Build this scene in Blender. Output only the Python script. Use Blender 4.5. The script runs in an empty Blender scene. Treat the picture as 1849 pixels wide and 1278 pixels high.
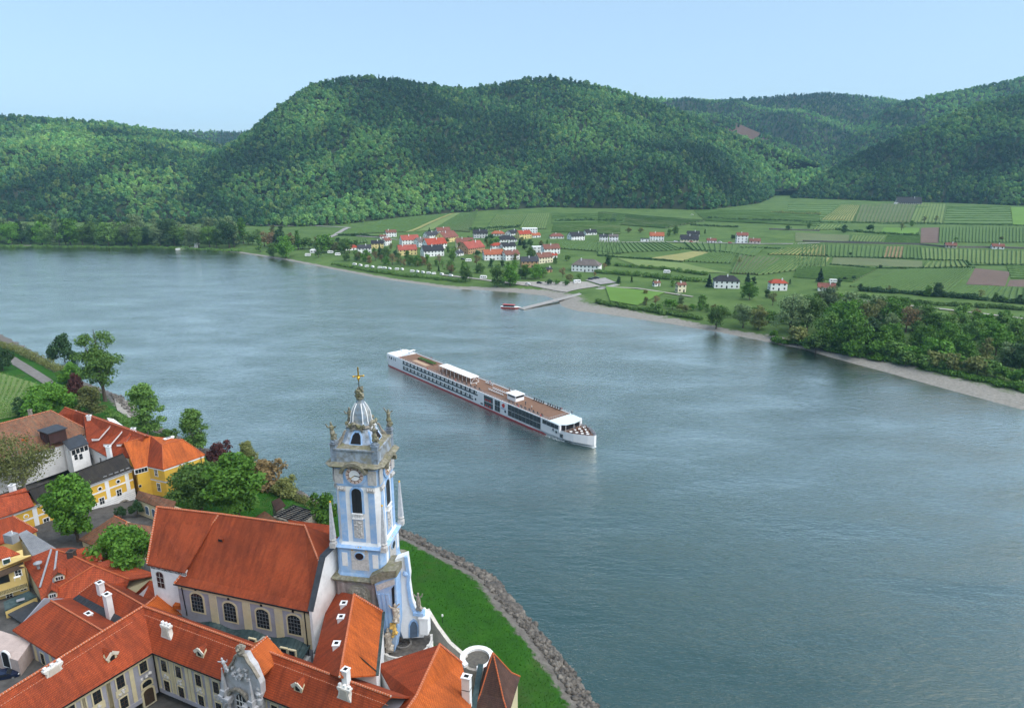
import bpy, math, random
import numpy as np
from mathutils import Vector, Matrix
R = math.radians
rng = random.Random(7)
scn = bpy.context.scene
COL = scn.collection

# ------------------------------------------------------------------ camera
F, CX, CY, YH, CH = 1233.0, 924.5, 639.0, 295.0, 96.5      # focal length / principal point / horizon in photo pixels, height over the river
PITCH = math.atan((CY - YH) / F)
cam = bpy.data.cameras.new('camera'); camo = bpy.data.objects.new('camera', cam); COL.objects.link(camo)
camo.location = (0, 0, CH); camo.rotation_euler = (math.pi / 2 - PITCH, 0, 0)
cam.sensor_width = 36; cam.lens = F / 1849 * 36; cam.clip_start = .5; cam.clip_end = 30000
scn.camera = camo
# ------------------------------------------------------------------ sky and sun
SUN_EL, SUN_AZ = 52.0, 116.0          # degrees; azimuth clockwise from +Y (the view direction): high on the right behind a thin veil of cloud
w = bpy.data.worlds.new('World'); scn.world = w; w.use_nodes = True
nt = w.node_tree; sky = nt.nodes.new('ShaderNodeTexSky'); sky.sky_type = 'NISHITA'; sky.sun_disc = False
sky.sun_elevation = R(SUN_EL); sky.sun_rotation = R(SUN_AZ); sky.altitude = 200; sky.air_density = 1.05; sky.dust_density = 1.5; sky.ozone_density = 3.4
bg = nt.nodes['Background']; bg.inputs[1].default_value = .0635
veil = nt.nodes.new('ShaderNodeMix'); veil.data_type = 'RGBA'; veil.inputs[0].default_value = .55; veil.inputs[7].default_value = (2.65, 3.7, 4.75, 1)   # thin even veil of high cloud over the whole sky
nt.links.new(sky.outputs[0], veil.inputs[6]); nt.links.new(veil.outputs[2], bg.inputs[0])
sl = bpy.data.lights.new('sun', 'SUN'); sl.energy = 1.5; sl.angle = R(88); sl.color = (1, .95, .87)
so = bpy.data.objects.new('sun', sl); COL.objects.link(so)
sd = Vector((math.sin(R(SUN_AZ)) * math.cos(R(SUN_EL)), math.cos(R(SUN_AZ)) * math.cos(R(SUN_EL)), math.sin(R(SUN_EL))))
so.rotation_euler = sd.to_track_quat('Z', 'Y').to_euler(); so.location = (0, 0, 400)
scn.view_settings.view_transform = 'Standard'; scn.view_settings.look = 'None'; scn.view_settings.gamma = 1
scn.view_settings.use_curve_mapping = False
scn.view_settings.exposure = 1.72
scn.render.engine = 'CYCLES'
cy = scn.cycles
cy.use_denoising = True; cy.max_bounces = 6; cy.diffuse_bounces = 3; cy.glossy_bounces = 3; cy.transmission_bounces = 4; cy.volume_bounces = 1
cy.transparent_max_bounces = 6; cy.use_adaptive_sampling = True; cy.adaptive_threshold = .02; cy.caustics_reflective = False; cy.caustics_refractive = False

# ------------------------------------------------------------------ photo pixel -> place
def ray(px, py):
    c, s = math.cos(PITCH), math.sin(PITCH); u = CY - py
    return Vector((px - CX, F * c + u * s, -F * s + u * c))
def P(px, py, z):                       # where the line of sight meets height z
    d = ray(px, py); t = (z - CH) / d.z
    return Vector((0, 0, CH)) + d * t
def PD(px, py, Y):                      # where it reaches depth Y
    d = ray(px, py); return Vector((0, 0, CH)) + d * (Y / d.y)
def PW(px, py, a, b):                   # where it meets the upright plane through a and b
    d = ray(px, py); n = Vector((b.y - a.y, a.x - b.x, 0)); o = Vector((0, 0, CH))
    return o + d * ((a - o).dot(n) / d.dot(n))
def V(*a): return Vector(a)

# ------------------------------------------------------------------ materials
def nodes(name):
    m = bpy.data.materials.new(name); m.use_nodes = True; t = m.node_tree
    return m, t, t.nodes['Principled BSDF']
def N(t, kind, **kw):
    n = t.nodes.new(kind)
    for k, v in kw.items():
        if k.startswith('i_'):
            n.inputs[k[2:].replace('_', ' ')].default_value = v
        else: setattr(n, k, v)
    return n
def ramp(t, stops, fac):
    r = t.nodes.new('ShaderNodeValToRGB'); e = r.color_ramp.elements
    while len(e) < len(stops): e.new(.5)
    for k, (p, c) in zip(e, stops): k.position = p; k.color = (*c, 1) if len(c) == 3 else c
    t.links.new(fac, r.inputs[0]); return r.outputs[0]
def mixc(t, a, b, fac, mode='MIX'):
    n = t.nodes.new('ShaderNodeMix'); n.data_type = 'RGBA'; n.blend_type = mode
    for s, v in ((n.inputs[0], fac), (n.inputs[6], a), (n.inputs[7], b)):
        if hasattr(v, 'links'): t.links.new(v, s)
        elif isinstance(v, (int, float)): s.default_value = v
        else: s.default_value = (*v, 1)
    return n.outputs[2]
def noise(t, co, scale, detail=4, rough=.6, out='Fac'):
    n = N(t, 'ShaderNodeTexNoise', i_Scale=scale, i_Detail=detail, i_Roughness=rough)
    if co is not None: t.links.new(co, n.inputs['Vector'])
    return n.outputs[out]
def coord(t, kind='Object', scale=None, rot=None):
    if kind == 'World': o = N(t, 'ShaderNodeNewGeometry').outputs['Position']
    else: o = N(t, 'ShaderNodeTexCoord').outputs[kind]
    if scale or rot:
        m = N(t, 'ShaderNodeMapping')
        if scale: m.inputs['Scale'].default_value = scale
        if rot: m.inputs['Rotation'].default_value = rot
        t.links.new(o, m.inputs[0]); o = m.outputs[0]
    return o
def bump(t, b, h, strength=.3, dist=.05):
    n = N(t, 'ShaderNodeBump', i_Strength=strength, i_Distance=dist); t.links.new(h, n.inputs['Height']); t.links.new(n.outputs[0], b.inputs['Normal'])
MATS = {}
def mat(name, c1, c2=None, scale=1.0, rough=.8, metal=0, spec=.25, bmp=0, lo=.35, hi=.65, c3=None, scale3=.15):
    """plaster, stone, metal...: two tones mixed by noise, an optional third in larger patches"""
    if name in MATS: return MATS[name]
    m, t, b = nodes(name); co = coord(t, 'World')
    b.inputs['Roughness'].default_value = rough; b.inputs['Metallic'].default_value = metal; b.inputs['Specular IOR Level'].default_value = spec
    if c2 is None: c2 = tuple(v * .8 for v in c1)
    nz = noise(t, co, scale, 6, .65)
    col = ramp(t, [(lo, c2), (hi, c1)], nz)
    if c3:
        n3 = noise(t, co, scale3, 5, .7); f3 = ramp(t, [(.48, (0, 0, 0)), (.66, (1, 1, 1))], n3); col = mixc(t, col, c3, f3)
    t.links.new(col, b.inputs['Base Color'])
    if bmp: bump(t, b, noise(t, co, scale * 6, 4, .6), bmp, .05)
    MATS[name] = m; return m
def roof_mat(name, c1, c2, c3, row=.3, wid=.2, mott=.5, moss=None):
    m, t, b = nodes(name); uv = coord(t, 'UV'); co = coord(t, 'World')
    b.inputs['Roughness'].default_value = .75; b.inputs['Specular IOR Level'].default_value = .3
    br = N(t, 'ShaderNodeTexBrick', i_Scale=1.0); br.offset = .5
    br.inputs['Mortar Size'].default_value = .042; br.inputs['Mortar Smooth'].default_value = .5; br.inputs['Bias'].default_value = 0
    br.inputs['Brick Width'].default_value = wid; br.inputs['Row Height'].default_value = row
    br.inputs['Color1'].default_value = (*c1, 1); br.inputs['Color2'].default_value = (*c2, 1); br.inputs['Mortar'].default_value = (*[v * .45 for v in c2], 1)
    t.links.new(uv, br.inputs['Vector'])
    col = mixc(t, br.outputs[0], c3, ramp(t, [(.42, (0, 0, 0)), (.72, (mott,) * 3)], noise(t, co, .45, 6, .7)))
    nz = noise(t, co, 6, 3, .7); col = mixc(t, col, (.5, .5, .5), .35, 'OVERLAY') if False else mixc(t, col, ramp(t, [(.3, (.72, .72, .72)), (.7, (1.15, 1.12, 1.1))], nz), 1.0, 'MULTIPLY')
    st = noise(t, coord(t, 'UV', (1.1, .13, 1)), 1.0, 5, .7); col = mixc(t, col, ramp(t, [(.34, (.66, .64, .62)), (.58, (1.06, 1.05, 1.04))], st), 1.0, 'MULTIPLY')
    col = mixc(t, col, ramp(t, [(.36, (.74, .74, .76)), (.6, (1.08, 1.07, 1.04))], noise(t, co, .16, 6, .65)), 1.0, 'MULTIPLY')
    if moss: col = mixc(t, col, moss, ramp(t, [(.5, (0, 0, 0)), (.62, (.85,) * 3)], noise(t, co, 1.3, 6, .75)))
    t.links.new(col, b.inputs['Base Color'])
    wv = N(t, 'ShaderNodeTexWave', wave_type='BANDS', bands_direction='Y', wave_profile='SAW', i_Scale=1 / row / 6.2832 * 3.1416 * 2 / 2)
    t.links.new(uv, wv.inputs['Vector']); bump(t, b, br.outputs['Fac'], -.8, .08)
    MATS[name] = m; return m
def leaf_mat(name, c1, c2, c3=None, instancer=False, var=.35):
    m, t, b = nodes(name); b.inputs['Roughness'].default_value = .65; b.inputs['Specular IOR Level'].default_value = .25
    if instancer:
        a = N(t, 'ShaderNodeAttribute', attribute_type='INSTANCER', attribute_name='tint'); col = a.outputs['Color']
        nz = noise(t, coord(t, 'World'), .35, 3, .7)
        col = mixc(t, col, ramp(t, [(.3, (.8, .82, .82)), (.7, (1.18, 1.16, 1.08))], nz), 1.0, 'MULTIPLY')
    else:
        nz = noise(t, coord(t, 'World'), .55, 4, .7)
        col = ramp(t, [(.35, c1), (.65, c2)], nz)
        if c3: col = mixc(t, col, c3, ramp(t, [(.55, (0, 0, 0)), (.7, (.8,) * 3)], noise(t, coord(t, 'World'), 1.7, 3, .7)))
        oi = N(t, 'ShaderNodeObjectInfo').outputs['Random']
        h = N(t, 'ShaderNodeHueSaturation', i_Saturation=1.0)
        t.links.new(ramp(t, [(0, (1 - var,) * 3), (1, (1 + var * .6,) * 3)], oi), h.inputs['Value']); t.links.new(col, h.inputs['Color']); col = h.outputs[0]
    t.links.new(col, b.inputs['Base Color'])
    tr = N(t, 'ShaderNodeBsdfTranslucent'); t.links.new(col, tr.inputs[0])
    mx = N(t, 'ShaderNodeMixShader'); mx.inputs[0].default_value = .25
    t.links.new(b.outputs[0], mx.inputs[1]); t.links.new(tr.outputs[0], mx.inputs[2])
    t.links.new(mx.outputs[0], t.nodes['Material Output'].inputs[0])
    MATS[name] = m; return m
def flat(name, c, rough=.6, metal=0, spec=.4):
    if name in MATS: return MATS[name]
    m, t, b = nodes(name); b.inputs['Base Color'].default_value = (*c, 1); b.inputs['Roughness'].default_value = rough
    b.inputs['Metallic'].default_value = metal; b.inputs['Specular IOR Level'].default_value = spec; MATS[name] = m; return m

# ------------------------------------------------------------------ objects
def tag(o, label=None, cat=None, group=None, kind=None):
    for k, v in (('label', label), ('category', cat), ('group', group), ('kind', kind)):
        if v: o[k] = v
    return o
def thing(name, loc, label, cat, group=None):
    o = bpy.data.objects.new(name, None); COL.objects.link(o); o.location = loc; o.empty_display_size = .5
    return tag(o, label, cat, group)
def origin(o):
    v = Vector()
    while o: v += o.location; o = o.parent
    return v
def copy_tree(o, parent=None):
    c = o.copy(); COL.objects.link(c); c.parent = parent
    for ch in o.children: copy_tree(ch, c)
    return c
def frame_of(d, up=(0, 0, 1)):
    w_ = Vector(d).normalized(); u = Vector(up).cross(w_)
    if u.length < 1e-4: u = Vector((1, 0, 0))
    u.normalize(); return u, w_.cross(u), w_
class MB:
    def __init__(s): s.v = []; s.f = []; s.m = []
    def poly(s, pts, m=0):
        k = len(s.v); s.v += [tuple(p) for p in pts]; s.f.append(tuple(range(k, k + len(pts)))); s.m.append(m); return s
    def raw(s, vs, fs, m=0):
        k = len(s.v); s.v += [tuple(p) for p in vs]
        for f in fs: s.f.append(tuple(k + i for i in f)); s.m.append(m)
        return s
    def box(s, c, size, u=(1, 0, 0), v=(0, 1, 0), m=0, taper=1.0):
        """box of size (along u, along v, up) standing on c"""
        c, u, v = Vector(c), Vector(u).normalized(), Vector(v).normalized(); n = u.cross(v)
        a, b, h = size[0] / 2, size[1] / 2, size[2]
        p = [c + u * x * a + v * y * b for x, y in ((-1, -1), (1, -1), (1, 1), (-1, 1))]
        q = [c + u * x * a * taper + v * y * b * taper + n * h for x, y in ((-1, -1), (1, -1), (1, 1), (-1, 1))]
        return s.raw(p + q, [(3, 2, 1, 0), (4, 5, 6, 7), (0, 1, 5, 4), (1, 2, 6, 5), (2, 3, 7, 6), (3, 0, 4, 7)], m)
    def prism(s, poly, d, m=0, mtop=None):
        """planar polygon swept by vector d"""
        n = len(poly); d = Vector(d); p = [Vector(q) for q in poly]; q = [a + d for a in p]
        s.raw(p + q, [tuple(reversed(range(n)))], m); k = len(s.v) - 2 * n
        s.f.append(tuple(range(k + n, k + 2 * n))); s.m.append(m if mtop is None else mtop)
        for i in range(n):
            j = (i + 1) % n; s.f.append((k + i, k + j, k + n + j, k + n + i)); s.m.append(m)
        return s
    def lathe(s, prof, c=(0, 0, 0), n=10, m=0, axis=(0, 0, 1), cap=True, squash=1.0):
        c = Vector(c); u, v, w_ = frame_of(axis, (0, 1, 0) if abs(Vector(axis).normalized().z) > .9 else (0, 0, 1)); k = len(s.v)
        for r, z in prof:
            for i in range(n):
                a = 2 * math.pi * i / n; s.v.append(tuple(c + u * (r * math.cos(a)) + v * (r * squash * math.sin(a)) + w_ * z))
        for j in range(len(prof) - 1):
            for i in range(n):
                i2 = (i + 1) % n; s.f.append((k + j * n + i, k + j * n + i2, k + (j + 1) * n + i2, k + (j + 1) * n + i)); s.m.append(m)
        if cap:
            s.f.append(tuple(k + i for i in reversed(range(n)))); s.m.append(m)
            s.f.append(tuple(k + (len(prof) - 1) * n + i for i in range(n))); s.m.append(m)
        return s
    def tube(s, a, b, r0, r1=None, n=6, m=0):
        a, b = Vector(a), Vector(b); return s.lathe([(r0, 0), (r0 if r1 is None else r1, (b - a).length)], a, n, m, b - a)
    def bar(s, a, b, wd, ht, m=0, up=(0, 0, 1)):
        a, b = Vector(a), Vector(b); u, v, w_ = frame_of(b - a, up); L = b - a
        p = [a + u * x * wd / 2 + v * y * ht / 2 for x, y in ((-1, -1), (1, -1), (1, 1), (-1, 1))]
        return s.prism(p, L, m)
    def blob(s, c, r, m=0, seed=0, n=7, rings=5, rough=.25):
        g = random.Random(seed); k = len(s.v); c = Vector(c); rx, ry, rz = r if hasattr(r, '__len__') else (r, r, r)
        for j in range(rings + 1):
            th = math.pi * j / rings
            for i in range(n):
                a = 2 * math.pi * (i + .5 * (j % 2)) / n; q = 1 + g.uniform(-rough, rough)
                s.v.append((c.x + rx * q * math.sin(th) * math.cos(a), c.y + ry * q * math.sin(th) * math.sin(a), c.z + rz * q * math.cos(th)))
        for j in range(rings):
            for i in range(n):
                i2 = (i + 1) % n; s.f.append((k + j * n + i, k + (j + 1) * n + i, k + (j + 1) * n + i2, k + j * n + i2)); s.m.append(m)
        return s
    def build(s, name, mats, parent=None, label=None, cat=None, group=None, kind=None, smooth=False, uv=True, loc=None):
        if not isinstance(mats, (list, tuple)): mats = [mats]
        me = bpy.data.meshes.new(name)
        vs = np.array(s.v, dtype=np.float64).reshape(-1, 3)
        if parent is not None: vs = vs - np.array(origin(parent))
        if loc is not None: vs = vs - np.array(loc)
        me.from_pydata(vs.tolist(), [], s.f)
        for q in mats: me.materials.append(q)
        if len(mats) > 1: me.polygons.foreach_set('material_index', s.m)
        if uv and len(s.f) < 4000:
            ul = me.uv_layers.new(name='UVMap'); d = ul.data
            for p in me.polygons:
                n = p.normal
                u = Vector((-n.y, n.x, 0))
                if u.length < 1e-3: u = Vector((1, 0, 0))
                u.normalize(); v = n.cross(u)
                for li in p.loop_indices:
                    c = me.vertices[me.loops[li].vertex_index].co; d[li].uv = (c.dot(u), c.dot(v))
        if smooth: me.polygons.foreach_set('use_smooth', [True] * len(me.polygons))
        me.update(); o = bpy.data.objects.new(name, me); COL.objects.link(o)
        if parent is not None: o.parent = parent
        if loc is not None: o.location = loc
        return tag(o, label, cat, group, kind)
def mesh_np(name, vs, fs, mats, parent=None, smooth=False, midx=None, **kw):
    """fast mesh from arrays: fs is (n, k)"""
    vs = np.asarray(vs, dtype=np.float32); fs = np.asarray(fs, dtype=np.int32); me = bpy.data.meshes.new(name)
    me.vertices.add(len(vs)); me.vertices.foreach_set('co', vs.ravel()); k = fs.shape[1]
    me.loops.add(fs.size); me.loops.foreach_set('vertex_index', fs.ravel()); me.polygons.add(len(fs))
    me.polygons.foreach_set('loop_start', np.arange(0, fs.size, k, dtype=np.int32))
    if smooth: me.polygons.foreach_set('use_smooth', np.ones(len(fs), dtype=bool))
    for q in (mats if isinstance(mats, (list, tuple)) else [mats]): me.materials.append(q)
    if midx is not None: me.polygons.foreach_set('material_index', np.asarray(midx, dtype=np.int32))
    me.update(calc_edges=True); me.validate(); o = bpy.data.objects.new(name, me); COL.objects.link(o)
    if parent is not None: o.parent = parent
    return tag(o, **kw)
def grid_faces(nr, nc):
    i = np.arange(nr - 1)[:, None] * nc + np.arange(nc - 1)[None, :]; i = i.ravel()
    return np.stack([i, i + 1, i + nc + 1, i + nc], 1)
# smooth value noise for terrain
_VN = {}
def vnoise(x, y, seed=0):
    if seed not in _VN: _VN[seed] = np.random.RandomState(seed).rand(256, 256)
    g = _VN[seed]; xi = np.floor(x).astype(int); yi = np.floor(y).astype(int); fx = x - xi; fy = y - yi
    fx = fx * fx * (3 - 2 * fx); fy = fy * fy * (3 - 2 * fy); a = lambda i, j: g[(xi + i) % 256, (yi + j) % 256]
    return (a(0, 0) * (1 - fx) + a(1, 0) * fx) * (1 - fy) + (a(0, 1) * (1 - fx) + a(1, 1) * fx) * fy - .5
def fbm(x, y, seed=0, oct=4):
    r = 0; k = 1.
    for i in range(oct): r = r + vnoise(x * 2 ** i, y * 2 ** i, seed + i) * k; k *= .5
    return r
# ================================================================== the setting
def sdist(x, y, line):
    """signed distance to a polyline, positive on the left of its direction"""
    x, y = np.asarray(x, float), np.asarray(y, float); best = np.full(x.shape, 1e12); sg = np.ones(x.shape)
    for (ax, ay), (bx, by) in zip(line[:-1], line[1:]):
        dx, dy = bx - ax, by - ay; t = np.clip(((x - ax) * dx + (y - ay) * dy) / (dx * dx + dy * dy), 0, 1)
        ex, ey = x - ax - t * dx, y - ay - t * dy; d = ex * ex + ey * ey; m = d < best - 1e-9
        best = np.where(m, d, best); sg = np.where(m, np.sign(dx * ey - dy * ex), sg)
    return np.sqrt(best) * np.where(sg == 0, 1, sg)
def shore(px): return [tuple(P(a, b, 0)[:2]) for a, b in px]
FAR = [(-9000, 3200), (-2600, 1500), (-1100, 960)] + shore([(0, 443), (150, 446), (300, 448), (430, 456), (520, 470), (600, 486), (700, 505), (820, 522), (870, 524),
      (930, 528), (985, 534), (1008, 543), (1014, 553), (1040, 561), (1100, 568), (1200, 583), (1300, 600), (1450, 630), (1500, 645), (1600, 672), (1700, 700), (1849, 740)]) + [(240, 195), (300, 60), (400, -150), (700, -700), (3000, -4500)]
NEAR = shore([(1075, 1278), (1010, 1185), (960, 1125), (930, 1095), (890, 1042), (820, 1005), (740, 965), (640, 925), (560, 900), (430, 838), (300, 780), (262, 762), (215, 715), (150, 690), (60, 640), (0, 607)])
NEAR = [(900, -1500), (300, -430), (120, -130), (60, 10), (35, 60)] + NEAR + [(-420, 480), (-900, 760), (-2600, 1150), (-9000, 2600)]
def zfar(x, y):
    d = sdist(x, y, FAR)
    z = np.interp(d, [-400, -30, 0, 4, 14, 26, 60, 300, 1200, 3000], [-5, -3, 0, .7, 1.8, 3.0, 3.6, 7.5, 24, 60])
    return z + np.where(d > 30, np.minimum((d - 30) / 300, 1), 0) * fbm(x / 90, y / 90, 3, 3) * 2.0
def znear(x, y):
    x, y = np.asarray(x, float), np.asarray(y, float); d = -sdist(x, y, [(-a, b) for a, b in []] or NEAR) * 1.0
    d = -d
    z = np.interp(d, [-300, -20, 0, 3, 7, 14, 30, 42, 55, 80, 130, 260], [-5, -3, 0, 1.5, 2.6, 3.3, 5.5, 8.0, 10.5, 12.2, 15, 40])
    r = np.hypot(x, y); cone = 94 - 1.06 * np.maximum(r - 2.5, 0) + np.maximum(-y, 0) * .9
    cone = np.where(y < 0, np.minimum(cone, 94 + np.maximum(-y, 0) * .28), cone)
    z = z + np.where(d > 8, 1, 0) * fbm(x / 25, y / 25, 5, 3) * .5
    return np.where(d > 20, np.maximum(z, cone), z)
def on_far(px, py, dz=0):
    d = ray(px, py); o = Vector((0, 0, CH)); z = 4.0
    for _ in range(14):
        t = (z - CH) / d.z; p = o + d * t; z = .5 * z + .5 * float(zfar(np.array([p.x]), np.array([p.y]))[0])
    return Vector((p.x, p.y, z + dz))
def on_near(px, py, dz=0):
    d = ray(px, py); o = Vector((0, 0, CH)); z = 6.0
    for _ in range(30):
        t = (z - CH) / d.z; p = o + d * t; z = .6 * z + .4 * float(znear(np.array([p.x]), np.array([p.y]))[0])
    return Vector((p.x, p.y, z + dz))
def zn(x, y): return float(znear(np.array([x]), np.array([y]))[0])
def zf(x, y): return float(zfar(np.array([x]), np.array([y]))[0])

# ---- river
m, t, b = nodes('river_water'); co = coord(t, 'World')
b.inputs['Base Color'].default_value = (.035, .062, .062, 1); b.inputs['Roughness'].default_value = .1; b.inputs['IOR'].default_value = 1.5
b.inputs['Specular IOR Level'].default_value = .5
n1 = noise(t, coord(t, 'World', (.16, .42, 1), (0, 0, R(14))), 1.0, 5, .62)
n2 = noise(t, coord(t, 'World', (.75, 1.5, 1), (0, 0, R(-18))), 1.0, 4, .6)
n3 = noise(t, coord(t, 'World', (.022, .05, 1), (0, 0, R(30))), 1.0, 3, .5)
patch = ramp(t, [(.3, (.4,) * 3), (.66, (1,) * 3)], n3)
def mth(t, op, a, b_):
    n = N(t, 'ShaderNodeMath', operation=op)
    for s, v in zip(n.inputs, (a, b_)):
        if hasattr(v, 'links'): t.links.new(v, s)
        else: s.default_value = v
    return n.outputs[0]
hh = mth(t, 'ADD', mth(t, 'MULTIPLY', n1, 1.0), mth(t, 'MULTIPLY', n2, .42)); hh = mth(t, 'MULTIPLY', hh, patch)
bump(t, b, hh, .9, .62)
deep = mixc(t, (.012, .044, .046), (.018, .054, .054), n3); t.links.new(deep, b.inputs['Base Color'])
fr = N(t, 'ShaderNodeFresnel', i_IOR=1.34); gl = N(t, 'ShaderNodeBsdfGlossy', i_Roughness=.12); gl.inputs['Color'].default_value = (1, .965, .85, 1)
nb = b.inputs['Normal'].links[0].from_socket; t.links.new(nb, gl.inputs['Normal']); t.links.new(nb, fr.inputs['Normal'])
fq = fr.outputs[0]; fc = mth(t, 'MINIMUM', mth(t, 'ADD', mth(t, 'MULTIPLY', fq, 1.4), mth(t, 'MULTIPLY', mth(t, 'MULTIPLY', fq, fq), 33.0)), .96); mx = N(t, 'ShaderNodeMixShader'); t.links.new(fc, mx.inputs[0])
b.inputs['Specular IOR Level'].default_value = 0; b.inputs['Roughness'].default_value = 1
t.links.new(b.outputs[0], mx.inputs[1]); t.links.new(gl.outputs[0], mx.inputs[2]); t.links.new(mx.outputs[0], t.nodes['Material Output'].inputs[0])
xs = np.array([-9000, -3000, -1200, -500, -200, 0, 150, 300, 600, 1500, 5000]); ys = np.array([-4000, -1000, -200, 60, 150, 250, 400, 600, 900, 1500, 3200])
gx, gy = np.meshgrid(xs, ys); mesh_np('river', np.stack([gx.ravel(), gy.ravel(), np.zeros(gx.size)], 1), grid_faces(len(ys), len(xs)), m, kind='structure')

# ---- terrain on the far side
grassf = mat('meadow', (.055, .11, .026), (.035, .075, .02), .05, .9, c3=(.075, .105, .035), scale3=.012, bmp=.3)
m, t, b = nodes('far_ground'); b.inputs['Roughness'].default_value = .92; b.inputs['Specular IOR Level'].default_value = .15
co = coord(t, 'World'); g1 = ramp(t, [(.35, (.052, .10, .024)), (.65, (.095, .155, .04))], noise(t, co, .04, 6, .7))
gr = ramp(t, [(.3, (.16, .15, .13)), (.7, (.30, .285, .255))], noise(t, co, .8, 6, .75))
at = N(t, 'ShaderNodeAttribute', attribute_name='gravel'); edge = mth(t, 'ADD', at.outputs['Fac'], mth(t, 'MULTIPLY', mth(t, 'SUBTRACT', noise(t, co, .25, 5, .7), .5), .9))
t.links.new(mixc(t, g1, gr, ramp(t, [(.42, (0, 0, 0)), (.58, (1, 1, 1))], edge)), b.inputs['Base Color']); bump(t, b, noise(t, co, 1.2, 4, .7), .4, .3)
far_mat = m
def far_terrain():
    px = np.concatenate([np.linspace(-3000, -100, 60), np.linspace(-80, 1950, 330), np.linspace(2000, 6000, 60)])
    rows = np.concatenate([np.linspace(-14, 40, 28), np.linspace(46, 160, 24), np.geomspace(170, 5200, 46)])
    # radial sheet: from the shoreline outwards
    ang = np.arctan2(px - CX, F / math.cos(PITCH) * np.ones_like(px) * 1.0)
    dirs = np.stack([np.sin(ang), np.cos(ang)], 1)
    fl = np.array(FAR); r0 = np.zeros(len(px))
    for i, (dx, dy) in enumerate(dirs):
        best = 1e9
        for (ax, ay), (bx, by) in zip(FAR[:-1], FAR[1:]):
            ex, ey = bx - ax, by - ay; den = dx * ey - dy * ex
            if abs(den) < 1e-9: continue
            tt = (ax * ey - ay * ex) / den; s = (ax * dy - ay * dx) / den
            if tt > 0 and 0 <= s <= 1 and tt < best: best = tt
        r0[i] = best
    ok = r0 < 1e8; dirs = dirs[ok]; r0 = r0[ok]
    rr = r0[None, :] + rows[:, None]; X = rr * dirs[None, :, 0]; Y = rr * dirs[None, :, 1]
    Z = zfar(X, Y); D = sdist(X, Y, FAR)
    o = mesh_np('plain', np.stack([X.ravel(), Y.ravel(), Z.ravel()], 1), grid_faces(len(rows), len(r0)), far_mat, kind='structure', smooth=True)
    # how far the gravel reaches inland: wide on the inner bend on the right, a thin strip elsewhere
    wid = np.interp(X, [-400, -150, -60, 20, 60, 100, 130, 165, 230], [3, 4, 5, 12, 17, 10, 7, 12, 16])
    g = np.clip(1.0 - D / (2 * wid), 0, 1)
    a = o.data.attributes.new('gravel', 'FLOAT', 'POINT'); a.data.foreach_set('value', g.ravel().astype(np.float32)); return o
far_terrain()

# ---- terrain on the near side
m, t, b = nodes('near_ground'); b.inputs['Roughness'].default_value = .92; b.inputs['Specular IOR Level'].default_value = .15
co = coord(t, 'World'); g1 = ramp(t, [(.3, (.014, .058, .005)), (.55, (.022, .09, .006)), (.75, (.042, .12, .012))], noise(t, co, .22, 8, .75))
g1 = mixc(t, g1, (.085, .085, .03), ramp(t, [(.56, (0, 0, 0)), (.7, (.55,) * 3)], noise(t, co, .12, 7, .75))); g1 = mixc(t, g1, (.04, .07, .02), ramp(t, [(.5, (0, 0, 0)), (.75, (.7,) * 3)], noise(t, co, .06, 4, .6)))
gs = ramp(t, [(.3, (.07, .062, .055)), (.7, (.20, .185, .165))], noise(t, co, .9, 6, .75))
pv = ramp(t, [(.3, (.05, .048, .046)), (.7, (.12, .115, .11))], noise(t, co, .5, 6, .7))
at = N(t, 'ShaderNodeAttribute', attribute_name='cover')
sep = N(t, 'ShaderNodeSeparateColor'); t.links.new(at.outputs['Color'], sep.inputs[0])
e1 = mth(t, 'ADD', sep.outputs[0], mth(t, 'MULTIPLY', mth(t, 'SUBTRACT', noise(t, co, .5, 5, .7), .5), .7))
c = mixc(t, g1, gs, ramp(t, [(.44, (0, 0, 0)), (.56, (1, 1, 1))], e1)); c = mixc(t, c, pv, sep.outputs[1])
t.links.new(c, b.inputs['Base Color']); bump(t, b, noise(t, co, 5, 4, .75), .5, .15)
near_mat = m
def near_terrain():
    xs = np.concatenate([np.linspace(-9000, -700, 24), np.arange(-680, -260, 8.), np.arange(-256, 60, 2.2), np.arange(64, 1000, 24.)]); ys = np.concatenate([np.linspace(-1600, -140, 30), np.arange(-120, 60, 6.), np.arange(62, 330, 2.2), np.arange(334, 700, 8.), np.linspace(720, 2700, 24)])
    X, Y = np.meshgrid(xs, ys); Z = znear(X, Y); D = sdist(X, Y, NEAR)
    o = mesh_np('ground', np.stack([X.ravel(), Y.ravel(), Z.ravel()], 1), grid_faces(len(ys), len(xs)), near_mat, kind='structure', smooth=True)
    stone = np.clip(1 - (D - 1) / 9, 0, 1)
    yard = ((X > -150) & (X < -22) & (Y > 60) & (Y < 190) & (D > 36)).astype(float)
    c = np.zeros((X.size, 4), np.float32); c[:, 0] = stone.ravel(); c[:, 1] = yard.ravel(); c[:, 3] = 1
    a = o.data.attributes.new('cover', 'FLOAT_COLOR', 'POINT'); a.data.foreach_set('color', c.ravel()); return o
near_terrain()

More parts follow.
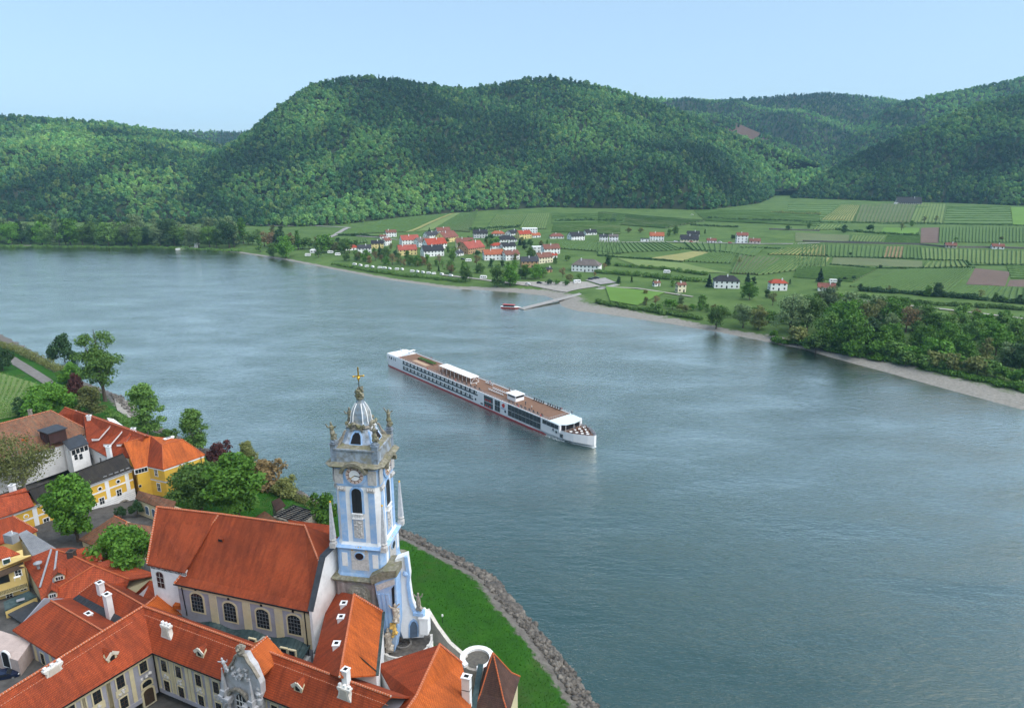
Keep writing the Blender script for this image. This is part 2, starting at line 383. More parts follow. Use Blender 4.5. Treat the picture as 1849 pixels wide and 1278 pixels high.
# ---- hills, each from its foot line to its crest line and down behind
hill_mat = mat('forest_floor', (.022, .04, .014), (.03, .032, .018), .03, .95)
soil = mat('soil', (.10, .062, .045), (.075, .045, .035), .3, .95, bmp=.4)
HILLS = {}
def hill(name, foot, crest, back=500, nb=10, ns=26, seed=1, amp=30, prof=.9, ncol=120, tree=9):
    """foot: photo points on the plain; crest: (px, py, depth)"""
    fx = np.array([f[0] for f in foot], float); cx = np.array([c[0] for c in crest], float)
    u = np.linspace(0, 1, ncol)
    def curve(pts):
        pts = np.array(pts, float); s = np.concatenate([[0], np.cumsum(np.hypot(np.diff(pts[:, 0]), np.diff(pts[:, 1])) + 1e-6)]); s /= s[-1]
        return np.stack([np.interp(u, s, pts[:, k]) for k in range(3)], 1)
    A = curve([tuple(on_far(f[0], f[1])) if len(f) == 2 else tuple(PD(f[0], f[1], f[2])) for f in foot]); A[:, 2] -= 2
    Bc = curve([tuple(PD(*c)) for c in crest]); Bc[:, 2] -= tree
    rows = []
    for s in np.linspace(0, 1, ns):
        q = A + (Bc - A) * s; q[:, 2] = A[:, 2] + (Bc[:, 2] - A[:, 2]) * (s ** prof); rows.append(q)
    dirb = Bc[:, :2] / np.linalg.norm(Bc[:, :2], axis=1)[:, None]
    for k in range(1, nb + 1):
        q = Bc.copy(); e = k / nb; q[:, :2] += dirb * back * e; q[:, 2] -= (Bc[:, 2] - 8) * (e ** 1.6) * .9; rows.append(q)
    W = np.array(rows); env = np.sin(np.clip(np.arange(len(rows)) / (ns - 1), 0, 1) * math.pi) ** .7
    W[:, :, 2] += fbm(W[:, :, 0] / 260, W[:, :, 1] / 330, seed, 4) * amp * 2 * env[:, None]
    HILLS[name] = (W, ns)
    return mesh_np(name, W.reshape(-1, 3), grid_faces(len(rows), ncol), hill_mat, kind='structure', smooth=True)
hill('wooded_hill_main', [(215, 402), (350, 405), (500, 410), (600, 408), (700, 396), (800, 386), (880, 380), (1000, 374), (1150, 377), (1280, 379), (1370, 368), (1420, 345)],
     [(200, 385, 1230), (245, 372, 1330), (320, 318, 1480), (400, 270, 1580), (450, 236, 1640), (500, 192, 1690), (560, 152, 1740), (610, 140, 1770), (650, 136, 1800), (720, 142, 1850), (800, 156, 1900), (850, 159, 1930),
      (900, 151, 1950), (950, 141, 1960), (1000, 138, 1960), (1060, 149, 1960), (1120, 164, 1950), (1180, 182, 1920), (1240, 205, 1880), (1310, 236, 1830), (1400, 268, 1780), (1480, 296, 1720)], seed=11, amp=30)
hill('wooded_hill_left', [(-700, 412), (-300, 404), (0, 400), (120, 402), (230, 402), (330, 398), (420, 392)],
     [(-1100, 205, 2100), (-500, 196, 2050), (-200, 204, 2020), (0, 210, 2000), (80, 214, 2000), (200, 222, 2020), (260, 231, 2050), (330, 243, 2080), (400, 262, 2100), (470, 300, 2100)], seed=23, amp=26)
hill('wooded_hill_distance', [(230, 300, 2900), (350, 300, 2900), (500, 300, 2900)], [(200, 230, 3300), (290, 233, 3300), (360, 236, 3300), (430, 236, 3300), (520, 232, 3300)], seed=5, amp=10, ncol=60, ns=12)
hill('wooded_hill_middle', [(1080, 345, 2250), (1200, 348, 2250), (1300, 350, 2200), (1400, 352, 2100), (1480, 352, 2100), (1600, 352, 2150)],
     [(1000, 180, 3000), (1150, 174, 3000), (1250, 181, 3050), (1300, 181, 3100), (1360, 176, 3100), (1420, 170, 3100), (1490, 167, 3150), (1560, 172, 3200), (1620, 180, 3200), (1700, 190, 3200)], seed=31, amp=55)
hill('wooded_hill_spur', [(1220, 352, 1900), (1300, 352, 1900), (1380, 352, 1900), (1440, 352, 1850), (1500, 350, 1900)],
     [(1180, 205, 2450), (1230, 200, 2400), (1290, 205, 2350), (1340, 222, 2300), (1400, 248, 2250), (1460, 275, 2200), (1520, 300, 2150)], seed=37, amp=20, ncol=80, ns=18)
hill('wooded_hill_right_back', [(1410, 356, 1850), (1470, 354, 1880), (1560, 345, 1900), (1700, 330, 1900), (1900, 330, 1900), (2300, 330, 1900)],
     [(1500, 300, 2150), (1535, 252, 2300), (1570, 215, 2400), (1620, 186, 2450), (1680, 172, 2450), (1740, 160, 2450), (1800, 148, 2450), (1849, 138, 2450), (2000, 110, 2500), (2400, 80, 2500)], seed=41, amp=30)
hill('wooded_hill_right', [(1425, 358), (1500, 360), (1600, 364), (1700, 366), (1849, 372), (2050, 380), (2500, 395)],
     [(1440, 345, 1560), (1480, 318, 1600), (1540, 282, 1640), (1600, 255, 1660), (1660, 228, 1670), (1720, 203, 1670), (1780, 183, 1670), (1849, 168, 1660), (1980, 140, 1640), (2500, 100, 1600)], seed=43, amp=22)

hill('wooded_hill_gap', [(1395, 344, 1600), (1440, 342, 1600), (1490, 346, 1600)], [(1385, 322, 1700), (1430, 309, 1700), (1465, 304, 1695), (1500, 310, 1690)], back=200, seed=61, amp=6, ncol=40, ns=12)
# ================================================================== shared building materials
WHITE = mat('white_plaster', (.82, .82, .82), (.74, .75, .76), .8, .85, c3=(.66, .66, .66), scale3=.35)
CREAM = mat('cream_plaster', (.62, .55, .36), (.56, .48, .30), .7, .85, c3=(.5, .45, .33), scale3=.3)
PALEYEL = mat('pale_yellow_plaster', (.66, .50, .20), (.60, .44, .17), .7, .85)
YELLOW = mat('yellow_plaster', (.72, .45, .06), (.65, .39, .05), .6, .85, c3=(.6, .38, .08), scale3=.25)
GREYPL = mat('grey_violet_plaster', (.36, .36, .42), (.30, .30, .35), .8, .85, c3=(.27, .26, .28), scale3=.4)
BLUE = mat('sky_blue_plaster', (.32, .50, .76), (.26, .42, .66), 1.2, .85, c3=(.42, .52, .66), scale3=.6)
STONE = mat('weathered_stone', (.34, .31, .26), (.16, .145, .12), 1.5, .9, bmp=.6)
MOSSY = mat('mossy_stone', (.30, .28, .22), (.12, .115, .085), 1.6, .92, bmp=.7, c3=(.17, .165, .085), scale3=.9)
RELIEF = mat('pale_relief_stucco', (.62, .60, .58), (.40, .39, .38), 2.5, .9, bmp=.9)
PORTST = mat('portal_stone', (.56, .57, .60), (.38, .38, .40), 1.8, .85, bmp=.5, c3=(.30, .29, .27), scale3=.9)
ROSEST = mat('rose_grey_stone', (.34, .29, .28), (.26, .22, .21), 1.2, .9, bmp=.4)
GOLD = flat('gilding', (.72, .42, .06), .35, .8)
OCHRE = mat('ochre_ornament', (.62, .40, .10), (.5, .32, .1), 3, .8)
IRON = flat('dark_iron', (.02, .02, .022), .5, .6)
GLASS = flat('dark_window_glass', (.016, .02, .024), .12, 0, .6)
WOOD = mat('dark_wood', (.07, .045, .03), (.045, .03, .02), 2, .8)
FRAMEW = flat('white_frame_paint', (.72, .72, .70), .5)
COPPER = mat('dark_green_sheet_metal', (.045, .075, .075), (.03, .05, .052), 1.0, .5, .2, c3=(.07, .10, .10), scale3=.5)
DKMETAL = mat('dark_grey_sheet_metal', (.06, .065, .075), (.04, .044, .05), 1.0, .5, .2)
LTMETAL = mat('light_grey_sheet_metal', (.33, .34, .36), (.25, .26, .28), 1.0, .5, .2)
TILE = roof_mat('red_roof_tiles', (0.437, 0.079, 0.019), (0.354, 0.058, 0.015), (0.281, 0.054, 0.017), .32, .2)
TILEO = roof_mat('orange_roof_tiles', (0.624, 0.149, 0.023), (0.541, 0.117, 0.019), (0.478, 0.113, 0.023), .3, .2, .4)  # lighter tiles, also given to right-facing slopes as painted light
TILEH = roof_mat('church_roof_tiles', (0.416, 0.077, 0.021), (0.343, 0.062, 0.017), (0.302, 0.065, 0.020), .2, .18, .5)
TILEB = roof_mat('old_brown_roof_tiles', (.33, .13, .065), (.17, .085, .05), (.24, .13, .08), .34, .3, .7, moss=(.10, .085, .06))
TILEP = roof_mat('pantile_roof', (0.458, 0.086, 0.026), (0.354, 0.059, 0.019), (0.302, 0.068, 0.026), .45, .32, .5)
TILEK = roof_mat('black_roof_tiles', (.035, .03, .028), (.022, .02, .02), (.05, .045, .032), .34, .22, .6)
TILED = roof_mat('dark_brown_roof_tiles', (.13, .06, .045), (.085, .045, .038), (.12, .075, .055), .3, .2, .6)
RIDGE = mat('ridge_tile_clay', (.50, .135, .05), (.38, .10, .04), 3, .8)
MORTAR = flat('ridge_mortar', (.55, .47, .42), .9)
COBBLE = mat('cobble_paving', (.13, .125, .12), (.075, .072, .07), 1.5, .9, bmp=.6)

# ================================================================== river cruise ship
def ship():
    a = P(718, 667.6, 0); b = P(977.5, 782, 0); d = (b - a).normalized(); nrm = Vector((-d.y, d.x, 0))
    loc = a + d * 57 + nrm * 5.7; loc.z = 0; rot = math.atan2(d.y, d.x)
    S = thing('river_cruise_ship', (0, 0, 0), 'long white river cruise ship with red waterline and brown sun deck on the river', 'ship')
    shipw = mat('ship_white_paint', (.86, .86, .86), (.80, .80, .81), .2, .35, spec=.5); red = flat('ship_red_stripe', (.42, .01, .015), .4)
    teak = mat('ship_teak_deck', (.20, .115, .075), (.16, .09, .058), .9, .8); glass = flat('ship_window_glass', (.012, .018, .026), .08, 0, .7)
    steel = flat('ship_rail_steel', (.5, .5, .52), .35, .7); dk = flat('ship_dark_rail_glass', (.03, .045, .055), .15, 0, .6); redin = flat('ship_red_furniture', (.55, .03, .02), .6)
    st = [(-67.4, 4.4, 4.9), (-66.6, 5.3, 5.5), (-64, 5.6, 5.7), (-40, 5.6, 5.7), (0, 5.6, 5.7), (42, 5.6, 5.7), (50, 5.2, 5.68), (56, 4.4, 5.45), (60, 3.4, 5.0), (63, 2.4, 4.3), (65.5, 1.4, 3.2), (67.8, .6, 2.0), (69.6, .1, .5)]
    def ring(x, w0, w1, zt): return [(x, -w1, zt), (x, -w1 * .995, 1.2), (x, -w0, 0), (x, -w0 * .9, -.7), (x, w0 * .9, -.7), (x, w0, 0), (x, w1 * .995, 1.2), (x, w1, zt)]
    top = lambda x: 3.2 if x < 46 else 3.2 + min(1, (x - 46) / 3) * (.9 + max(0, (x - 58) / 20))
    h = MB(); k = None
    for i, (x, w0, w1) in enumerate(st):
        r = ring(x, w0, w1, top(x)); n = len(h.v); h.v += r
        if i:
            for j in range(7): h.f.append((n - 8 + j, n + j, n + j + 1, n - 8 + j + 1)); h.m.append(0)
    h.f.append(tuple(range(8))); h.m.append(0); h.f.append(tuple(reversed(range(len(h.v) - 8, len(h.v))))); h.m.append(0)
    h.build('hull', [shipw], S)
    for s in (-1, 1):
        q = MB()
        pts = [(x, s * (w0 + .05)) for x, w0, w1 in st if x <= 50]
        for (x0, y0), (x1, y1) in zip(pts[:-1], pts[1:]):
            q.raw([(x0, y0, -.35), (x1, y1, -.35), (x1, y1 + s * .03, .5), (x0, y0 + s * .03, .5)], [(0, 1, 2, 3)])
        q.build('waterline_stripe', red, S)
    MB().box((-4.9, 0, 3.2), (124.4, 11.34, 2.8)).build('superstructure', shipw, S)
    # sun deck with raised white edge
    MB().box((-3, 0, 6.0), (109, 10.7, .12)).build('sun_deck', teak, S)
    e = MB()
    for s in (-1, 1): e.box((-3, s * 5.52, 6.0), (109, .3, .28))
    e.box((-57.6, 0, 6), (.3, 11.3, .28)); e.build('deck_edge', shipw, S)
    # rails
    for s in (-1, 1):
        r = MB()
        for x in np.arange(-57, 51.6, 2.2): r.box((x, s * 5.5, 6.28), (.06, .06, .9))
        for z in (6.7, 7.16): r.bar((-57, s * 5.5, z), (51.5, s * 5.5, z), .06, .06)
        r.build('railing', steel, S)
    r = MB()
    for y in np.arange(-5.3, 5.4, 1.05): r.box((51.5, y, 6.12), (.05, .05, 1))
    r.bar((51.5, -5.5, 7.1), (51.5, 5.5, 7.1), .06, .06); r.build('railing', steel, S)
    # cabins with balconies: one unit, copied
    def unit(nm, parts, mats):
        q = MB()
        for (x, z, w_, hh, dep, m) in parts: q.box((x, -5.70 - dep / 2, z), (w_, dep, hh), m=m)
        return q.build(nm, mats, S)
    up = unit('cabin_balcony', [(0, 0, 3.1, .62, .06, 1), (-.72, .62, 1.5, 1.25, .05, 0), (.75, 1.05, .55, .7, .05, 0), (.2, .62, .1, 1.25, .09, 2), (1.5, .62, .12, 1.25, .09, 2)], [glass, dk, shipw])
    n = 19; first = True
    for row, (z, x0, x1, n) in enumerate(((4.05, -51.8, 8.2, 19), (1.45, -51.8, 5.0, 18))):
        for i in range(n):
            o = up if first else up.copy(); first = False
            if o is not up: COL.objects.link(o)
            o.location = (x0 + (x1 - x0) * (i + .5) / n, 0, z)
            o2 = o.copy(); COL.objects.link(o2); o2.location = (o.location.x, 0, z); o2.rotation_euler = (0, 0, math.pi)
    for x, z in ((6.6, 2.2), (26.3, 2.4)):
        q = MB(); q.lathe([(.55, 0), (.55, .06)], (x, -5.70, z), 12, axis=(0, -1, 0)); q.build('porthole', glass, S)
    # atrium glazing
    for z, hh in ((3.4, 2.3), (.95, 2.2)):
        o = MB().box((15.4, -5.72, z), (5.8, .06, hh)).build('atrium_window', glass, S)
        q = MB()
        for k, (dx, dz, w_) in enumerate(((1.0, .3, 1.4), (-.6, .25, .7), (-1.8, .3, .8))): q.blob((15.4 + dx, -5.78, z + .25 + dz), (w_ / 2, .05, .38), seed=k, n=8)
        q.build('red_seating', redin, o)
    for i in range(2):
        for j in range(2):
            MB().box((19.4 + i * 1.75 + .95, -5.72, 1.1 + j * 2.35), (1.6, .06, 2.2)).build('glass_panel', glass, S)
    # emblem and name on the white panel
    em = MB(); em.blob((25.0, -5.73, 4.55), (.95, .03, .8), seed=4, n=9, rough=.2); em.blob((25.5, -5.74, 5.05), (.5, .03, .35), seed=6, n=7); em.build('red_emblem', redin, S)
    # restaurant and lounge windows
    for i in range(9):
        for j in range(2):
            MB().box((27.9 + (i + .5) * 19.3 / 9, -5.72, 1.35 + j * 2.35), (19.3 / 9 - .12, .06, 2.25)).build('lounge_window', glass, S)
            MB().box((27.9 + (i + .5) * 19.3 / 9, 5.72, 1.35 + j * 2.35), (19.3 / 9 - .12, .06, 2.25)).build('lounge_window', glass, S)
    MB().box((37.5, -5.70, 3.6), (19.4, .1, .1)).build('window_bar', shipw, S)
    for i in range(4): MB().box((48.1 + (i + .5) * 2.15, -5.72, 4.2), (2.0, .06, 1.6)).build('lounge_window', glass, S)
    for x, z, w_, hh in ((54.0, 3.0, .7, .8), (55.6, 2.6, .7, .8), (-62.6, 4.0, 1.2, 1.2), (-64.5, 4.3, .7, .9), (-60.3, 4.0, .5, 1.3), (-58.8, 4.0, .5, 1.3), (10.8, 1.2, 1.5, .6)):
        MB().box((x, -5.68, z), (w_, .1, hh)).build('side_window', glass, S)
    MB().box((57.9, -5.22, 1.5), (1.4, .3, 1.3)).build('bow_door', glass, S)
    # open terrace at the bow
    t_ = MB(); t_.prism([(57, -5.1, 3.25), (60, -4.7, 3.25), (63, -4.0, 3.25), (65.5, -2.9, 3.25), (67, -1.7, 3.25), (67, 1.7, 3.25), (65.5, 2.9, 3.25), (63, 4.0, 3.25), (60, 4.7, 3.25), (57, 5.1, 3.25)], (0, 0, .06)); t_.build('bow_terrace_floor', teak, S)
    c = MB(); pts = [(51.5, -5.6), (55, -5.55), (57.4, -5.1), (58.6, -3.6), (59.2, 0), (58.6, 3.6), (57.4, 5.1), (55, 5.55), (51.5, 5.6)]
    c.prism([(x, y, 5.95) for x, y in pts], (0, 0, .22)); c.build('bow_canopy', flat('ship_canopy_glass', (.62, .72, .75), .25), S)
    for x, y in pts[2:-2]: MB().box((x - .3, y * .97, 3.3), (.12, .12, 2.65)).build('canopy_post', shipw, S)
    MB().box((57.32, 0, 3.4), (.06, 9.6, 2.3)).build('glass_front', glass, S)
    r = MB(); bp = [(60, 4.85), (63, 4.15), (65.5, 3.05), (67.1, 1.8), (67.9, .5), (67.9, -.5), (67.1, -1.8), (65.5, -3.05), (63, -4.15), (60, -4.85)]
    for (x0, y0), (x1, y1) in zip(bp[:-1], bp[1:]): r.bar((x0, y0, 5.0), (x1, y1, 5.0), .05, .05); r.box((x0, y0, 4.2), (.05, .05, .8))
    r.build('bow_railing', steel, S)
    # wheelhouse
    wh = MB(); wh.box((25.8, 0, 6.12), (5.2, 4.4, 1.5)); wh.box((25.8, 0, 7.62), (5.0, 4.2, .9), taper=1.06); o = wh.build('wheelhouse', shipw, S)
    for yy, xx, sx, sy in ((-2.22, 25.8, 4.2, .06), (2.22, 25.8, 4.2, .06)): MB().box((xx, yy, 7.6), (sx, sy, .85)).build('wheelhouse_window', glass, o)
    MB().box((28.5, 0, 7.6), (.1, 3.9, .85)).build('wheelhouse_window', glass, o)
    MB().box((25.8, 0, 8.52), (5.9, 5.0, .22)).build('wheelhouse_roof', shipw, o)
    # sun awning on its frame
    MB().box((-13.6, 0, 8.6), (24.6, 4.6, .12)).build('sun_awning', flat('awning_cloth', (.74, .74, .71), .9), S)
    for i in range(9):
        for s in (-1, 1): MB().box((-25.6 + i * 3, s * 2.2, 6.12), (.12, .12, 2.5)).build('awning_post', shipw, S)
    q = MB()
    for s in (-1, 1): q.bar((-1.4, s * 2.2, 6.2), (-1.4, 0, 8.6), .12, .12)
    q.bar((-1.4, -2.2, 6.2), (-1.4, 2.2, 6.2), .12, .12); q.build('awning_frame', shipw, S)
    # herb garden, putting green, stern house
    MB().box((-41.5, 1.6, 6.12), (14, 2.2, .5)).build('herb_bed', teak, S)
    g = MB(); gg = random.Random(3)
    for i in range(140): g.blob((gg.uniform(-48.2, -34.8), gg.uniform(.6, 2.6), 6.75), (.35, .35, .25), seed=i, n=5, rings=3)
    g.build('herbs', mat('herb_green', (.05, .12, .025), (.035, .08, .02), 2, .9), S, kind='stuff')
    MB().box((-42, -1.6, 6.12), (12, 2.4, .03)).build('walking_track', mat('pale_track', (.42, .30, .2), (.38, .26, .18), 1, .9), S)
    MB().box((-62.2, 0, 6.0), (9.6, 10.8, .35)).build('stern_roof', shipw, S)
    [MB().box(c_, z_).build('deck_locker', shipw, S) for c_, z_ in (((-64.5, 2, 6.35), (1.2, 1.2, .9)), ((-61, -2.5, 6.35), (.7, .7, 1.1)), ((-58.6, 3, 6.35), (1.6, 2, .8)))]; MB().tube((-63, 0, 6.3), (-63, 0, 9), .07, .05).build('mast', shipw, S)
    q = MB(); q.bar((-57.3, -2.5, 8.2), (-57.3, 4.5, 8.2), 1.6, .1); [q.box((-57.3, y, 6.2), (.1, .1, 2)) for y in (-2.4, 1, 4.4)]; q.build('stern_shade', shipw, S)
    S.location = loc; S.rotation_euler = (0, 0, rot)
    # name under the emblem
    cu = bpy.data.curves.new('name', 'FONT'); cu.body = 'VIKING'; cu.size = 1.0; cu.align_x = 'CENTER'; fo = bpy.data.objects.new('ship_name_source', cu); COL.objects.link(fo)
    me = bpy.data.meshes.new_from_object(fo.evaluated_get(bpy.context.evaluated_depsgraph_get())); bpy.data.objects.remove(fo)
    me.materials.append(flat('ship_blue_lettering', (.03, .16, .42), .5)); lo = bpy.data.objects.new('name_lettering', me); COL.objects.link(lo); lo.parent = S
    lo.location = (25, -5.735, 2.9); lo.rotation_euler = (math.pi / 2, 0, 0)
    # loose things on deck
    M4 = Matrix.Translation(loc) @ Matrix.Rotation(rot, 4, 'Z')
    chairm = flat('deck_chair_dark', (.035, .037, .04), .7); cush = flat('deck_chair_cushion', (.62, .63, .65), .9); tabw = flat('white_table', (.75, .74, .72), .5)
    def dchair(mats):
        c = thing('deck_chair', (0, 0, 0), 'x', 'chair')
        MB().box((0, 0, .38), (.62, .6, .1)).build('seat', mats[0], c); MB().box((-.3, 0, .45), (.1, .6, .75)).build('backrest', mats[0], c)
        q = MB(); [q.box((x * .25, y * .25, 0), (.06, .06, .38)) for x in (-1, 1) for y in (-1, 1)]; q.build('leg_frame', mats[1], c); return c
    proto = {}
    def put(kind, x, y, rz, label, group):
        if kind not in proto: proto[kind] = o = (dchair([chairm, chairm]) if kind == 'dark' else dchair([cush, chairm])); 
        else: o = copy_tree(proto[kind])
        o.location = M4 @ Vector((x, y, 6.12)); o.rotation_euler = (0, 0, rot + rz); o['label'] = label; o['group'] = group
    OW = 'first second third fourth fifth sixth seventh eighth ninth tenth eleventh twelfth'.split()
    for i in range(11): put('dark', 31.5 + i * 1.35 + (1.2 if i > 4 else 0), 4.7, -1.6, 'dark deck chair along the far rail, %s ahead of the wheelhouse' % OW[i], 'dark chairs along the far rail')
    for i in range(9): put('dark', 27.5 + i * 2.4, -4.4, 1.5, 'dark deck chair along the near rail, %s ahead of the wheelhouse' % OW[i], 'dark chairs along the near rail')
    for i in range(8):
        for j in range(2): put('pale', 10.5 + i * 1.25, -1.3 + j * 2.2, 1.2, 'pale cushioned deck chair, %s in the %s row behind the wheelhouse' % (OW[i], ('near', 'far')[j]), 'pale chairs behind the wheelhouse')
    for i in range(7): put('dark', -24 + i * 3, .9, 1.5, 'dark deck chair under the white sun awning, %s from the stern end' % OW[i], 'chairs under the awning')
    for i in range(10): put('dark', -20 + i * 3.1, -4.3, 1.5, 'dark deck chair along the near rail, %s from the herb bed' % OW[i], 'dark chairs along the near rail aft')
    for i in range(9): put('pale', -31 + i * .9 if i < 5 else 2 + (i - 5) * 1.4, 3.4, -1.5, 'pale deck chair by the far rail, %s forward of the herb bed' % OW[i], 'pale chairs by the far rail')
    tp = thing('terrace_table', (0, 0, 0), 'x', 'table'); MB().lathe([(.62, .72), (.62, .77)], n=12).build('table_top', tabw, tp); MB().lathe([(.25, 0), (.05, .06), (.05, .72)], n=6).build('pedestal', chairm, tp)
    sp = [(60.5, -3), (60.3, -1), (60.6, 1.2), (60.4, 3.2), (62.4, -2), (62.5, .2), (62.4, 2.2), (64.3, -1.1), (64.4, 1.0), (65.9, 0)]
    for i, (x, y) in enumerate(sp):
        o = tp if i == 0 else copy_tree(tp); o.location = M4 @ Vector((x, y, 3.31)); o['label'] = 'small round white table on the open bow terrace of the ship'; o['group'] = 'tables on the bow terrace'
    wick = flat('brown_wicker', (.16, .075, .045), .8); ch = None
    for i, (x, y) in enumerate(sp):
        for k in (0, 1):
            if ch is None: ch = dchair([wick, wick]); o = ch
            else: o = copy_tree(ch)
            o.location = M4 @ Vector((x + .2, y + (.95 if k else -.95), 3.31)); o.rotation_euler = (0, 0, rot + (-1.57 if k else 1.57)); o['label'] = 'brown wicker chair beside a white table on the bow terrace'; o['group'] = 'chairs on the bow terrace'
    # passengers
    def person(x, y, z, rz, shirt, label, sit=False):
        q = MB(); skin = flat('skin', (.48, .30, .21), .6); sh = flat('cloth_' + '_'.join(str(v) for v in shirt), shirt, .85); tr = flat('dark_trousers', (.03, .035, .05), .85)
        hz = -.42 if sit else 0
        # one continuous figure: legs, trunk, neck, head, arms as joined loops
        v = []
        for s in (-1, 1): q.lathe([(.06, .0 - hz * 0), (.07, .1), (.055, .3), (.07, .5), (.085, .86 + hz * .3)], (.02, s * .1, 0), 7, 1)
        q.lathe([(.15, .82), (.175, .95), (.15, 1.1), (.19, 1.3), (.2, 1.42), (.07, 1.5)], (0, 0, hz), 8, 0, squash=1.25)
        q.lathe([(.055, 1.46), (.06, 1.54), (.085, 1.6), (.105, 1.67), (.1, 1.75), (.05, 1.81), (.01, 1.82)], (.01, 0, hz), 8, 2)
        for s in (-1, 1): q.tube((0, s * .24, 1.42 + hz), (.08, s * .29, 1.1 + hz), .055, .045, 6, 0); q.tube((.08, s * .29, 1.1 + hz), (.22, s * .24, .88 + hz), .042, .035, 6, 2)
        o = q.build('person', [sh, tr, skin], smooth=True); o.location = M4 @ Vector((x, y, z)); o.rotation_euler = (0, 0, rot + rz); tag(o, label, 'person', 'passengers on the ship')
    navy, wht, rd, grey_ = (.03, .04, .08), (.7, .7, .68), (.5, .03, .03), (.12, .12, .13)
    person(52.6, 5.0, 6.2, .3, navy, 'person in dark clothes standing at the front rail of the sun deck')
    person(33.5, -1.4, 6.12, 2, grey_, 'person in grey standing in the middle of the sun deck nearer the wheelhouse')
    person(38.5, -2.6, 6.12, 1, wht, 'person in a white top standing on the sun deck near the front')
    person(44.6, 4.0, 6.12, 1, navy, 'person in navy at the far rail behind the red life ring')
    person(4.4, 3.6, 6.12, 0, rd, 'person in a red top standing just ahead of the sun awning')
    person(5.2, 3.0, 6.12, 1, grey_, 'person in dark grey beside the one in red ahead of the awning')
    person(2.6, -2.2, 6.12, 3, wht, 'person in a white top by the near rail ahead of the awning')
    person(16.5, 4.4, 6.12, 2, grey_, 'person in grey at the far rail beside the pale chairs')
    person(59.6, -.2, 3.31, 0, navy, 'person in navy standing between the tables on the bow terrace')
    person(61.4, 3.1, 3.31, 2, wht, 'person in white at the far side of the bow terrace')
    # life rings
    ring_ = None
    for i, (x, y) in enumerate(((-54, -5.55), (-30, -5.55), (-8, -5.55), (34, -5.55), (46.5, 5.55), (-44, 5.55), (47, -5.55))):
        if ring_ is None:
            q = MB(); k = 12
            for a_ in range(k):
                t0, t1 = 2 * math.pi * a_ / k, 2 * math.pi * (a_ + 1) / k; q.tube((.33 * math.cos(t0), 0, .33 * math.sin(t0)), (.33 * math.cos(t1), 0, .33 * math.sin(t1)), .09, n=5)
            ring_ = o = q.build('life_ring', redin)
        else: o = ring_.copy(); COL.objects.link(o)
        o.location = M4 @ Vector((x, y, 6.85)); o.rotation_euler = (0, 0, rot); tag(o, 'red life ring on the ship rail, %s' % ('nearest the stern', 'second from the stern on the near side', 'below the sun awning end', 'beside the wheelhouse', 'on the far rail near the bow', 'on the far rail beside the herb bed', 'on the near rail near the bow')[i], 'life ring', 'life rings on the ship rail')
ship()
# ================================================================== church tower
def statue(mb, c, h, m=0, seed=0, lean=(0, 0), arm=None):
    """small robed stone figure"""
    g = random.Random(seed); c = Vector(c); k = h / 2.0
    prof = [(.36, 0), (.40, .1), (.30, .35), (.34, .7), (.28, 1.0), (.33, 1.3), (.27, 1.5), (.12, 1.6), (.15, 1.68), (.17, 1.8), (.12, 1.95), (.02, 2.0)]
    mb.lathe([(r * .78 * k * g.uniform(.8, 1.2), z * k) for r, z in prof], c, 8, m, (lean[0], lean[1], 1))
    top = c + Vector((lean[0], lean[1], 1)).normalized() * 1.4 * k
    for s in (-1, 1):
        e = top + Vector((s * .36 * k, g.uniform(-.2, .2) * k, g.uniform(-.2, .5) * k)); mb.tube(top, e, .1 * k, .07 * k, 5, m); mb.tube(e, e + Vector((s * .15 * k, -.15 * k, g.uniform(.1, .5) * k)), .09 * k, .05 * k, 5, m)
    mb.blob(c + Vector((.2 * k, -.2 * k, .3 * k)), .3 * k, m, seed, 6, 4, .4)
def arch_pts(cx, z0, w, h, n=8):
    """outline of an arched opening in (a, z)"""
    r = w / 2; p = [(cx - r, z0), (cx + r, z0)]
    for i in range(n + 1):
        t_ = math.pi * i / n; p.append((cx + r * math.cos(t_), z0 + h - r + r * math.sin(t_)))
    return p
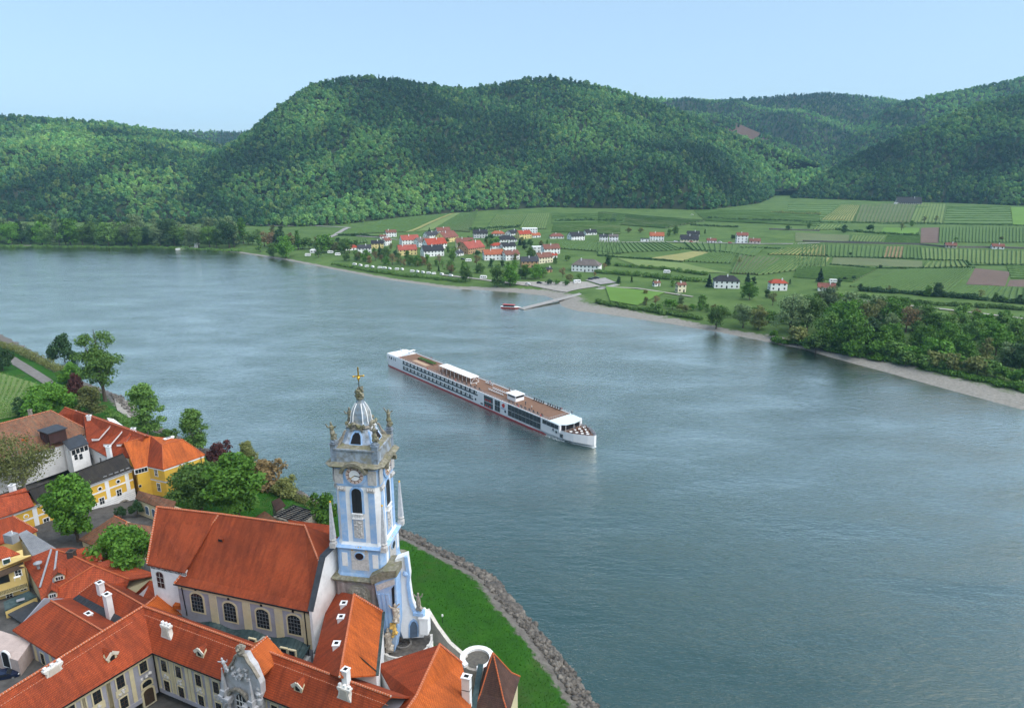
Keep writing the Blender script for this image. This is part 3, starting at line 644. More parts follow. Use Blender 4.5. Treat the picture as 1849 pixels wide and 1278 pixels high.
def tower():
    ang = R(-9); u = Vector((math.cos(ang), math.sin(ang), 0)); v = Vector((-math.sin(ang), math.cos(ang), 0))
    # front face passes through these two corners
    A = PD(604, 885, 104.4); HW = 3.9
    C = Vector((A.x, A.y, 0)) + u * HW + v * HW
    gz = 12.5; f0 = C - v * HW - u * 9; f1 = C - v * HW + u * 9
    zz = lambda py, px=645: PW(px, py, f0, f1).z                       # height of a photo row on the front face
    a0, a1 = C - u * 9, C + u * 9; za = lambda py, px=648: PW(px, py, a0, a1).z
    Tt = lambda a, b, z: C + u * a - v * b + Vector((0, 0, z))          # a to the right, b towards the viewer
    T = thing('church_tower', (C.x, C.y, gz), 'tall sky blue and white baroque church tower with clock and mossy crown', 'tower')
    def oct_ring(hw, ch): return [(-hw, hw - ch), (-hw + ch, hw), (hw - ch, hw), (hw, hw - ch), (hw, -hw + ch), (hw - ch, -hw), (-hw + ch, -hw), (-hw, -hw + ch)]
    def loft(name, prof, m, parent=T, ch=.22, cap=True):
        q = MB(); n = 8
        for z, hw in prof:
            for a, b in oct_ring(hw, hw * ch): q.v.append(tuple(Tt(a, -b, z)))
        for j in range(len(prof) - 1):
            for i in range(n):
                i2 = (i + 1) % n; q.f.append((j * n + i2, j * n + i, (j + 1) * n + i, (j + 1) * n + i2)); q.m.append(0)
        q.f.append(tuple(range(n))); q.m.append(0); q.f.append(tuple(reversed(range(len(q.v) - n, len(q.v))))); q.m.append(0)
        return q.build(name, m, parent)
    def face(k): # frame of one of the four faces: point(a, out, z)
        ax, ou = [(u, -v), (v, u), (-u, v), (-v, -u)][k]
        return lambda a, o, z: C + ax * a + ou * o + Vector((0, 0, z))
    def slab(mb, fp, a0_, a1_, o0, o1, z0, z1, m=0):
        p = [fp(a0_, o1, z0), fp(a1_, o1, z0), fp(a1_, o1, z1), fp(a0_, o1, z1)]; mb.prism(p, fp(0, o0, 0) - fp(0, o1, 0), m)
    z_sh0, z_sh1 = zz(985), zz(878)            # shaft
    z_cor = zz(840); z_b1 = zz(1040); z_at = zz(812)
    # masses from the ground up
    loft('base_stage', [(gz - 8, 4.9), (z_b1 - .6, 4.75)], ROSEST, ch=.12)
    loft('base_cornice', [(z_b1 - .6, 4.8), (z_b1 - .3, 5.3), (z_b1 + .1, 5.45), (z_b1 + .35, 4.6)], MOSSY, ch=.12)
    st2 = loft('middle_stage', [(z_b1 + .3, 4.5), (z_b1 + .9, 4.35), (z_sh0 - .5, 4.3)], BLUE, ch=.16)
    loft('middle_cornice', [(z_sh0 - .55, 4.35), (z_sh0 - .3, 4.7), (z_sh0, 4.85), (z_sh0 + .2, 4.2)], BLUE, ch=.2)
    sh = loft('shaft', [(z_sh0 + .1, 4.15), (z_sh0 + .8, HW), (z_sh1, HW)], WHITE, ch=.2)
    ent = loft('entablature', [(z_sh1, 4.0), (z_sh1 + .3, 4.05), (z_cor - .7, 4.05), (z_cor - .4, 4.4)], BLUE, ch=.2)
    loft('crown_cornice', [(z_cor - .45, 4.4), (z_cor - .1, 5.0), (z_cor + .12, 5.1), (z_cor + .5, 4.3)], MOSSY, ch=.2)
    loft('attic', [(z_cor + .4, 4.05), (z_at - .25, 3.95), (z_at - .15, 4.25), (z_at + .1, 4.25)], mat('sooty_blue_stone', (.34, .40, .48), (.17, .18, .18), 1.2, .9, bmp=.5, c3=(.22, .21, .16), scale3=.7), ch=.2)
    z_l1 = za(764)
    loft('skirt_roof', [(z_at + .1, 3.98), (z_at + .22, 3.5), (z_at + .45, 3.05)], MOSSY, ch=.25)
    lan = loft('lantern', [(z_at + .2, 3.0), (z_at + 1.0, 2.5), (z_at + 2.0, 2.15), (z_l1 - .3, 1.85)], mat('lantern_plaster', (.50, .56, .66), (.30, .36, .44), 1.0, .85, c3=(.22, .22, .2), scale3=.8), ch=.3)
    loft('lantern_cornice', [(z_l1 - .35, 1.9), (z_l1, 2.15), (z_l1 + .2, 1.8)], STONE, ch=.3)
    zd = za(719)
    dome = mat('dome_slate_blue', (.20, .28, .38), (.16, .17, .16), 1.4, .7, c3=(.36, .36, .34), scale3=.6)
    dm = loft('dome', [(z_l1 + .15, 1.85), (z_l1 + .6, 1.5), (z_l1 + 1.4, 1.42), (z_l1 + 2.2, 1.3), (z_l1 + 3.0, 1.0), (zd - .7, .62), (zd, .42)], dome, ch=.42)
    q = MB()
    for i in range(8):
        a_ = oct_ring(1, .42)[i]
        pr = [(z_l1 + .15, 1.88), (z_l1 + .6, 1.53), (z_l1 + 1.4, 1.45), (z_l1 + 2.2, 1.33), (z_l1 + 3.0, 1.03), (zd - .7, .65)]
        for (z0, r0), (z1, r1) in zip(pr[:-1], pr[1:]): q.tube(Tt(a_[0] * r0, -a_[1] * r0, z0), Tt(a_[0] * r1, -a_[1] * r1, z1), .09, n=5)
    q.build('dome_rib', WHITE, dm, kind='stuff')
    # crowning figure group, pole and gilded cross
    q = MB(); zt_ = za(699); q.lathe([(.62, zd - .1), (.72, zd + .2), (.5, zd + .4)], Tt(0, 0, 0), 8)
    for i in range(9):
        t_ = i * 2.4; q.blob(Tt(.42 * math.cos(t_), .42 * math.sin(t_), zd + .5 + i * (zt_ - zd - .6) / 9), .42, 0, i, 6, 4, .4)
    q.build('finial_sculpture', MOSSY, T)
    zc0, zc1 = za(692), za(663)
    MB().tube(Tt(0, 0, zd), Tt(0, 0, zc0 + .6), .09, .07).build('cross_pole', IRON, T)
    q = MB(); q.bar(Tt(0, 0, zc0 + .4), Tt(0, 0, zc1), .2, .2); zm = za(679); q.bar(Tt(-.75, .35, zm), Tt(.75, -.35, zm), .2, .2); q.blob(Tt(0, 0, zm - .3), .32, 0, 1, 8, 5, .1)
    for s in (-1, 1): q.blob(Tt(s * .75, -s * .35, zm), .16, 0, 2, 6, 4, .1)
    q.build('gilded_cross', GOLD, T)
    # each face
    for k in range(4):
        fp = face(k)
        # corner pilasters in blue on the white shaft
        for s in (-1, 1):
            q = MB(); slab(q, fp, s * 2.55 - .55, s * 2.55 + .55, HW - .1, HW + .10, z_sh0 + .8, z_sh1 - .9); q.build('pilaster', BLUE, T)
            q = MB(); slab(q, fp, s * 2.55 - .66, s * 2.55 + .66, HW - .1, HW + .30, z_sh1 - .9, z_sh1 - .1)
            for i in range(4): q.blob(fp(s * 2.55 - .5 + i * .33, HW + .32, z_sh1 - .45), (.2, .2, .28), 0, i, 6, 4, .3)
            q.build('capital', RELIEF, T)
            q = MB(); slab(q, fp, s * 2.9 - .75, s * 2.9 + .75, 4.0, 4.14, z_sh1 + .45, z_cor - .75); q.build('frieze_panel', RELIEF, T)
        # window with frame, leaves and balustrade
        zw0, zw1 = zz(925), zz(881); w_ = 1.7
        q = MB(); fr = arch_pts(0, zw0 - .1, w_ + .7, zw1 - zw0 + .45); q.prism([fp(a, HW + .16, z) for a, z in fr], fp(0, HW - .3, 0) - fp(0, HW + .16, 0)); wf = q.build('belfry_window', BLUE, T)
        q = MB(); q.prism([fp(a, HW + .22, z) for a, z in arch_pts(0, zw0, w_, zw1 - zw0)], fp(0, HW, 0) - fp(0, HW + .22, 0)); q.build('louvre', flat('belfry_louvre', (.014, .018, .022), .6), wf)
        q = MB(); q.bar(fp(0, HW + .24, zw0), fp(0, HW + .24, zw1 - .1), .06, .06); q.build('mullion', IRON, wf)
        q = MB(); slab(q, fp, -.95, .95, HW, HW + .5, zw0 - .18, zw0); slab(q, fp, -.95, .95, HW, HW + .5, zw0 - 1.05, zw0 - .9)
        for i in range(6): q.tube(fp(-.75 + i * .3, HW + .36, zw0 - .9), fp(-.75 + i * .3, HW + .36, zw0 - .16), .09, .07, 6)
        q.build('balustrade', WHITE, wf)
        q = MB(); slab(q, fp, -1.15, 1.15, HW - .1, HW + .1, z_sh0 + .9, zw0 - 1.05); pf = q.build('relief_surround', BLUE, T)
        q = MB(); z0, z1 = z_sh0 + 1.6, zw0 - 1.35; slab(q, fp, -.85, .85, HW, HW + .16, z0, z1); g = random.Random(k)
        for i in range(26): q.blob(fp(g.uniform(-.7, .7), HW + .17, g.uniform(z0 + .2, z1 - .2)), g.uniform(.1, .24), 0, i, 6, 4, .4)
        q.build('relief_panel', RELIEF, pf)
        # clock in a round frame under the lifted cornice
        zc = zz(856, 640); q = MB(); q.lathe([(1.95, 0), (1.95, .35), (1.6, .42)], fp(0, 3.9, zc), 28, 0, fp(0, 1, 0) - fp(0, 0, 0)); cf = q.build('clock_frame', BLUE, T)
        ax = fp(0, 1, 0) - fp(0, 0, 0); q = MB(); q.lathe([(1.55, .40), (1.55, .46)], fp(0, 3.9, zc), 28, 0, ax); cl = q.build('clock_face', mat('clock_face_plaster', (.62, .50, .46), (.55, .44, .4), 2, .8), cf)
        q = MB(); q.lathe([(.95, .46), (.95, .50)], fp(0, 3.9, zc), 24, 0, ax); q.build('clock_centre', WHITE, cf)
        q = MB()
        for i in range(12):
            t_ = i * math.pi / 6; r0, r1 = 1.05, 1.45
            q.bar(fp(r0 * math.sin(t_), 4.38, zc + r0 * math.cos(t_)), fp(r1 * math.sin(t_), 4.38, zc + r1 * math.cos(t_)), .12, .05, 0, ax)
        q.build('hour_marks', flat('clock_numeral_brown', (.16, .08, .05), .7), cf, kind='stuff')
        q = MB()
        for i in range(24):
            t0, t1 = i * math.pi / 12, (i + 1) * math.pi / 12; q.bar(fp(1.0 * math.sin(t0), 4.40, zc + 1.0 * math.cos(t0)), fp(1.0 * math.sin(t1), 4.40, zc + 1.0 * math.cos(t1)), .05, .05, 0, ax)
        q.build('clock_ring', flat('clock_numeral_brown', (.16, .08, .05), .7), cf)
        for (dx, dz, nm) in ((-.75, -.6, 'hour_hand'), (.95, -.15, 'minute_hand')):
            q = MB(); q.bar(fp(0, 4.45, zc), fp(dx, 4.45, zc + dz), .1, .05, 0, ax); q.blob(fp(dx * .95, 4.46, zc + dz * .95), .12, 0, 1, 6, 4, .1); q.build(nm, GOLD if nm[0] == 'h' else IRON, cf)
        q = MB(); n = 12
        for i in range(n):
            t0, t1 = math.pi * (.08 + .84 * i / n), math.pi * (.08 + .84 * (i + 1) / n)
            p = [fp(r * math.cos(t_), 4.0, zc + r * math.sin(t_)) for r, t_ in ((1.95, t0), (1.95, t1), (2.45, t1), (2.45, t0))]; q.prism(p, ax * 1.15)
        q.build('clock_hood', MOSSY, T)
        # middle stage: oval window, gilding and white panels
        zo = zz(1000, 650); fo = 4.32
        q = MB(); slab(q, fp, -1.55, 1.55, fo - .1, fo + .1, z_b1 + 1.6, z_sh0 - .7); pn = q.build('oval_window_panel', RELIEF, T)
        q = MB(); q.lathe([(.95, 0), (.95, .2), (.8, .26)], fp(0, fo, zo), 18, 0, ax, squash=.85); q.build('oval_frame', BLUE, pn)
        q = MB(); q.lathe([(.74, .25), (.74, .3)], fp(0, fo, zo), 18, 0, ax, squash=.85); q.build('oval_glass', GLASS, pn)
        q = MB(); g = random.Random(k + 5)
        for i in range(14):
            t_ = math.pi * (.1 + .8 * i / 13); q.blob(fp(1.3 * math.cos(t_), fo + .14, zo + .9 + .75 * math.sin(t_) * (1 if i % 2 else .8)), .17, 0, i, 6, 4, .4)
        q.build('gilded_ornament', OCHRE, pn, kind='stuff')
        for s in (-1, 1):
            q = MB(); slab(q, fp, s * 2.75 - .5, s * 2.75 + .5, fo - .1, fo + .08, z_b1 + 2.2, z_sh0 - 1.2); q.build('white_panel', WHITE, T)
        # lantern opening
        zl0, zl1 = z_at + .4, z_l1 - .75; ob = lambda z: 3.02 - .98 * (z - zl0) / (zl1 - zl0) + .06
        q = MB(); q.prism([fp(a, ob(z), z) for a, z in [(-1.15, zl0), (1.15, zl0), (.9, zl1 - .4), (.5, zl1 + .2), (-.5, zl1 + .2), (-.9, zl1 - .4)]], ax * -.5); lf = q.build('lantern_opening_frame', BLUE, T)
        q = MB(); q.prism([fp(a, ob(z) + .07, z) for a, z in [(-.9, zl0 + .2), (.9, zl0 + .2), (.66, zl1 - .5), (.32, zl1 - .06), (-.32, zl1 - .06), (-.66, zl1 - .5)]], ax * -.4); q.build('lantern_opening', flat('dark_void', (.008, .008, .01), .9), lf)
        q = MB(); n = 8
        for i in range(n):
            t0, t1 = math.pi * i / n, math.pi * (i + 1) / n; q.bar(fp(1.0 * math.cos(t0), 2.15, zl1 + .15 + .5 * math.sin(t0)), fp(1.0 * math.cos(t1), 2.15, zl1 + .15 + .5 * math.sin(t1)), .2, .3)
        q.build('lantern_gable', STONE if k != 1 else WHITE, T)
        q = MB(); g = random.Random(k + 9)
        for i in range(7): q.blob(fp(-1.2 + i * .4, 2.15, z_l1 + .45 + .25 * math.sin(i)), .3, 0, i + k, 6, 4, .45)
        q.build('garland', MOSSY, T)
        # scrolls from the attic up to the lantern
        for s in (-1, 1):
            q = MB(); pts = [fp(s * 3.0, 3.0, z_at + .2), fp(s * 2.5, 2.5, z_at + 1.2), fp(s * 2.15, 2.15, z_at + 2.4), fp(s * 1.95, 1.95, z_l1 - .6)]
            for i in range(3): q.tube(pts[i], pts[i + 1], .28 - .05 * i, .24 - .05 * i, 6)
            if s == 1: q.build('corner_scroll', BLUE if k == 0 else STONE, T)
    # corner piers, statues and obelisks
    for i, (sa, sb) in enumerate(((-1, 1), (1, 1), (1, -1), (-1, -1))):
        q = MB(); q.box(Tt(sa * 3.55, sb * 3.55, z_cor + .4), (1.0, 1.0, z_at - z_cor + .3), u, v); q.box(Tt(sa * 3.55, sb * 3.55, z_at + .7), (1.25, 1.25, .22), u, v); q.lathe([(.5, 0), (.62, .25), (.35, .55), (.42, .7)], Tt(sa * 3.55, sb * 3.55, z_at + .9), 8); q.build('corner_pier', mat('pier_blue_stone', (.26, .33, .42), (.13, .14, .15), 1.3, .9), T)
        if i != 1 or True:
            q = MB(); statue(q, Tt(sa * 3.55, sb * 3.55, z_at + 1.55), 3.0, 0, 20 + i, lean=((-.1, 0) if i == 0 else (0, 0))); q.build('statue', MOSSY, T)
        q = MB(); c = Tt(sa * 4.55, sb * 4.55, z_sh0 - .2); q.box(c, (1.0, 1.0, .9), u, v); q.lathe([(.6, .9), (.45, 1.2), (.62, 1.5), (.4, 1.8)], c, 8); o = q.build('obelisk', RELIEF, T)
        q = MB(); q.box(c + Vector((0, 0, 1.8)), (.85, .85, 6.6), u, v, taper=.28); q.build('obelisk_shaft', mat('obelisk_stucco', (.60, .61, .63), (.40, .42, .46), 3, .9, bmp=.8), o)
        q = MB(); q.blob(c + Vector((0, 0, 8.55)), .2, 0, 1, 8, 5, .05); q.build('gilded_ball', GOLD, o)
    # stone niche at the front foot, with relief and arch
    fp = face(0); zb = z_b1 - .7; q = MB(); q.prism([fp(a, 4.98, z) for a, z in arch_pts(-.4, zb - 7.2, 4.2, 7.0)], v * .5); nb = q.build('niche', STONE, T)
    q = MB(); q.prism([fp(a, 5.08, z) for a, z in arch_pts(-.4, zb - 4.0, 3.2, 3.4)], v * .4); g = random.Random(2)
    for i in range(40): q.blob(fp(-.4 + g.uniform(-1.2, 1.2), 5.1, zb - 3.6 + g.uniform(0, 2.3)), g.uniform(.12, .28), 0, i, 6, 4, .4)
    q.build('niche_relief', mat('niche_relief_stone', (.40, .37, .32), (.22, .2, .17), 2.5, .9, bmp=.9), nb)
    q = MB(); q.prism([fp(a, 5.1, z) for a, z in arch_pts(-.2, zb - 8.5, 2.4, 4.0)], v * .3); q.build('niche_doorway', flat('dark_void', (.008, .008, .01), .9), nb)
    for s in (-1, 1):
        q = MB(); slab(q, fp, -.4 + s * 2.75 - .3, -.4 + s * 2.75 + .3, 4.7, 5.05, zb - 9, zb + .1); q.build('niche_pier', ROSEST, T)
    # right-hand wing: blue pilasters below the cornice, then the sweeping white scroll wall
    W0, W1 = Tt(4.2, 5.6, 0), Tt(12.5, 5.6, 0)
    fw = lambda px, py: PW(px, py, W0, W1)
    q = MB(); q.prism([fw(*p) for p in ((676, 1052), (713, 1036), (715, 1050), (718, 1130), (712, 1180), (699, 1180), (686, 1100), (680, 1075))], v * 4.5); wg = q.build('portal_wing', BLUE, T)
    q = MB(); q.prism([fw(*p) - v * .25 for p in ((668, 1040), (690, 1030), (716, 1028), (717, 1040), (690, 1046), (672, 1054))], v * 5); q.build('wing_cornice', MOSSY, T)
    q = MB(); q.prism([fw(*p) - v * .1 for p in ((679, 1056), (712, 1044), (713, 1054), (681, 1066))], v * .4); q.build('wing_frieze', RELIEF, T)
    for px0, px1 in ((686, 690), (693, 697), (701, 706)):
        q = MB(); q.prism([fw(px0 - 4, 1072) - v * .18, fw(px1 - 4, 1071) - v * .18, fw(px1 + 6, 1135) - v * .18, fw(px0 + 6, 1137) - v * .18], v * .4); q.build('wing_pilaster', mat('pale_blue_plaster', (.34, .52, .78), (.3, .46, .7), 1, .85), T)
    q = MB(); q.prism([fw(707, 1062) - v * .06, fw(712, 1056) - v * .06, fw(713, 1100) - v * .06, fw(710, 1108) - v * .06], v * .3); q.build('wing_window', flat('dark_void', (.008, .008, .01), .9), T)
    prof = [(713, 1010), (733, 1003), (738, 1040), (737, 1052), (740, 1075), (743, 1090), (748, 1101), (756, 1107), (763, 1106), (768, 1113), (769, 1140), (765, 1150), (728, 1152), (722, 1135), (717, 1100), (714, 1060)]
    S0, S1 = Tt(5.0, 3.2, 0), Tt(12.0, 2.0, 0); fs = lambda px, py: PW(px, py, S0, S1)
    q = MB(); q.prism([fs(*p) for p in prof], v * 1.6); sw = q.build('scroll_wall', WHITE, T)
    q = MB(); ed = [(733, 1003), (738, 1040), (737, 1052), (740, 1075), (743, 1090), (748, 1101), (756, 1107), (763, 1106), (768, 1113)]
    for p0, p1 in zip(ed[:-1], ed[1:]): q.bar(fs(*p0) - v * .1, fs(*p1) - v * .1, .55, .5)
    q.blob(fs(733, 1034) - v * .1, .55, 0, 1, 10, 6, .05); q.build('scroll_border', BLUE, T)
    q = MB(); q.prism([fs(*p) - v * .1 for p in ((738, 1150), (738, 1128), (741, 1120), (747, 1116), (753, 1120), (756, 1129), (756, 1148))], v * .5); q.build('blue_archway', BLUE, T)
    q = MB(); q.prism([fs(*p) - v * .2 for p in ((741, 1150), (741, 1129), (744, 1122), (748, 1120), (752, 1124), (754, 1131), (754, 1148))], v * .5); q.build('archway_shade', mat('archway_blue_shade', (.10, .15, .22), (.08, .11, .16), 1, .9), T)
    q = MB(); q.prism([fs(*p) - v * .2 for p in ((712, 1170), (712, 1126), (720, 1122), (724, 1170))], v * .5); q.build('dark_doorway', WOOD, T)
    q = MB(); q.box(fs(757, 1106) + Vector((0, 0, -.2)), (1.9, 1.4, .6), u, v); q.build('statue_plinth', BLUE, T)
    q = MB(); statue(q, fs(756, 1100), 3.4, 0, 3); q.build('statue', STONE, T)
    q = MB(); q.box(fs(768, 1140), (1.5, 1.8, 3.2), u, v); q.box(fs(768, 1140) + Vector((0, 0, 3.2)), (1.8, 2.1, .3), u, v); q.build('end_pier', WHITE, T)
    for j, (px, py, h, mm) in enumerate(((716, 1118, 3.6, STONE), (714, 1140, 2.6, OCHRE), (704, 1170, 4.6, STONE))):
        q = MB(); g = random.Random(j); c = fw(px, py) - v * .5; statue(q, c, h, 0, 40 + j)
        for i in range(9): q.blob(c + Vector((g.uniform(-.5, .5), g.uniform(-.3, .3), g.uniform(-.6, h * .7))), g.uniform(.2, .42), 0, i, 6, 4, .45)
        q.build('portal_figure', mm if mm is OCHRE else mat('portal_figure_stone', (.52, .47, .40), (.26, .22, .18), 2.2, .9, bmp=.7), T)
    # round terrace with balustrade
    zt0 = 14.0; ctr = P(731, 1163, zt0); rad = 5.0
    rw = mat('rusticated_white', (.70, .68, .64), (.6, .58, .55), 1, .85)
    q = MB(); k = 9
    for i in range(k): q.lathe([(rad, -8 + i * .9), (rad + .04, -8 + i * .9 + .8), (rad - .03, -8 + i * .9 + .82), (rad - .03, -8 + (i + 1) * .9)], ctr, 32, cap=(i == k - 1))
    q.build('terrace_wall', rw, T)
    MB().lathe([(rad - .1, .06), (rad - .1, .16)], ctr, 32).build('terrace_floor', mat('terrace_stone', (.12, .11, .10), (.06, .055, .05), 1.5, .8, bmp=.4), T)
    q = MB(); q.lathe([(1.5, .15), (1.5, .6), (1.2, .6), (1.2, .2)], ctr + Vector((-.2, -.2, 0)), 24, cap=False); ob = q.build('round_light_well', mat('terrace_ring', (.2, .19, .17), (.12, .11, .1), 2, .8), T)
    q = MB(); [q.bar(ctr + Vector((-.2 + 1.2 * math.cos(t_), -.2 + 1.2 * math.sin(t_), .5)), ctr + Vector((-.2, -.2, .62)), .06, .04) for t_ in np.arange(0, 6.28, .785)]; q.build('well_grating', IRON, ob, kind='stuff')
    ba = MB(); rl = MB(); n = 46
    for i in range(n + 1):
        t_ = R(205 + 170 * i / n); c = ctr + Vector(((rad - .25) * math.cos(t_), (rad - .25) * math.sin(t_), .16))
        if i % 9 == 0: rl.box(c, (.5, .5, 1.1), (-math.sin(t_), math.cos(t_), 0), (-math.cos(t_), -math.sin(t_), 0))
        else: ba.lathe([(.12, 0), (.07, .15), (.13, .4), (.06, .7), (.1, .82)], c, 6)
        if i < n:
            t2 = R(205 + 170 * (i + 1) / n); c2 = ctr + Vector(((rad - .25) * math.cos(t2), (rad - .25) * math.sin(t2), .16)); rl.bar(c + Vector((0, 0, .9)), c2 + Vector((0, 0, .9)), .34, .18); rl.bar(c + Vector((0, 0, .03)), c2 + Vector((0, 0, .03)), .34, .12)
    rl.build('terrace_parapet', mat('parapet_stone', (.56, .55, .52), (.4, .39, .37), 2, .85), T); ba.build('balusters', WHITE, T, kind='stuff')
    return T
tower()
# ================================================================== town on the near bank
def pp(*a): return [P(*p) for p in a]
def nrm_out(a, b):
    """horizontal normal of wall a-b that looks towards the camera"""
    n = Vector((b.y - a.y, a.x - b.x, 0)).normalized(); return n if n.dot(Vector((a.x + b.x, a.y + b.y, 0))) < 0 else -n
def roof(parent, faces, m, th=.24, name='roof'):
    q = MB()
    for f in faces:
        f = [Vector(p) for p in f]; n = Vector()
        for i in range(len(f)): n += f[i].cross(f[(i + 1) % len(f)])
        if n.z < 0: f = f[::-1]
        if len(f) > 3:
            k = len(q.v); q.v += [tuple(p) for p in f] + [tuple(p - Vector((0, 0, th))) for p in f]; n_ = len(f)
            q.f.append(tuple(range(k, k + n_))); q.m.append(0); q.f.append(tuple(reversed(range(k + n_, k + 2 * n_)))); q.m.append(0)
            for i in range(n_): j = (i + 1) % n_; q.f.append((k + j, k + i, k + n_ + i, k + n_ + j)); q.m.append(0)
        else: q.prism([p - Vector((0, 0, th)) for p in f], (0, 0, th))
    return q.build(name, m, parent)
def ridge(parent, lines, r=.17, step=.42, mortar=True, m=None):
    """row of ridge tiles, each tile a short half-round piece, mortar showing at the joints"""
    q = MB()
    for a, b in lines:
        a, b = Vector(a), Vector(b); L = (b - a).length; n = max(2, int(L / step)); d = (b - a) / n; up = Vector((0, 0, .06))
        for i in range(n):
            p0 = a + d * i + up; q.tube(p0, p0 + d * .82, r, r * .88, 6, 0)
            if mortar: q.tube(p0 + d * .8, p0 + d * 1.0, r * .8, r * .8, 6, 1)
    return q.build('ridge_tiles', [m or RIDGE, MORTAR], parent, kind='stuff')
def walls(parent, foot, ztop, gz, m, name='wall'):
    """closed prism on a footprint; ztop is a height or one per corner"""
    n = len(foot); f = [Vector((p[0], p[1], 0)) for p in foot]
    if sum(f[i].x * f[(i + 1) % n].y - f[(i + 1) % n].x * f[i].y for i in range(n)) < 0: f = f[::-1]; ztop = ztop[::-1] if hasattr(ztop, '__len__') else ztop
    zt = list(ztop) if hasattr(ztop, '__len__') else [ztop] * n
    q = MB(); q.v = [(p.x, p.y, gz) for p in f] + [(p.x, p.y, z) for p, z in zip(f, zt)]
    q.f = [tuple(range(n, 2 * n))] + [(i, (i + 1) % n, n + (i + 1) % n, n + i) for i in range(n)]; q.m = [0] * (n + 1)
    return q.build(name, m, parent)
def window(parent, c, out, w_, h, frame=None, fw=.14, arch=False, grid=(1, 2), name='window', glass=None, proud=.07, bars=None):
    c = Vector(c); out = Vector(out).normalized(); u = Vector((-out.y, out.x, 0)).normalized(); z = Vector((0, 0, 1)); frame = frame or FRAMEW
    def shape(ww, hh, dz=0):
        if not arch: return [(-ww / 2, -hh / 2 + dz), (ww / 2, -hh / 2 + dz), (ww / 2, hh / 2 + dz), (-ww / 2, hh / 2 + dz)]
        r = ww * .5; ht = .32 * ww; pts = [(-r, -hh / 2), (r, -hh / 2)]
        for i in range(9): t_ = math.pi * i / 8; pts.append((r * math.cos(t_), hh / 2 - ht + ht * math.sin(t_)))
        return pts
    pt = lambda a, b, o: c + u * a + z * b + out * o
    q = MB(); q.prism([pt(a, b, -.25) for a, b in shape(w_ + 2 * fw, h + 2 * fw)], out * (.25 + proud)); fo = q.build(name, frame, parent)
    q = MB(); q.prism([pt(a, b, 0) for a, b in shape(w_, h)], out * (proud + .012)); q.build('pane', glass or GLASS, fo)
    if grid:
        q = MB(); nx, ny = grid
        for i in range(1, nx + 1): x = -w_ / 2 + w_ * i / (nx + 1); q.bar(pt(x, -h / 2, proud + .02), pt(x, h / 2 - (.1 * w_ if arch else 0), proud + .02), .06, .05, 0, out)
        for j in range(1, ny + 1): y = -h / 2 + h * j / (ny + 1); q.bar(pt(-w_ / 2, y, proud + .02), pt(w_ / 2, y, proud + .02), .06, .05, 0, out)
        q.build('glazing_bars', bars or frame, fo)
    return fo
def wpx(parent, a, b, px, py, w_, h, **kw):
    n = nrm_out(a, b); return window(parent, PW(px, py, a, b), n, w_, h, **kw)
def strip(parent, a, b, m, z0, z1, x0=0, x1=1, proud=.05, name='band'):
    """flat band on the wall plane a-b, x0..x1 along it"""
    n = nrm_out(a, b); A = a.lerp(b, x0); B = a.lerp(b, x1); q = MB()
    q.prism([Vector((A.x, A.y, z0)) - n * .1, Vector((B.x, B.y, z0)) - n * .1, Vector((B.x, B.y, z1)) - n * .1, Vector((A.x, A.y, z1)) - n * .1], n * (.1 + proud)); return q.build(name, m, parent)
def chimney(parent, c, w_=.9, h=2.0, m=None, d=None, u=(1, 0, 0), cap=True, down=1.5):
    c = Vector(c); d = d or w_; u = Vector(u).normalized(); v = Vector((-u.y, u.x, 0)); q = MB(); q.box(c - Vector((0, 0, down)), (w_, d, h + down), u, v)
    if cap: q.box(c + Vector((0, 0, h)), (w_ * 1.2, d * 1.2, .18), u, v)
    o = q.build('chimney', m or WHITE, parent); MB().box(c + Vector((0, 0, h + .18)), (w_ * .55, d * .55, .05), u, v).build('flue', flat('dark_void', (.008, .008, .01), .9), o); return o
def gable(name, label, e0, e1, r0, r1, gz, wm, rm, cat='house', inset=.35, group=None, rt=True, hip0=False, hip1=False, over=.0):
    """front eave e0-e1, ridge r0-r1; the rear slope mirrors the front"""
    d = (e1 - e0); d.z = 0; d.normalize(); n = Vector((-d.y, d.x, 0)); w0 = (r0 - e0).dot(n); w1 = (r1 - e1).dot(n)
    b0 = e0 + n * 2 * w0; b1 = e1 + n * 2 * w1; b0.z = e0.z; b1.z = e1.z
    if not hip0: s = (r0 - e0).dot(d); b0 += d * 2 * s * 0
    T = thing(name, ((e0.x + b1.x) / 2, (e0.y + b1.y) / 2, gz), label, cat, group)
    fs = [[e0, e1, r1, r0], [b1, b0, r0, r1]]
    if hip0: fs.append([b0, e0, r0])
    if hip1: fs.append([e1, b1, r1])
    roof(T, fs, rm)
    sg = 1 if w0 > 0 else -1; i0 = e0 + (d + n * sg) * inset; i1 = e1 + (-d + n * sg) * inset; j1 = b1 + (-d - n * sg) * inset; j0 = b0 + (d - n * sg) * inset
    walls(T, [i0, i1, j1, j0], [i0.z - .15, i1.z - .15, j1.z - .15, j0.z - .15], gz, wm)
    for h_, a, b, r_ in ((hip0, i0, j0, r0), (hip1, i1, j1, r1)):
        if not h_:
            q = MB(); mm = (a + b) / 2; q.prism([Vector((a.x, a.y, a.z - .16)), Vector((b.x, b.y, b.z - .16)), Vector((mm.x, mm.y, r_.z - .35))], d * (.25 if a is i0 else -.25)); q.build('gable_wall', wm, T)
    if rt:
        L = [(r0, r1)]
        if hip0: L += [(e0, r0)]
        if hip1: L += [(e1, r1)]
        ridge(T, L)
    T['front'] = 1
    return T, i0, i1
DARK = flat('dark_void', (.008, .008, .01), .9)

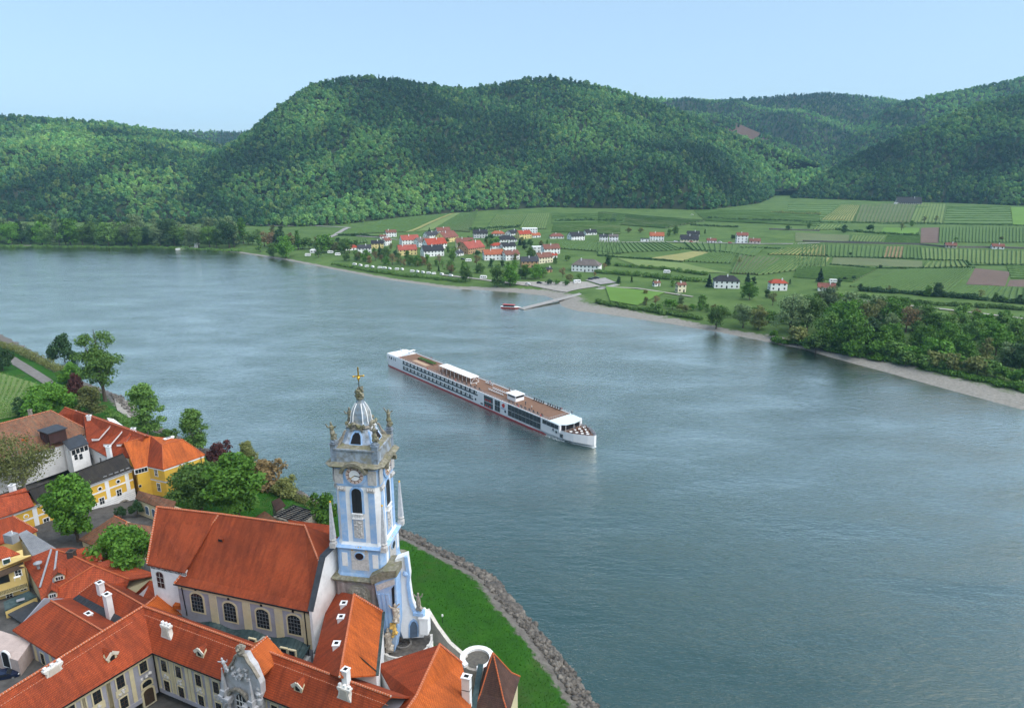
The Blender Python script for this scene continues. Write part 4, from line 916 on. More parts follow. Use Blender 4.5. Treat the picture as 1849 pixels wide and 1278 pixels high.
# ---------------------------------------------------------------- church
def church():
    E0, E1 = pp((314, 1054, 25), (557, 1105, 25)); R0, R1 = pp((395.4, 927.6, 35), (550.4, 948.8, 35)); gz = 12.5
    d = (E1 - E0).normalized(); n = Vector((-d.y, d.x, 0)); w_ = 8.6
    T = thing('church_nave', ((E0.x + E1.x) / 2, (E0.y + E1.y) / 2 + 8, gz), 'church nave with big red tiled roof and four arched windows beside the tower', 'church')
    pl = lambda px, py: (lambda q: q)(None)
    # the front slope plane, so that points on it can be read from the picture
    pn = (E1 - E0).cross(R0 - E0).normalized(); o = Vector((0, 0, CH))
    def on(px, py): r_ = ray(px, py); return o + r_ * ((E0 - o).dot(pn) / r_.dot(pn))
    A = on(575.4, 1012); kink = on(333, 1033); mid = E0.lerp(R0, .12)
    B0, B1 = E0 + n * 2 * w_, E1 + n * 2 * w_; B1.z = B0.z = 25; hipb = A + n * 8; hipb.z = A.z - .3
    eav0 = E0.lerp(kink, .22); eav0.z -= .0
    lo = lambda p, k: p + Vector((0, 0, k))
    # flared foot of the slope: main plane ends 1.2 m above the eave, then a flatter skirt
    a0, a1 = E0.lerp(R0, .14), E1.lerp(A, .2); a0_, a1_ = lo(a0, -.35), lo(a1, -.35)
    roof(T, [[a0_, a1_, A, R1, R0], [E0, E1, a1_, a0_], [R1, A, hipb], [B1, B0, R0, R1], [R1, hipb, B1]], TILEH)
    C0 = P(283, 915, 35); ce0, ce1 = P(265, 1018, 27.2), P(333, 1033, 27.2); cb0, cb1 = ce0 + n * 11.5, ce1 + n * 11.5
    roof(T, [[ce0, ce1, R0, C0], [cb1, cb0, C0, R0], [cb0, ce0, C0], [B0, E0, R0]], TILEH, name='choir_roof')
    ridge(T, [(C0, R0), (R0, R1), (R1, A), (R0, a0_), (a0_, E0), (C0, ce0)], .2)
    wi = lambda p, k=.35: p + n * k
    walls(T, [wi(E0) + d * .4, wi(E1) - d * .3, B1 - n * .4 - d * .3, B0 - n * .4 + d * .4], 24.75, gz, GREYPL, 'nave_wall')
    walls(T, [wi(ce0) + d * .3, wi(ce1) - d * .3, cb1 - n * .3 - d * .3, cb0 - n * .3 + d * .3], 27.0, gz, WHITE, 'choir_wall')
    fa, fb = wi(ce0), wi(ce1); strip(T, fa, fb, mat('sgraffito_frieze', (.5, .5, .5), (.08, .08, .08), 4, .9, lo=.48, hi=.52), 26.3, 26.95, .03, 1, .06, 'painted_frieze')
    wpx(T, fa, fb, 290, 1046, 1.5, 3.2, arch=True, frame=RELIEF, grid=(1, 2), name='choir_window')
    a, b = wi(E0), wi(E1); L = (b - a).length; nn = nrm_out(a, b)
    strip(T, a, b, CREAM, 24.1, 24.7, .02, .99, .10, 'cornice')
    for px in (280, 385, 445, 503, 553):
        if px < 300: continue
        c = PW(px, 1085 + (px - 385) * .19, a, b); t_ = (c - a).dot(d) / L
        strip(T, a, b, CREAM, 17.5, 24.1, t_ - .028, t_ + .028, .12, 'pilaster')
    for px, py in ((357, 1087), (416, 1104), (475, 1116), (532, 1127)):
        wpx(T, a, b, px, py, 2.45, 3.7, arch=True, frame=CREAM, fw=.32, grid=(3, 4), bars=flat('grey_glazing_bar', (.16, .17, .18), .6), proud=.1, name='arched_window')
        c = PW(px, py, a, b); q = MB(); q.box(c + nn * .1 + Vector((0, 0, 2.45)), (.4, .12, .4), d, n); q.build('vent_hole', DARK, T)
    q = MB(); q.tube(E0 + d * 1.6 - n * .02 + Vector((0, 0, -.4)), E0 + d * 1.9 - n * .02 + Vector((0, 0, -6)), .1); q.build('downpipe', IRON, T)
    q = MB(); q.tube(E1 - d * .8 - n * .05 + Vector((0, 0, -.3)), E1 - d * .7 - n * .05 + Vector((0, 0, -9)), .1); q.build('downpipe', IRON, T)
    q = MB(); q.bar(E0 - n * .1, E1 - n * .1, .18, .18); q.build('gutter', IRON, T)
    # stepped west front with metal-capped parapet
    W = [E1 + d * .3 - n * .3, E1 + d * .3 + n * 2 * w_]
    top = [P(557, 1105, 25), P(577, 1012, 31.2), P(600, 982, 33.0)]
    wl = [E1 + d * .2 - n * .1, A + d * .6, hipb + d * .6]
    q = MB(); q.prism([Vector((wl[0].x, wl[0].y, gz)), wl[0] + Vector((0, 0, .3)), wl[1] + Vector((0, 0, .9)), wl[2] + Vector((0, 0, 1.2)), Vector((wl[2].x, wl[2].y, gz))], d * .5); q.build('west_front', WHITE, T)
    q = MB(); q.bar(wl[0] + d * .25 + Vector((0, 0, .35)), wl[1] + d * .25 + Vector((0, 0, 1.0)), 1.0, .22); q.bar(wl[1] + d * .25 + Vector((0, 0, 1.0)), wl[2] + d * .25 + Vector((0, 0, 1.35)), 1.1, .22); q.build('parapet_cap', DKMETAL, T)
    # roof hatch
    c = on(398, 978); q = MB(); q.prism([c - d * .5, c + d * .5, c + d * .5 + Vector((0, 0, .55)), c - d * .5 + Vector((0, 0, .55))], n * 1.6); h_ = q.build('roof_hatch', TILEH, T); q = MB(); q.box(c - n * .03 + Vector((0, 0, .1)), (.8, .06, .36), d, n); q.build('hatch_opening', DARK, h_)
    # lean-to of dark green sheet metal along the foot of the nave, its top edge waving from bay to bay
    q = MB(); N_ = 40; t0 = PW(322, 1112, a, b); t1 = PW(561, 1160, a, b); up, dn = [], []
    for i in range(N_ + 1):
        p = t0.lerp(t1, i / N_) - n * .05; wv = .55 * math.cos(i / N_ * 3.5 * 2 * math.pi); up.append(Vector((p.x, p.y, p.z + wv * .7))); dn.append(Vector((p.x, p.y, p.z - 1.6)) - n * 3.6)
    for i in range(N_): q.poly([up[i], dn[i], dn[i + 1], up[i + 1]])
    q.build('lean_to_roof', COPPER, T)
    q = MB()
    for i in range(0, N_ + 1, 2): q.bar(up[i] + Vector((0, 0, .04)), dn[i] + Vector((0, 0, .04)), .06, .08)
    q.build('standing_seams', COPPER, T, kind='stuff')
    s0, s1 = dn[0] + n * .3, dn[-1] + n * .3; walls(T, [s0, s1, s1 + n * 3, s0 + n * 3], min(dn[0].z, dn[-1].z) - .1, gz, WHITE, 'sacristy_wall')
    for px, py in ((456, 1163), (471, 1170), (513, 1180), (528, 1184)): wpx(T, s0, s1, px, py, 1.05, 2.0, frame=CREAM, fw=.2, grid=(1, 2), bars=IRON, name='sacristy_window')
    # tiled lean-to against the west front
    p = pp((562, 1095, 23.2), (612, 1042, 25.5), (618, 1046, 24.6), (566, 1104, 22.2)); roof(T, [p], TILEO, .2, 'side_roof')
church()

# ---------------------------------------------------------------- cloister wings
def cloister():
    zr, ze, gz = 25.2, 20.9, 13.0
    Rc, Rl, Rr = pp((258.7, 1094, zr), (-70, 1299, zr), (706, 1257, zr)); Ec, El, Er = pp((275, 1178, ze), (40, 1320, ze), (640, 1322, ze))
    T = thing('monastery_wing', (Ec.x, Ec.y, gz), 'cream and grey monastery wings meeting at a corner under red tiled roofs', 'monastery')
    d2 = (Rr - Rc).normalized(); n2 = Vector((-d2.y, d2.x, 0)); d1 = (Rl - Rc).normalized(); n1 = Vector((d1.y, -d1.x, 0))
    b2, b2c = Rr + n2 * 5, Rc + n2 * 5; b2.z = b2c.z = ze; b1 = Rl + n1 * 5; b1c = Rc + n1 * 5; b1.z = b1c.z = ze
    inter = Rc + (n1 + n2) * 4.4; inter.z = ze
    roof(T, [[Ec, Er, Rr, Rc], [b2, inter, Rc, Rr]], TILE); roof(T, [[El, Ec, Rc, Rl], [inter, b1, Rl, Rc]], TILE)
    ridge(T, [(Rc, Rr), (Rc, Rl)], .2); ridge(T, [(Rc + Vector((0, 0, -.9)) - n2 * .75, Rr + Vector((0, 0, -.9)) - n2 * .75), (Rc + Vector((0, 0, -.9)) - n1 * .9, Rl + Vector((0, 0, -.9)) - n1 * .9)], .05)
    i2 = n2 * .5; i1 = n1 * .5
    cc = Ec + i2 + i1; walls(T, [cc, Er + i2, b2 - i2, inter - i2 - i1], ze - .2, gz, GREYPL); walls(T, [cc + d1 * .01, El + i1, b1 - i1, inter - i1 - i2], ze - .2, gz, GREYPL)
    fa, fb = cc, Er + i2; ga, gb = cc, El + i1
    for a, b in ((fa, fb), (ga, gb)):
        strip(T, a, b, CREAM, ze - .9, ze - .22, .0, 1, .16, 'cornice')
        strip(T, a, b, GREYPL, gz, gz + .8, 0, 1, .14, 'plinth')
        q = MB(); e0_, e1_ = (Ec, Er) if a is fa and b is fb else (Ec, El); q.bar(e0_ + Vector((0, 0, -.1)), e1_ + Vector((0, 0, -.1)), .2, .2); q.build('gutter', IRON, T)
    def bay(a, b, px, py, upper=True):
        c = PW(px, py, a, b); L = (b - a).length; dd = (b - a).normalized(); t_ = (c - a).dot(dd) / L; k = 1 / L; n = nrm_out(a, b)
        window(T, c, n, 1.15, 2.1, frame=CREAM, fw=.2, grid=(1, 2), bars=WOOD, proud=.12)
        o = strip(T, a, b, CREAM, c.z - 2.5, c.z - 1.25, t_ - .95 * k, t_ + .95 * k, .07, 'apron_panel'); q = MB(); g = random.Random(int(px))
        for i in range(12): q.blob(c + n * .1 + dd * g.uniform(-.5, .5) + Vector((0, 0, -1.85 + g.uniform(-.4, .4))), .16, 0, i, 6, 4, .4)
        q.build('stucco_ornament', RELIEF, o, kind='stuff')
        window(T, c + Vector((0, 0, -3.9)), n, 1.15, 2.0, frame=CREAM, fw=.2, grid=(1, 2), bars=WOOD, proud=.12)
        return t_, k
    for a, b, lst in ((fa, fb, ((297, 1201), (323, 1212), (359, 1227), (391, 1240), (497, 1283))), (ga, gb, ((217, 1230), (175, 1257), (128, 1284)))):
        ts = [bay(a, b, *p) for p in lst]
        for t_, k in ts:
            for s in (-1, 1): strip(T, a, b, CREAM, gz + .8, ze - .9, t_ + s * 1.75 * k - .32 * k, t_ + s * 1.75 * k + .32 * k, .09, 'pilaster')
    # corner door with curved head and window above
    n = nrm_out(ga, gb); wpx(T, ga, gb, 258, 1202, 1.15, 2.1, frame=CREAM, fw=.2, grid=(1, 2), bars=WOOD, proud=.12)
    c = PW(267, 1247, ga, gb); window(T, c + Vector((0, 0, -.9)), n, 1.6, 2.9, frame=CREAM, fw=.3, arch=True, grid=(1, 0), bars=WOOD, glass=WOOD, proud=.15, name='portal'); window(T, c + Vector((0, 0, 1.6)), n, 1.5, 1.0, frame=CREAM, fw=.25, arch=True, grid=(2, 1), bars=IRON, proud=.15, name='fanlight')
    q = MB(); [q.blob(c + n * .25 + Vector((x, y, 2.7 + .3 * s)), .3, 0, s, 6, 4, .45) for s, (x, y) in enumerate(((-.6, -.3), (0, 0), (.5, .35)))]; q.build('door_ornament', RELIEF, T)
    q = MB(); q.tube(cc + nrm_out(fa, fb) * .3 + Vector((.25, -.1, -.3)), cc + nrm_out(fa, fb) * .3 + Vector((.25, -.1, gz - ze)), .1); q.build('downpipe', IRON, T)
    # points on the two front slopes
    o_ = Vector((0, 0, CH))
    def plane(p0, p1, p2):
        pn = (p1 - p0).cross(p2 - p0).normalized(); return lambda px, py: o_ + ray(px, py) * ((p0 - o_).dot(pn) / ray(px, py).dot(pn))
    on2, on1 = plane(Ec, Er, Rc), plane(Ec, El, Rc)
    def dormer(on, px, py, dd, nn):
        c = on(px, py); q = MB(); q.prism([c + dd * -.75, c + dd * .75, c + dd * .75 + Vector((0, 0, .9)), c + Vector((0, 0, 1.55)), c - dd * .75 + Vector((0, 0, .9))], nn * 1.2); o = q.build('dormer', CREAM, T)
        q = MB(); q.prism([c - nn * .04 + dd * -.38 + Vector((0, 0, .25)), c - nn * .04 + dd * .38 + Vector((0, 0, .25)), c - nn * .04 + dd * .38 + Vector((0, 0, .95)), c - nn * .04 - dd * .38 + Vector((0, 0, .95))], nn * .3); q.build('dormer_opening', DARK, o)
        q = MB()
        for s in (-1, 1): q.bar(c - nn * .15 + dd * s * .95 + Vector((0, 0, .85)), c - nn * .15 + Vector((0, 0, 1.62)), .5, .14, 0, nn)
        q.build('dormer_gable', mat('pale_stone_trim', (.66, .62, .52), (.55, .5, .42), 2, .9), o)
        q = MB(); q.prism([c + dd * -.9 + Vector((0, 0, .95)), c + Vector((0, 0, 1.65)), c + nn * 2.4 + Vector((0, 0, 1.65))], (0, 0, .1)); q.prism([c + dd * .9 + Vector((0, 0, .95)), c + nn * 2.4 + Vector((0, 0, 1.65)), c + Vector((0, 0, 1.65))], (0, 0, .1)); q.build('dormer_roof', TILE, o)
    for px, py in ((361, 1186), (538, 1249)): dormer(on2, px, py, d2, n2)
    dormer(on1, 204, 1193, -d1, n1)
    def stack(on, px, py, dd, nn, w_, h):
        c = on(px, py); q = MB(); pr = [(-.5, 0), (.5, 0), (.52, .12), (.40, .34), (.34, .6), (.46, .74), (.46, .84), (-.46, .84), (-.46, .74), (-.34, .6), (-.40, .34), (-.52, .12)]
        q.prism([c - nn * .15 + dd * (a * w_) + Vector((0, 0, b * h - .3)) for a, b in pr], nn * .75); o = q.build('baroque_chimney', mat('chimney_plaster', (.72, .70, .66), (.60, .57, .52), 1.4, .9), T)
        q = MB(); [q.box(c + nn * .22 + dd * (x * w_) + Vector((0, 0, .84 * h - .3)), (w_ * .14, .4, .42), dd, nn) for x in (-.34, 0, .34)]; q.build('chimney_pots', WHITE, o)
        q = MB(); q.prism([c - nn * .22 + dd * (a * w_ * .75) + Vector((0, 0, b * h * .7 + .1)) for a, b in ((-.45, .05), (.45, .05), (.34, .5), (.3, .9), (-.3, .9), (-.34, .5))], nn * .1); q.build('chimney_panel', mat('chimney_panel_plaster', (.56, .52, .46), (.48, .44, .38), 2, .9), o)
    stack(on2, 301, 1150, d2, n2, 2.2, 3.0); stack(on1, 100, 1223, -d1, n1, 3.0, 2.7); stack(on2, 622, 1262, d2, n2, 2.4, 2.6)
    c = on2(622, 1250) + n2 * .6; chimney(T, c + Vector((0, 0, .8)), .9, 2.6, WHITE, u=d2)
    chimney(T, P(478, 1166, 23.5), 1.2, 1.0, STONE, u=d2)
    return T, fa, fb, d2, n2, ze, gz
CT, CFA, CFB, CD2, CN2, CZE, CGZ = cloister()

# ---------------------------------------------------------------- portal gable in the courtyard
def portal():
    a, b, d, n = CFA, CFB, CD2, CN2; c = PW(432, 1250, a, b); c = Vector((c.x, c.y, 0)) - n * .9; o = Vector((0, 0, CH))
    T = thing('portal_gable', (c.x, c.y, CGZ), 'ornate pale stone baroque portal with gable, pinnacles and statue above the courtyard eave', 'portal')
    z0 = CGZ; p0, p1 = c - d * 5, c + d * 5; at = lambda px, py: PW(px, py, p0, p1)
    # body with arched window, then curved gable
    out = [(401, 1300), (403, 1222), (409, 1216), (413, 1206), (424, 1190), (427, 1181), (443, 1181), (449, 1193), (457, 1203), (463, 1218), (470, 1235), (474, 1300)]
    q = MB(); q.prism([at(*p) for p in out], n * 1.0); q.build('gable_body', PORTST, T)
    q = MB(); ed = [(403, 1222), (413, 1206), (424, 1190), (427, 1181), (443, 1181), (449, 1193), (457, 1203), (468, 1222)]
    for e0, e1 in zip(ed[:-1], ed[1:]): q.bar(at(*e0) - n * .15, at(*e1) - n * .15, .5, .3)
    q.build('gable_coping', STONE, T)
    cw = at(437, 1262); w_ = 2.2
    q = MB(); q.prism([cw - n * .12 + d * x + Vector((0, 0, z)) for x, z in arch_pts(0, -4, w_ + .9, 5.6)], n * .4); f = q.build('portal_window', PORTST, T)
    q = MB(); q.prism([cw - n * .2 + d * x + Vector((0, 0, z)) for x, z in arch_pts(0, -4, w_ - .3, 5.0)], n * .3); q.build('pane', GLASS, f)
    q = MB(); [q.bar(cw - n * .24 + d * x + Vector((0, 0, -4)), cw - n * .24 + d * x + Vector((0, 0, .8)), .1, .08) for x in (-.3, .3)]; [q.bar(cw - n * .24 - d * .95 + Vector((0, 0, z)), cw - n * .24 + d * .95 + Vector((0, 0, z)), .08, .08) for z in (-.2, -1.2, -2.2)]; q.build('glazing_bars', FRAMEW, f)
    q = MB(); k = 12
    for i in range(k): t0, t1 = math.pi * i / k, math.pi * (i + 1) / k; q.bar(cw - n * .5 + d * (2.0 * math.cos(t0)) + Vector((0, 0, .1 + 2.0 * math.sin(t0))), cw - n * .5 + d * (2.0 * math.cos(t1)) + Vector((0, 0, .1 + 2.0 * math.sin(t1))), .5, .35)
    q.build('arch_hood', STONE, T)
    for s in (-1, 1):
        for j in range(2):
            q = MB(); cc = cw + d * s * (2.0 + j * .95) - n * (.75 - j * .15) + Vector((0, 0, -5)); q.lathe([(.42, 0), (.36, .3), (.33, 4.4), (.45, 4.6)], cc, 10); q.build('column', PORTST, T)
            q = MB(); q.box(cc + Vector((0, 0, 4.6)), (1.1, 1.1, .5), d, n); [q.blob(cc + Vector((.4 * math.cos(t_), .4 * math.sin(t_), 4.5)), .24, 0, i, 6, 4, .3) for i, t_ in enumerate(np.arange(0, 6.2, 1.05))]; q.box(cc + Vector((0, 0, 5.1)), (1.3, 1.3, .35), d, n); q.build('capital', PORTST, T)
        cc = cw + d * s * 2.7 - n * .6 + Vector((0, 0, .5)); q = MB(); q.box(cc, (.95, .95, .9), d, n); q.box(cc + Vector((0, 0, .9)), (.62, .62, 3.6), d, n, taper=.15); q.blob(cc + Vector((0, 0, 4.55)), .14, 0, 1, 6, 4, .1); q.build('pinnacle', PORTST, T)
    cc = cw + d * 3.5 + n * .2 + Vector((0, 0, .5)); q = MB(); q.lathe([(.5, 0), (.55, .9), (.3, 1.1), (.55, 1.5), (.6, 1.9), (.25, 2.2), (.4, 2.6), (.2, 3.0), (.02, 3.3)], cc, 10); q.build('urn', PORTST, T)
    q = MB(); g = random.Random(8); tp = at(434, 1172)
    q.lathe([(.5, -.8), (.62, -.3), (.45, .1)], tp, 8); [q.blob(tp + Vector((g.uniform(-.4, .4), g.uniform(-.3, .3), g.uniform(.1, .7))), .4, 0, i, 7, 4, .4) for i in range(7)]; q.build('crowning_ornament', STONE, T)
    q = MB(); [q.blob(at(434, 1215) - n * .2 + d * g.uniform(-1.6, 1.6) + Vector((0, 0, g.uniform(-.9, 1.5))), g.uniform(.15, .3), 0, i, 6, 4, .4) for i in range(26)]; q.build('gable_relief', PORTST, T, kind='stuff')
    q = MB(); statue(q, at(411, 1196) - n * .3 + Vector((0, 0, -1.2)), 2.4, 0, 12, (-.25, 0)); q.build('statue', PORTST, T)
    # tiled saddle roof running back to the wing
    tb = at(434, 1190) + n * 1.0; e = tb + n * 4.5; roof(T, [[tb, e, e - d * 3 + Vector((0, 0, -2.2)), tb - d * 3 + Vector((0, 0, -2.6))], [e, tb, tb + d * 3 + Vector((0, 0, -2.6)), e + d * 3 + Vector((0, 0, -2.2))]], TILEO); ridge(T, [(tb, e)])
portal()

# ---------------------------------------------------------------- roofs between church, tower and lawn
def east_range():
    r0, r1 = pp((639, 1073, 27), (613, 1222, 27)); re0, re1 = pp((691, 1104, 22.3), (679, 1218, 22.3)); le0, le1 = pp((598, 1064, 22.3), (563, 1204, 22.3))
    T = thing('prior_range', (r1.x, r1.y, 13), 'steep orange tiled range with three white chimneys between church and round terrace', 'house')
    roof(T, [[r0, r1, le1, le0]], TILE); roof(T, [[r1, r0, re0, re1]], TILEO, name='roof_east'); ridge(T, [(r0, r1), (r0, re0)], .22)  # one roof: east slope in lighter orange tiles, brighter light put into colour
    walls(T, [le0 * .98 + re0 * .02, re0, re1, le1], 22.0, 13, WHITE)
    q = MB(); q.bar(re0 + Vector((.15, 0, -.05)), re1 + Vector((.15, 0, -.05)), .5, .2); q.build('gutter', COPPER, T)
    v0, v1, v2 = pp((634, 1085, 25.5), (596, 1142, 22.6), (566, 1200, 21.6)); q = MB(); q.bar(v0, v1, .8, .15); q.build('valley_flashing', COPPER, T)
    p = pp((583, 1142, 22.4), (600, 1140, 22.8), (592, 1172, 21.8), (566, 1178, 21.2)); roof(T, [p], COPPER, .2, 'metal_roof')
    for px, py, h in ((622, 1104, 1.6), (617, 1129, 1.6), (609, 1180, 1.8)): chimney(T, P(px, py, 24.3), 1.0, h, WHITE)
    p = pp((648, 1183, 25.0), (657, 1190, 24.6), (680, 1210, 22.6), (655, 1196, 23.6)); roof(T, [p], COPPER, .3, 'shed_dormer')
    # next range to the right
    a, b, c = pp((794, 1163, 22), (752, 1255, 22), (724, 1296, 22)); e1, e2, e3 = pp((834, 1196, 16.2), (849, 1262, 15.2), (857, 1310, 14.6)); l0, l1, l2 = pp((681, 1199, 17.6), (712, 1256, 18.6), (720, 1300, 19.4))
    T2 = thing('south_range', (b.x, b.y, 12), 'broad orange tiled roof beside the lawn below the round terrace', 'house')
    roof(T2, [[a, e1, e2, e3, c, b]], TILEO); roof(T2, [[b, c, l2, l1], [a, b, l1, l0]], TILE, name='roof_west'); ridge(T2, [(a, b), (b, c), (a, e1)], .24)  # right slope orange, left slopes redder: side light worked into tile colour
    walls(T2, [l0, a.lerp(e1, .96), e2, e3, l2, l1], [17.2, 15.8, 14.8, 14.3, 19, 18.2], 8, WHITE)
    ch = P(843, 1262, 15.5); chimney(T2, ch, 1.3, 4.2, WHITE, d=1.0, u=(1, -.3, 0)); MB().box(ch + Vector((0, 0, 2.0)), (1.36, 1.06, .1), Vector((1, -.3, 0)), Vector((.3, 1, 0))).build('chimney_band', IRON, T2)
    p = pp((872, 1185, 10), (880, 1188, 10.2), (866, 1278, 13.2), (850, 1278, 13.2)); q = MB(); q.bar(P(868, 1200, 11.5), P(853, 1290, 13.0), .9, .4); q.build('metal_gutter_roof', COPPER, T2)
    # little corner turret
    cs = pp((857, 1276, 11), (918, 1292, 11), (939, 1221, 11), (874, 1206, 11)); m_ = (cs[0] + cs[1] + cs[2] + cs[3]) / 4; ap = P(890, 1178, 19); ap = Vector((m_.x * .4 + ap.x * .6, m_.y * .4 + ap.y * .6, 18.6)); ap = P(890, 1178, 18.2)
    T3 = thing('corner_turret', (m_.x, m_.y, 6), 'small turret with steep brown tiled pyramid roof at the lawn corner', 'turret')
    fs = []
    for i in range(4):
        p, q_ = cs[i], cs[(i + 1) % 4]; k0, k1 = p.lerp(ap, .32) + Vector((0, 0, -.75)), q_.lerp(ap, .32) + Vector((0, 0, -.75)); fs += [[p, q_, k1, k0], [k0, k1, ap]]
    roof(T3, fs, TILED, .15); ridge(T3, [(c_, c_.lerp(ap, .32) + Vector((0, 0, -.75))) for c_ in cs] + [(c_.lerp(ap, .32) + Vector((0, 0, -.75)), ap) for c_ in cs], .14, mortar=False)
    walls(T3, [c_.lerp(m_, .1) for c_ in cs], 10.8, 4, CREAM)
    # white parapet wall down to the round bastion
    w0 = pp((772, 1100, 12.2), (790, 1130, 11.5), (812, 1160, 11), (842, 1186, 10.6)); q = MB()
    for p, q_ in zip(w0[:-1], w0[1:]): q.bar(p, q_, .7, .35); q.bar(p - Vector((0, 0, 2.6)), q_ - Vector((0, 0, 2.6)), .5, 4.9)
    q.build('garden_wall', mat('garden_wall_plaster', (.62, .58, .52), (.45, .42, .38), 1.2, .9), None, 'pale coped garden wall running from the tower foot to the round bastion', 'wall', loc=w0[1])
    c = P(862, 1190, 10.4); T4 = thing('round_bastion', (c.x, c.y, 4), 'round walled bastion with broad white coping on the lawn', 'bastion')
    MB().lathe([(3.0, -5), (2.9, .0)], c, 24).build('wall', mat('bastion_stone', (.4, .36, .32), (.26, .24, .21), 1.5, .9, bmp=.4), T4)
    q = MB(); n = 24
    for i in range(n):
        if 15 <= i <= 17: continue
        t0, t1 = 2 * math.pi * i / n, 2 * math.pi * (i + 1) / n; q.prism([c + Vector((r_ * math.cos(t_), r_ * math.sin(t_), .0)) for r_, t_ in ((2.2, t0), (3.15, t0), (3.15, t1), (2.2, t1))], (0, 0, .5))
    q.build('coping', WHITE, T4); MB().lathe([(2.3, .02), (2.3, .06)], c, 24).build('bastion_floor', mat('bastion_gravel', (.13, .12, .10), (.08, .075, .07), 2, .9), T4)
    l = on_near(799, 1124); T5 = thing('lawn_lamp', l, 'small post lamp standing on the lawn beside the garden wall', 'lamp'); MB().tube(l, l + Vector((0, 0, 1.5)), .06).build('post', IRON, T5); MB().lathe([(.12, 1.5), (.22, 1.7), (.2, 2.0), (.05, 2.1)], l, 8).build('lamp_head', WHITE, T5)
east_range()
# ---------------------------------------------------------------- houses at the left
def corner_houses():
    # roof beside the corner wing, ridge running down to it
    r0, r1 = pp((92, 1084, 20), (186, 1139, 20)); e0, e1 = pp((22, 1137, 16.4), (100, 1187, 16.4))
    T, a, b = gable('monastery_annex', 'monastery annex with plain red tiled roof left of the corner wing', e0, e1, r0, r1, 11.5, GREYPL, TILE)
    for px, py in ((52, 1172), (78, 1189)): wpx(T, a, b, px, py, 1.0, 2.2, frame=CREAM, fw=.25, grid=(1, 2), bars=WOOD)
    for t_ in (.04, .42, .8): strip(T, a, b, CREAM, 12, 16.1, t_, t_ + .06, .08, 'pilaster')
    # red roof with the two tall white chimneys
    r0, r1 = pp((177, 1046, 20.5), (262, 1094, 20.5)); e0, e1 = pp((116, 1092, 16.4), (208, 1138, 16.4)); m0, m1 = e0.lerp(r0, .42), e1.lerp(r1, .42)
    T = thing('chimney_house', ((e0.x + r1.x) / 2, (e0.y + r1.y) / 2, 12), 'red tiled house with tall white chimneys and dark shingled lower slope', 'house')
    d = (r1 - r0).normalized(); n = Vector((-d.y, d.x, 0)); k0, k1 = r0 + n * 4.5, r1 + n * 4.5; k0.z = k1.z = 16.4
    roof(T, [[m0, m1, r1, r0], [k1, k0, r0, r1]], TILE); roof(T, [[e0, e1, m1, m0]], DKMETAL, name='shingled_slope'); roof(T, [[k0, e0, m0, r0]], TILE, name='end_slope')
    q = MB(); L = (e1 - e0).length
    for i in range(22): t_ = (i + .5) / 22; q.bar(e0.lerp(e1, t_) + Vector((0, 0, .05)), m0.lerp(m1, t_) + Vector((0, 0, .05)), .07, .07)
    q.build('seams', DKMETAL, T, kind='stuff'); walls(T, [e0.lerp(k1, .04), e1.lerp(k0, .04), k1.lerp(e0, .04), k0.lerp(e1, .04)], 16.1, 11.5, CREAM); ridge(T, [(r0, r1), (m0, r0)])
    chimney(T, P(183, 1069, 19.5), 1.1, 2.0, WHITE, d=1.0, u=d); chimney(T, P(199, 1108, 18.0), 1.25, 4.0, WHITE, d=1.0, u=d); chimney(T, P(162, 1121, 17.2), 1.3, 1.5, WHITE, d=.9, u=d)
    # tiled roof between that house and the nave
    p = pp((262, 1093, 21), (304, 1058, 20.4), (347, 1103, 17.6), (330, 1118, 17.4)); T = thing('link_building', (p[0].x, p[0].y, 12), 'small orange tiled link roof in front of the church choir', 'house')
    roof(T, [p], TILEO); ridge(T, [(p[0], p[1])]); b_ = p[1] + Vector((-2.5, 4, -3.4)); c_ = p[0] + Vector((-3, 3.5, -3.4)); roof(T, [[p[0], p[1], b_, c_]], TILE, name='rear_slope')
    walls(T, [p[2].lerp(p[0], .05), p[3].lerp(p[0], .05), c_, b_], 17, 12, GREYPL); q = MB(); cc = P(323, 1096, 19.4); q.box(cc, (1.6, 1.2, .9), (p[2] - p[1]).normalized().xy.to_3d(), (0, 0, 1)) if False else q.box(cc, (1.5, 1.3, .8)); o = q.build('dormer', TILEO, T)
    p = pp((243, 1072, 17.5), (270, 1047, 17.5), (318, 1062, 15.2), (300, 1084, 15.0), (246, 1080, 15.6)); T = thing('chapel_annex', (p[0].x, p[0].y, 12), 'low red tiled annex below the white choir wall', 'house'); roof(T, [p], TILE); walls(T, [q_.lerp(p[2], .04) for q_ in p], [16.8, 16.8, 14.9, 14.7, 15.2], 11.5, WHITE)
corner_houses()
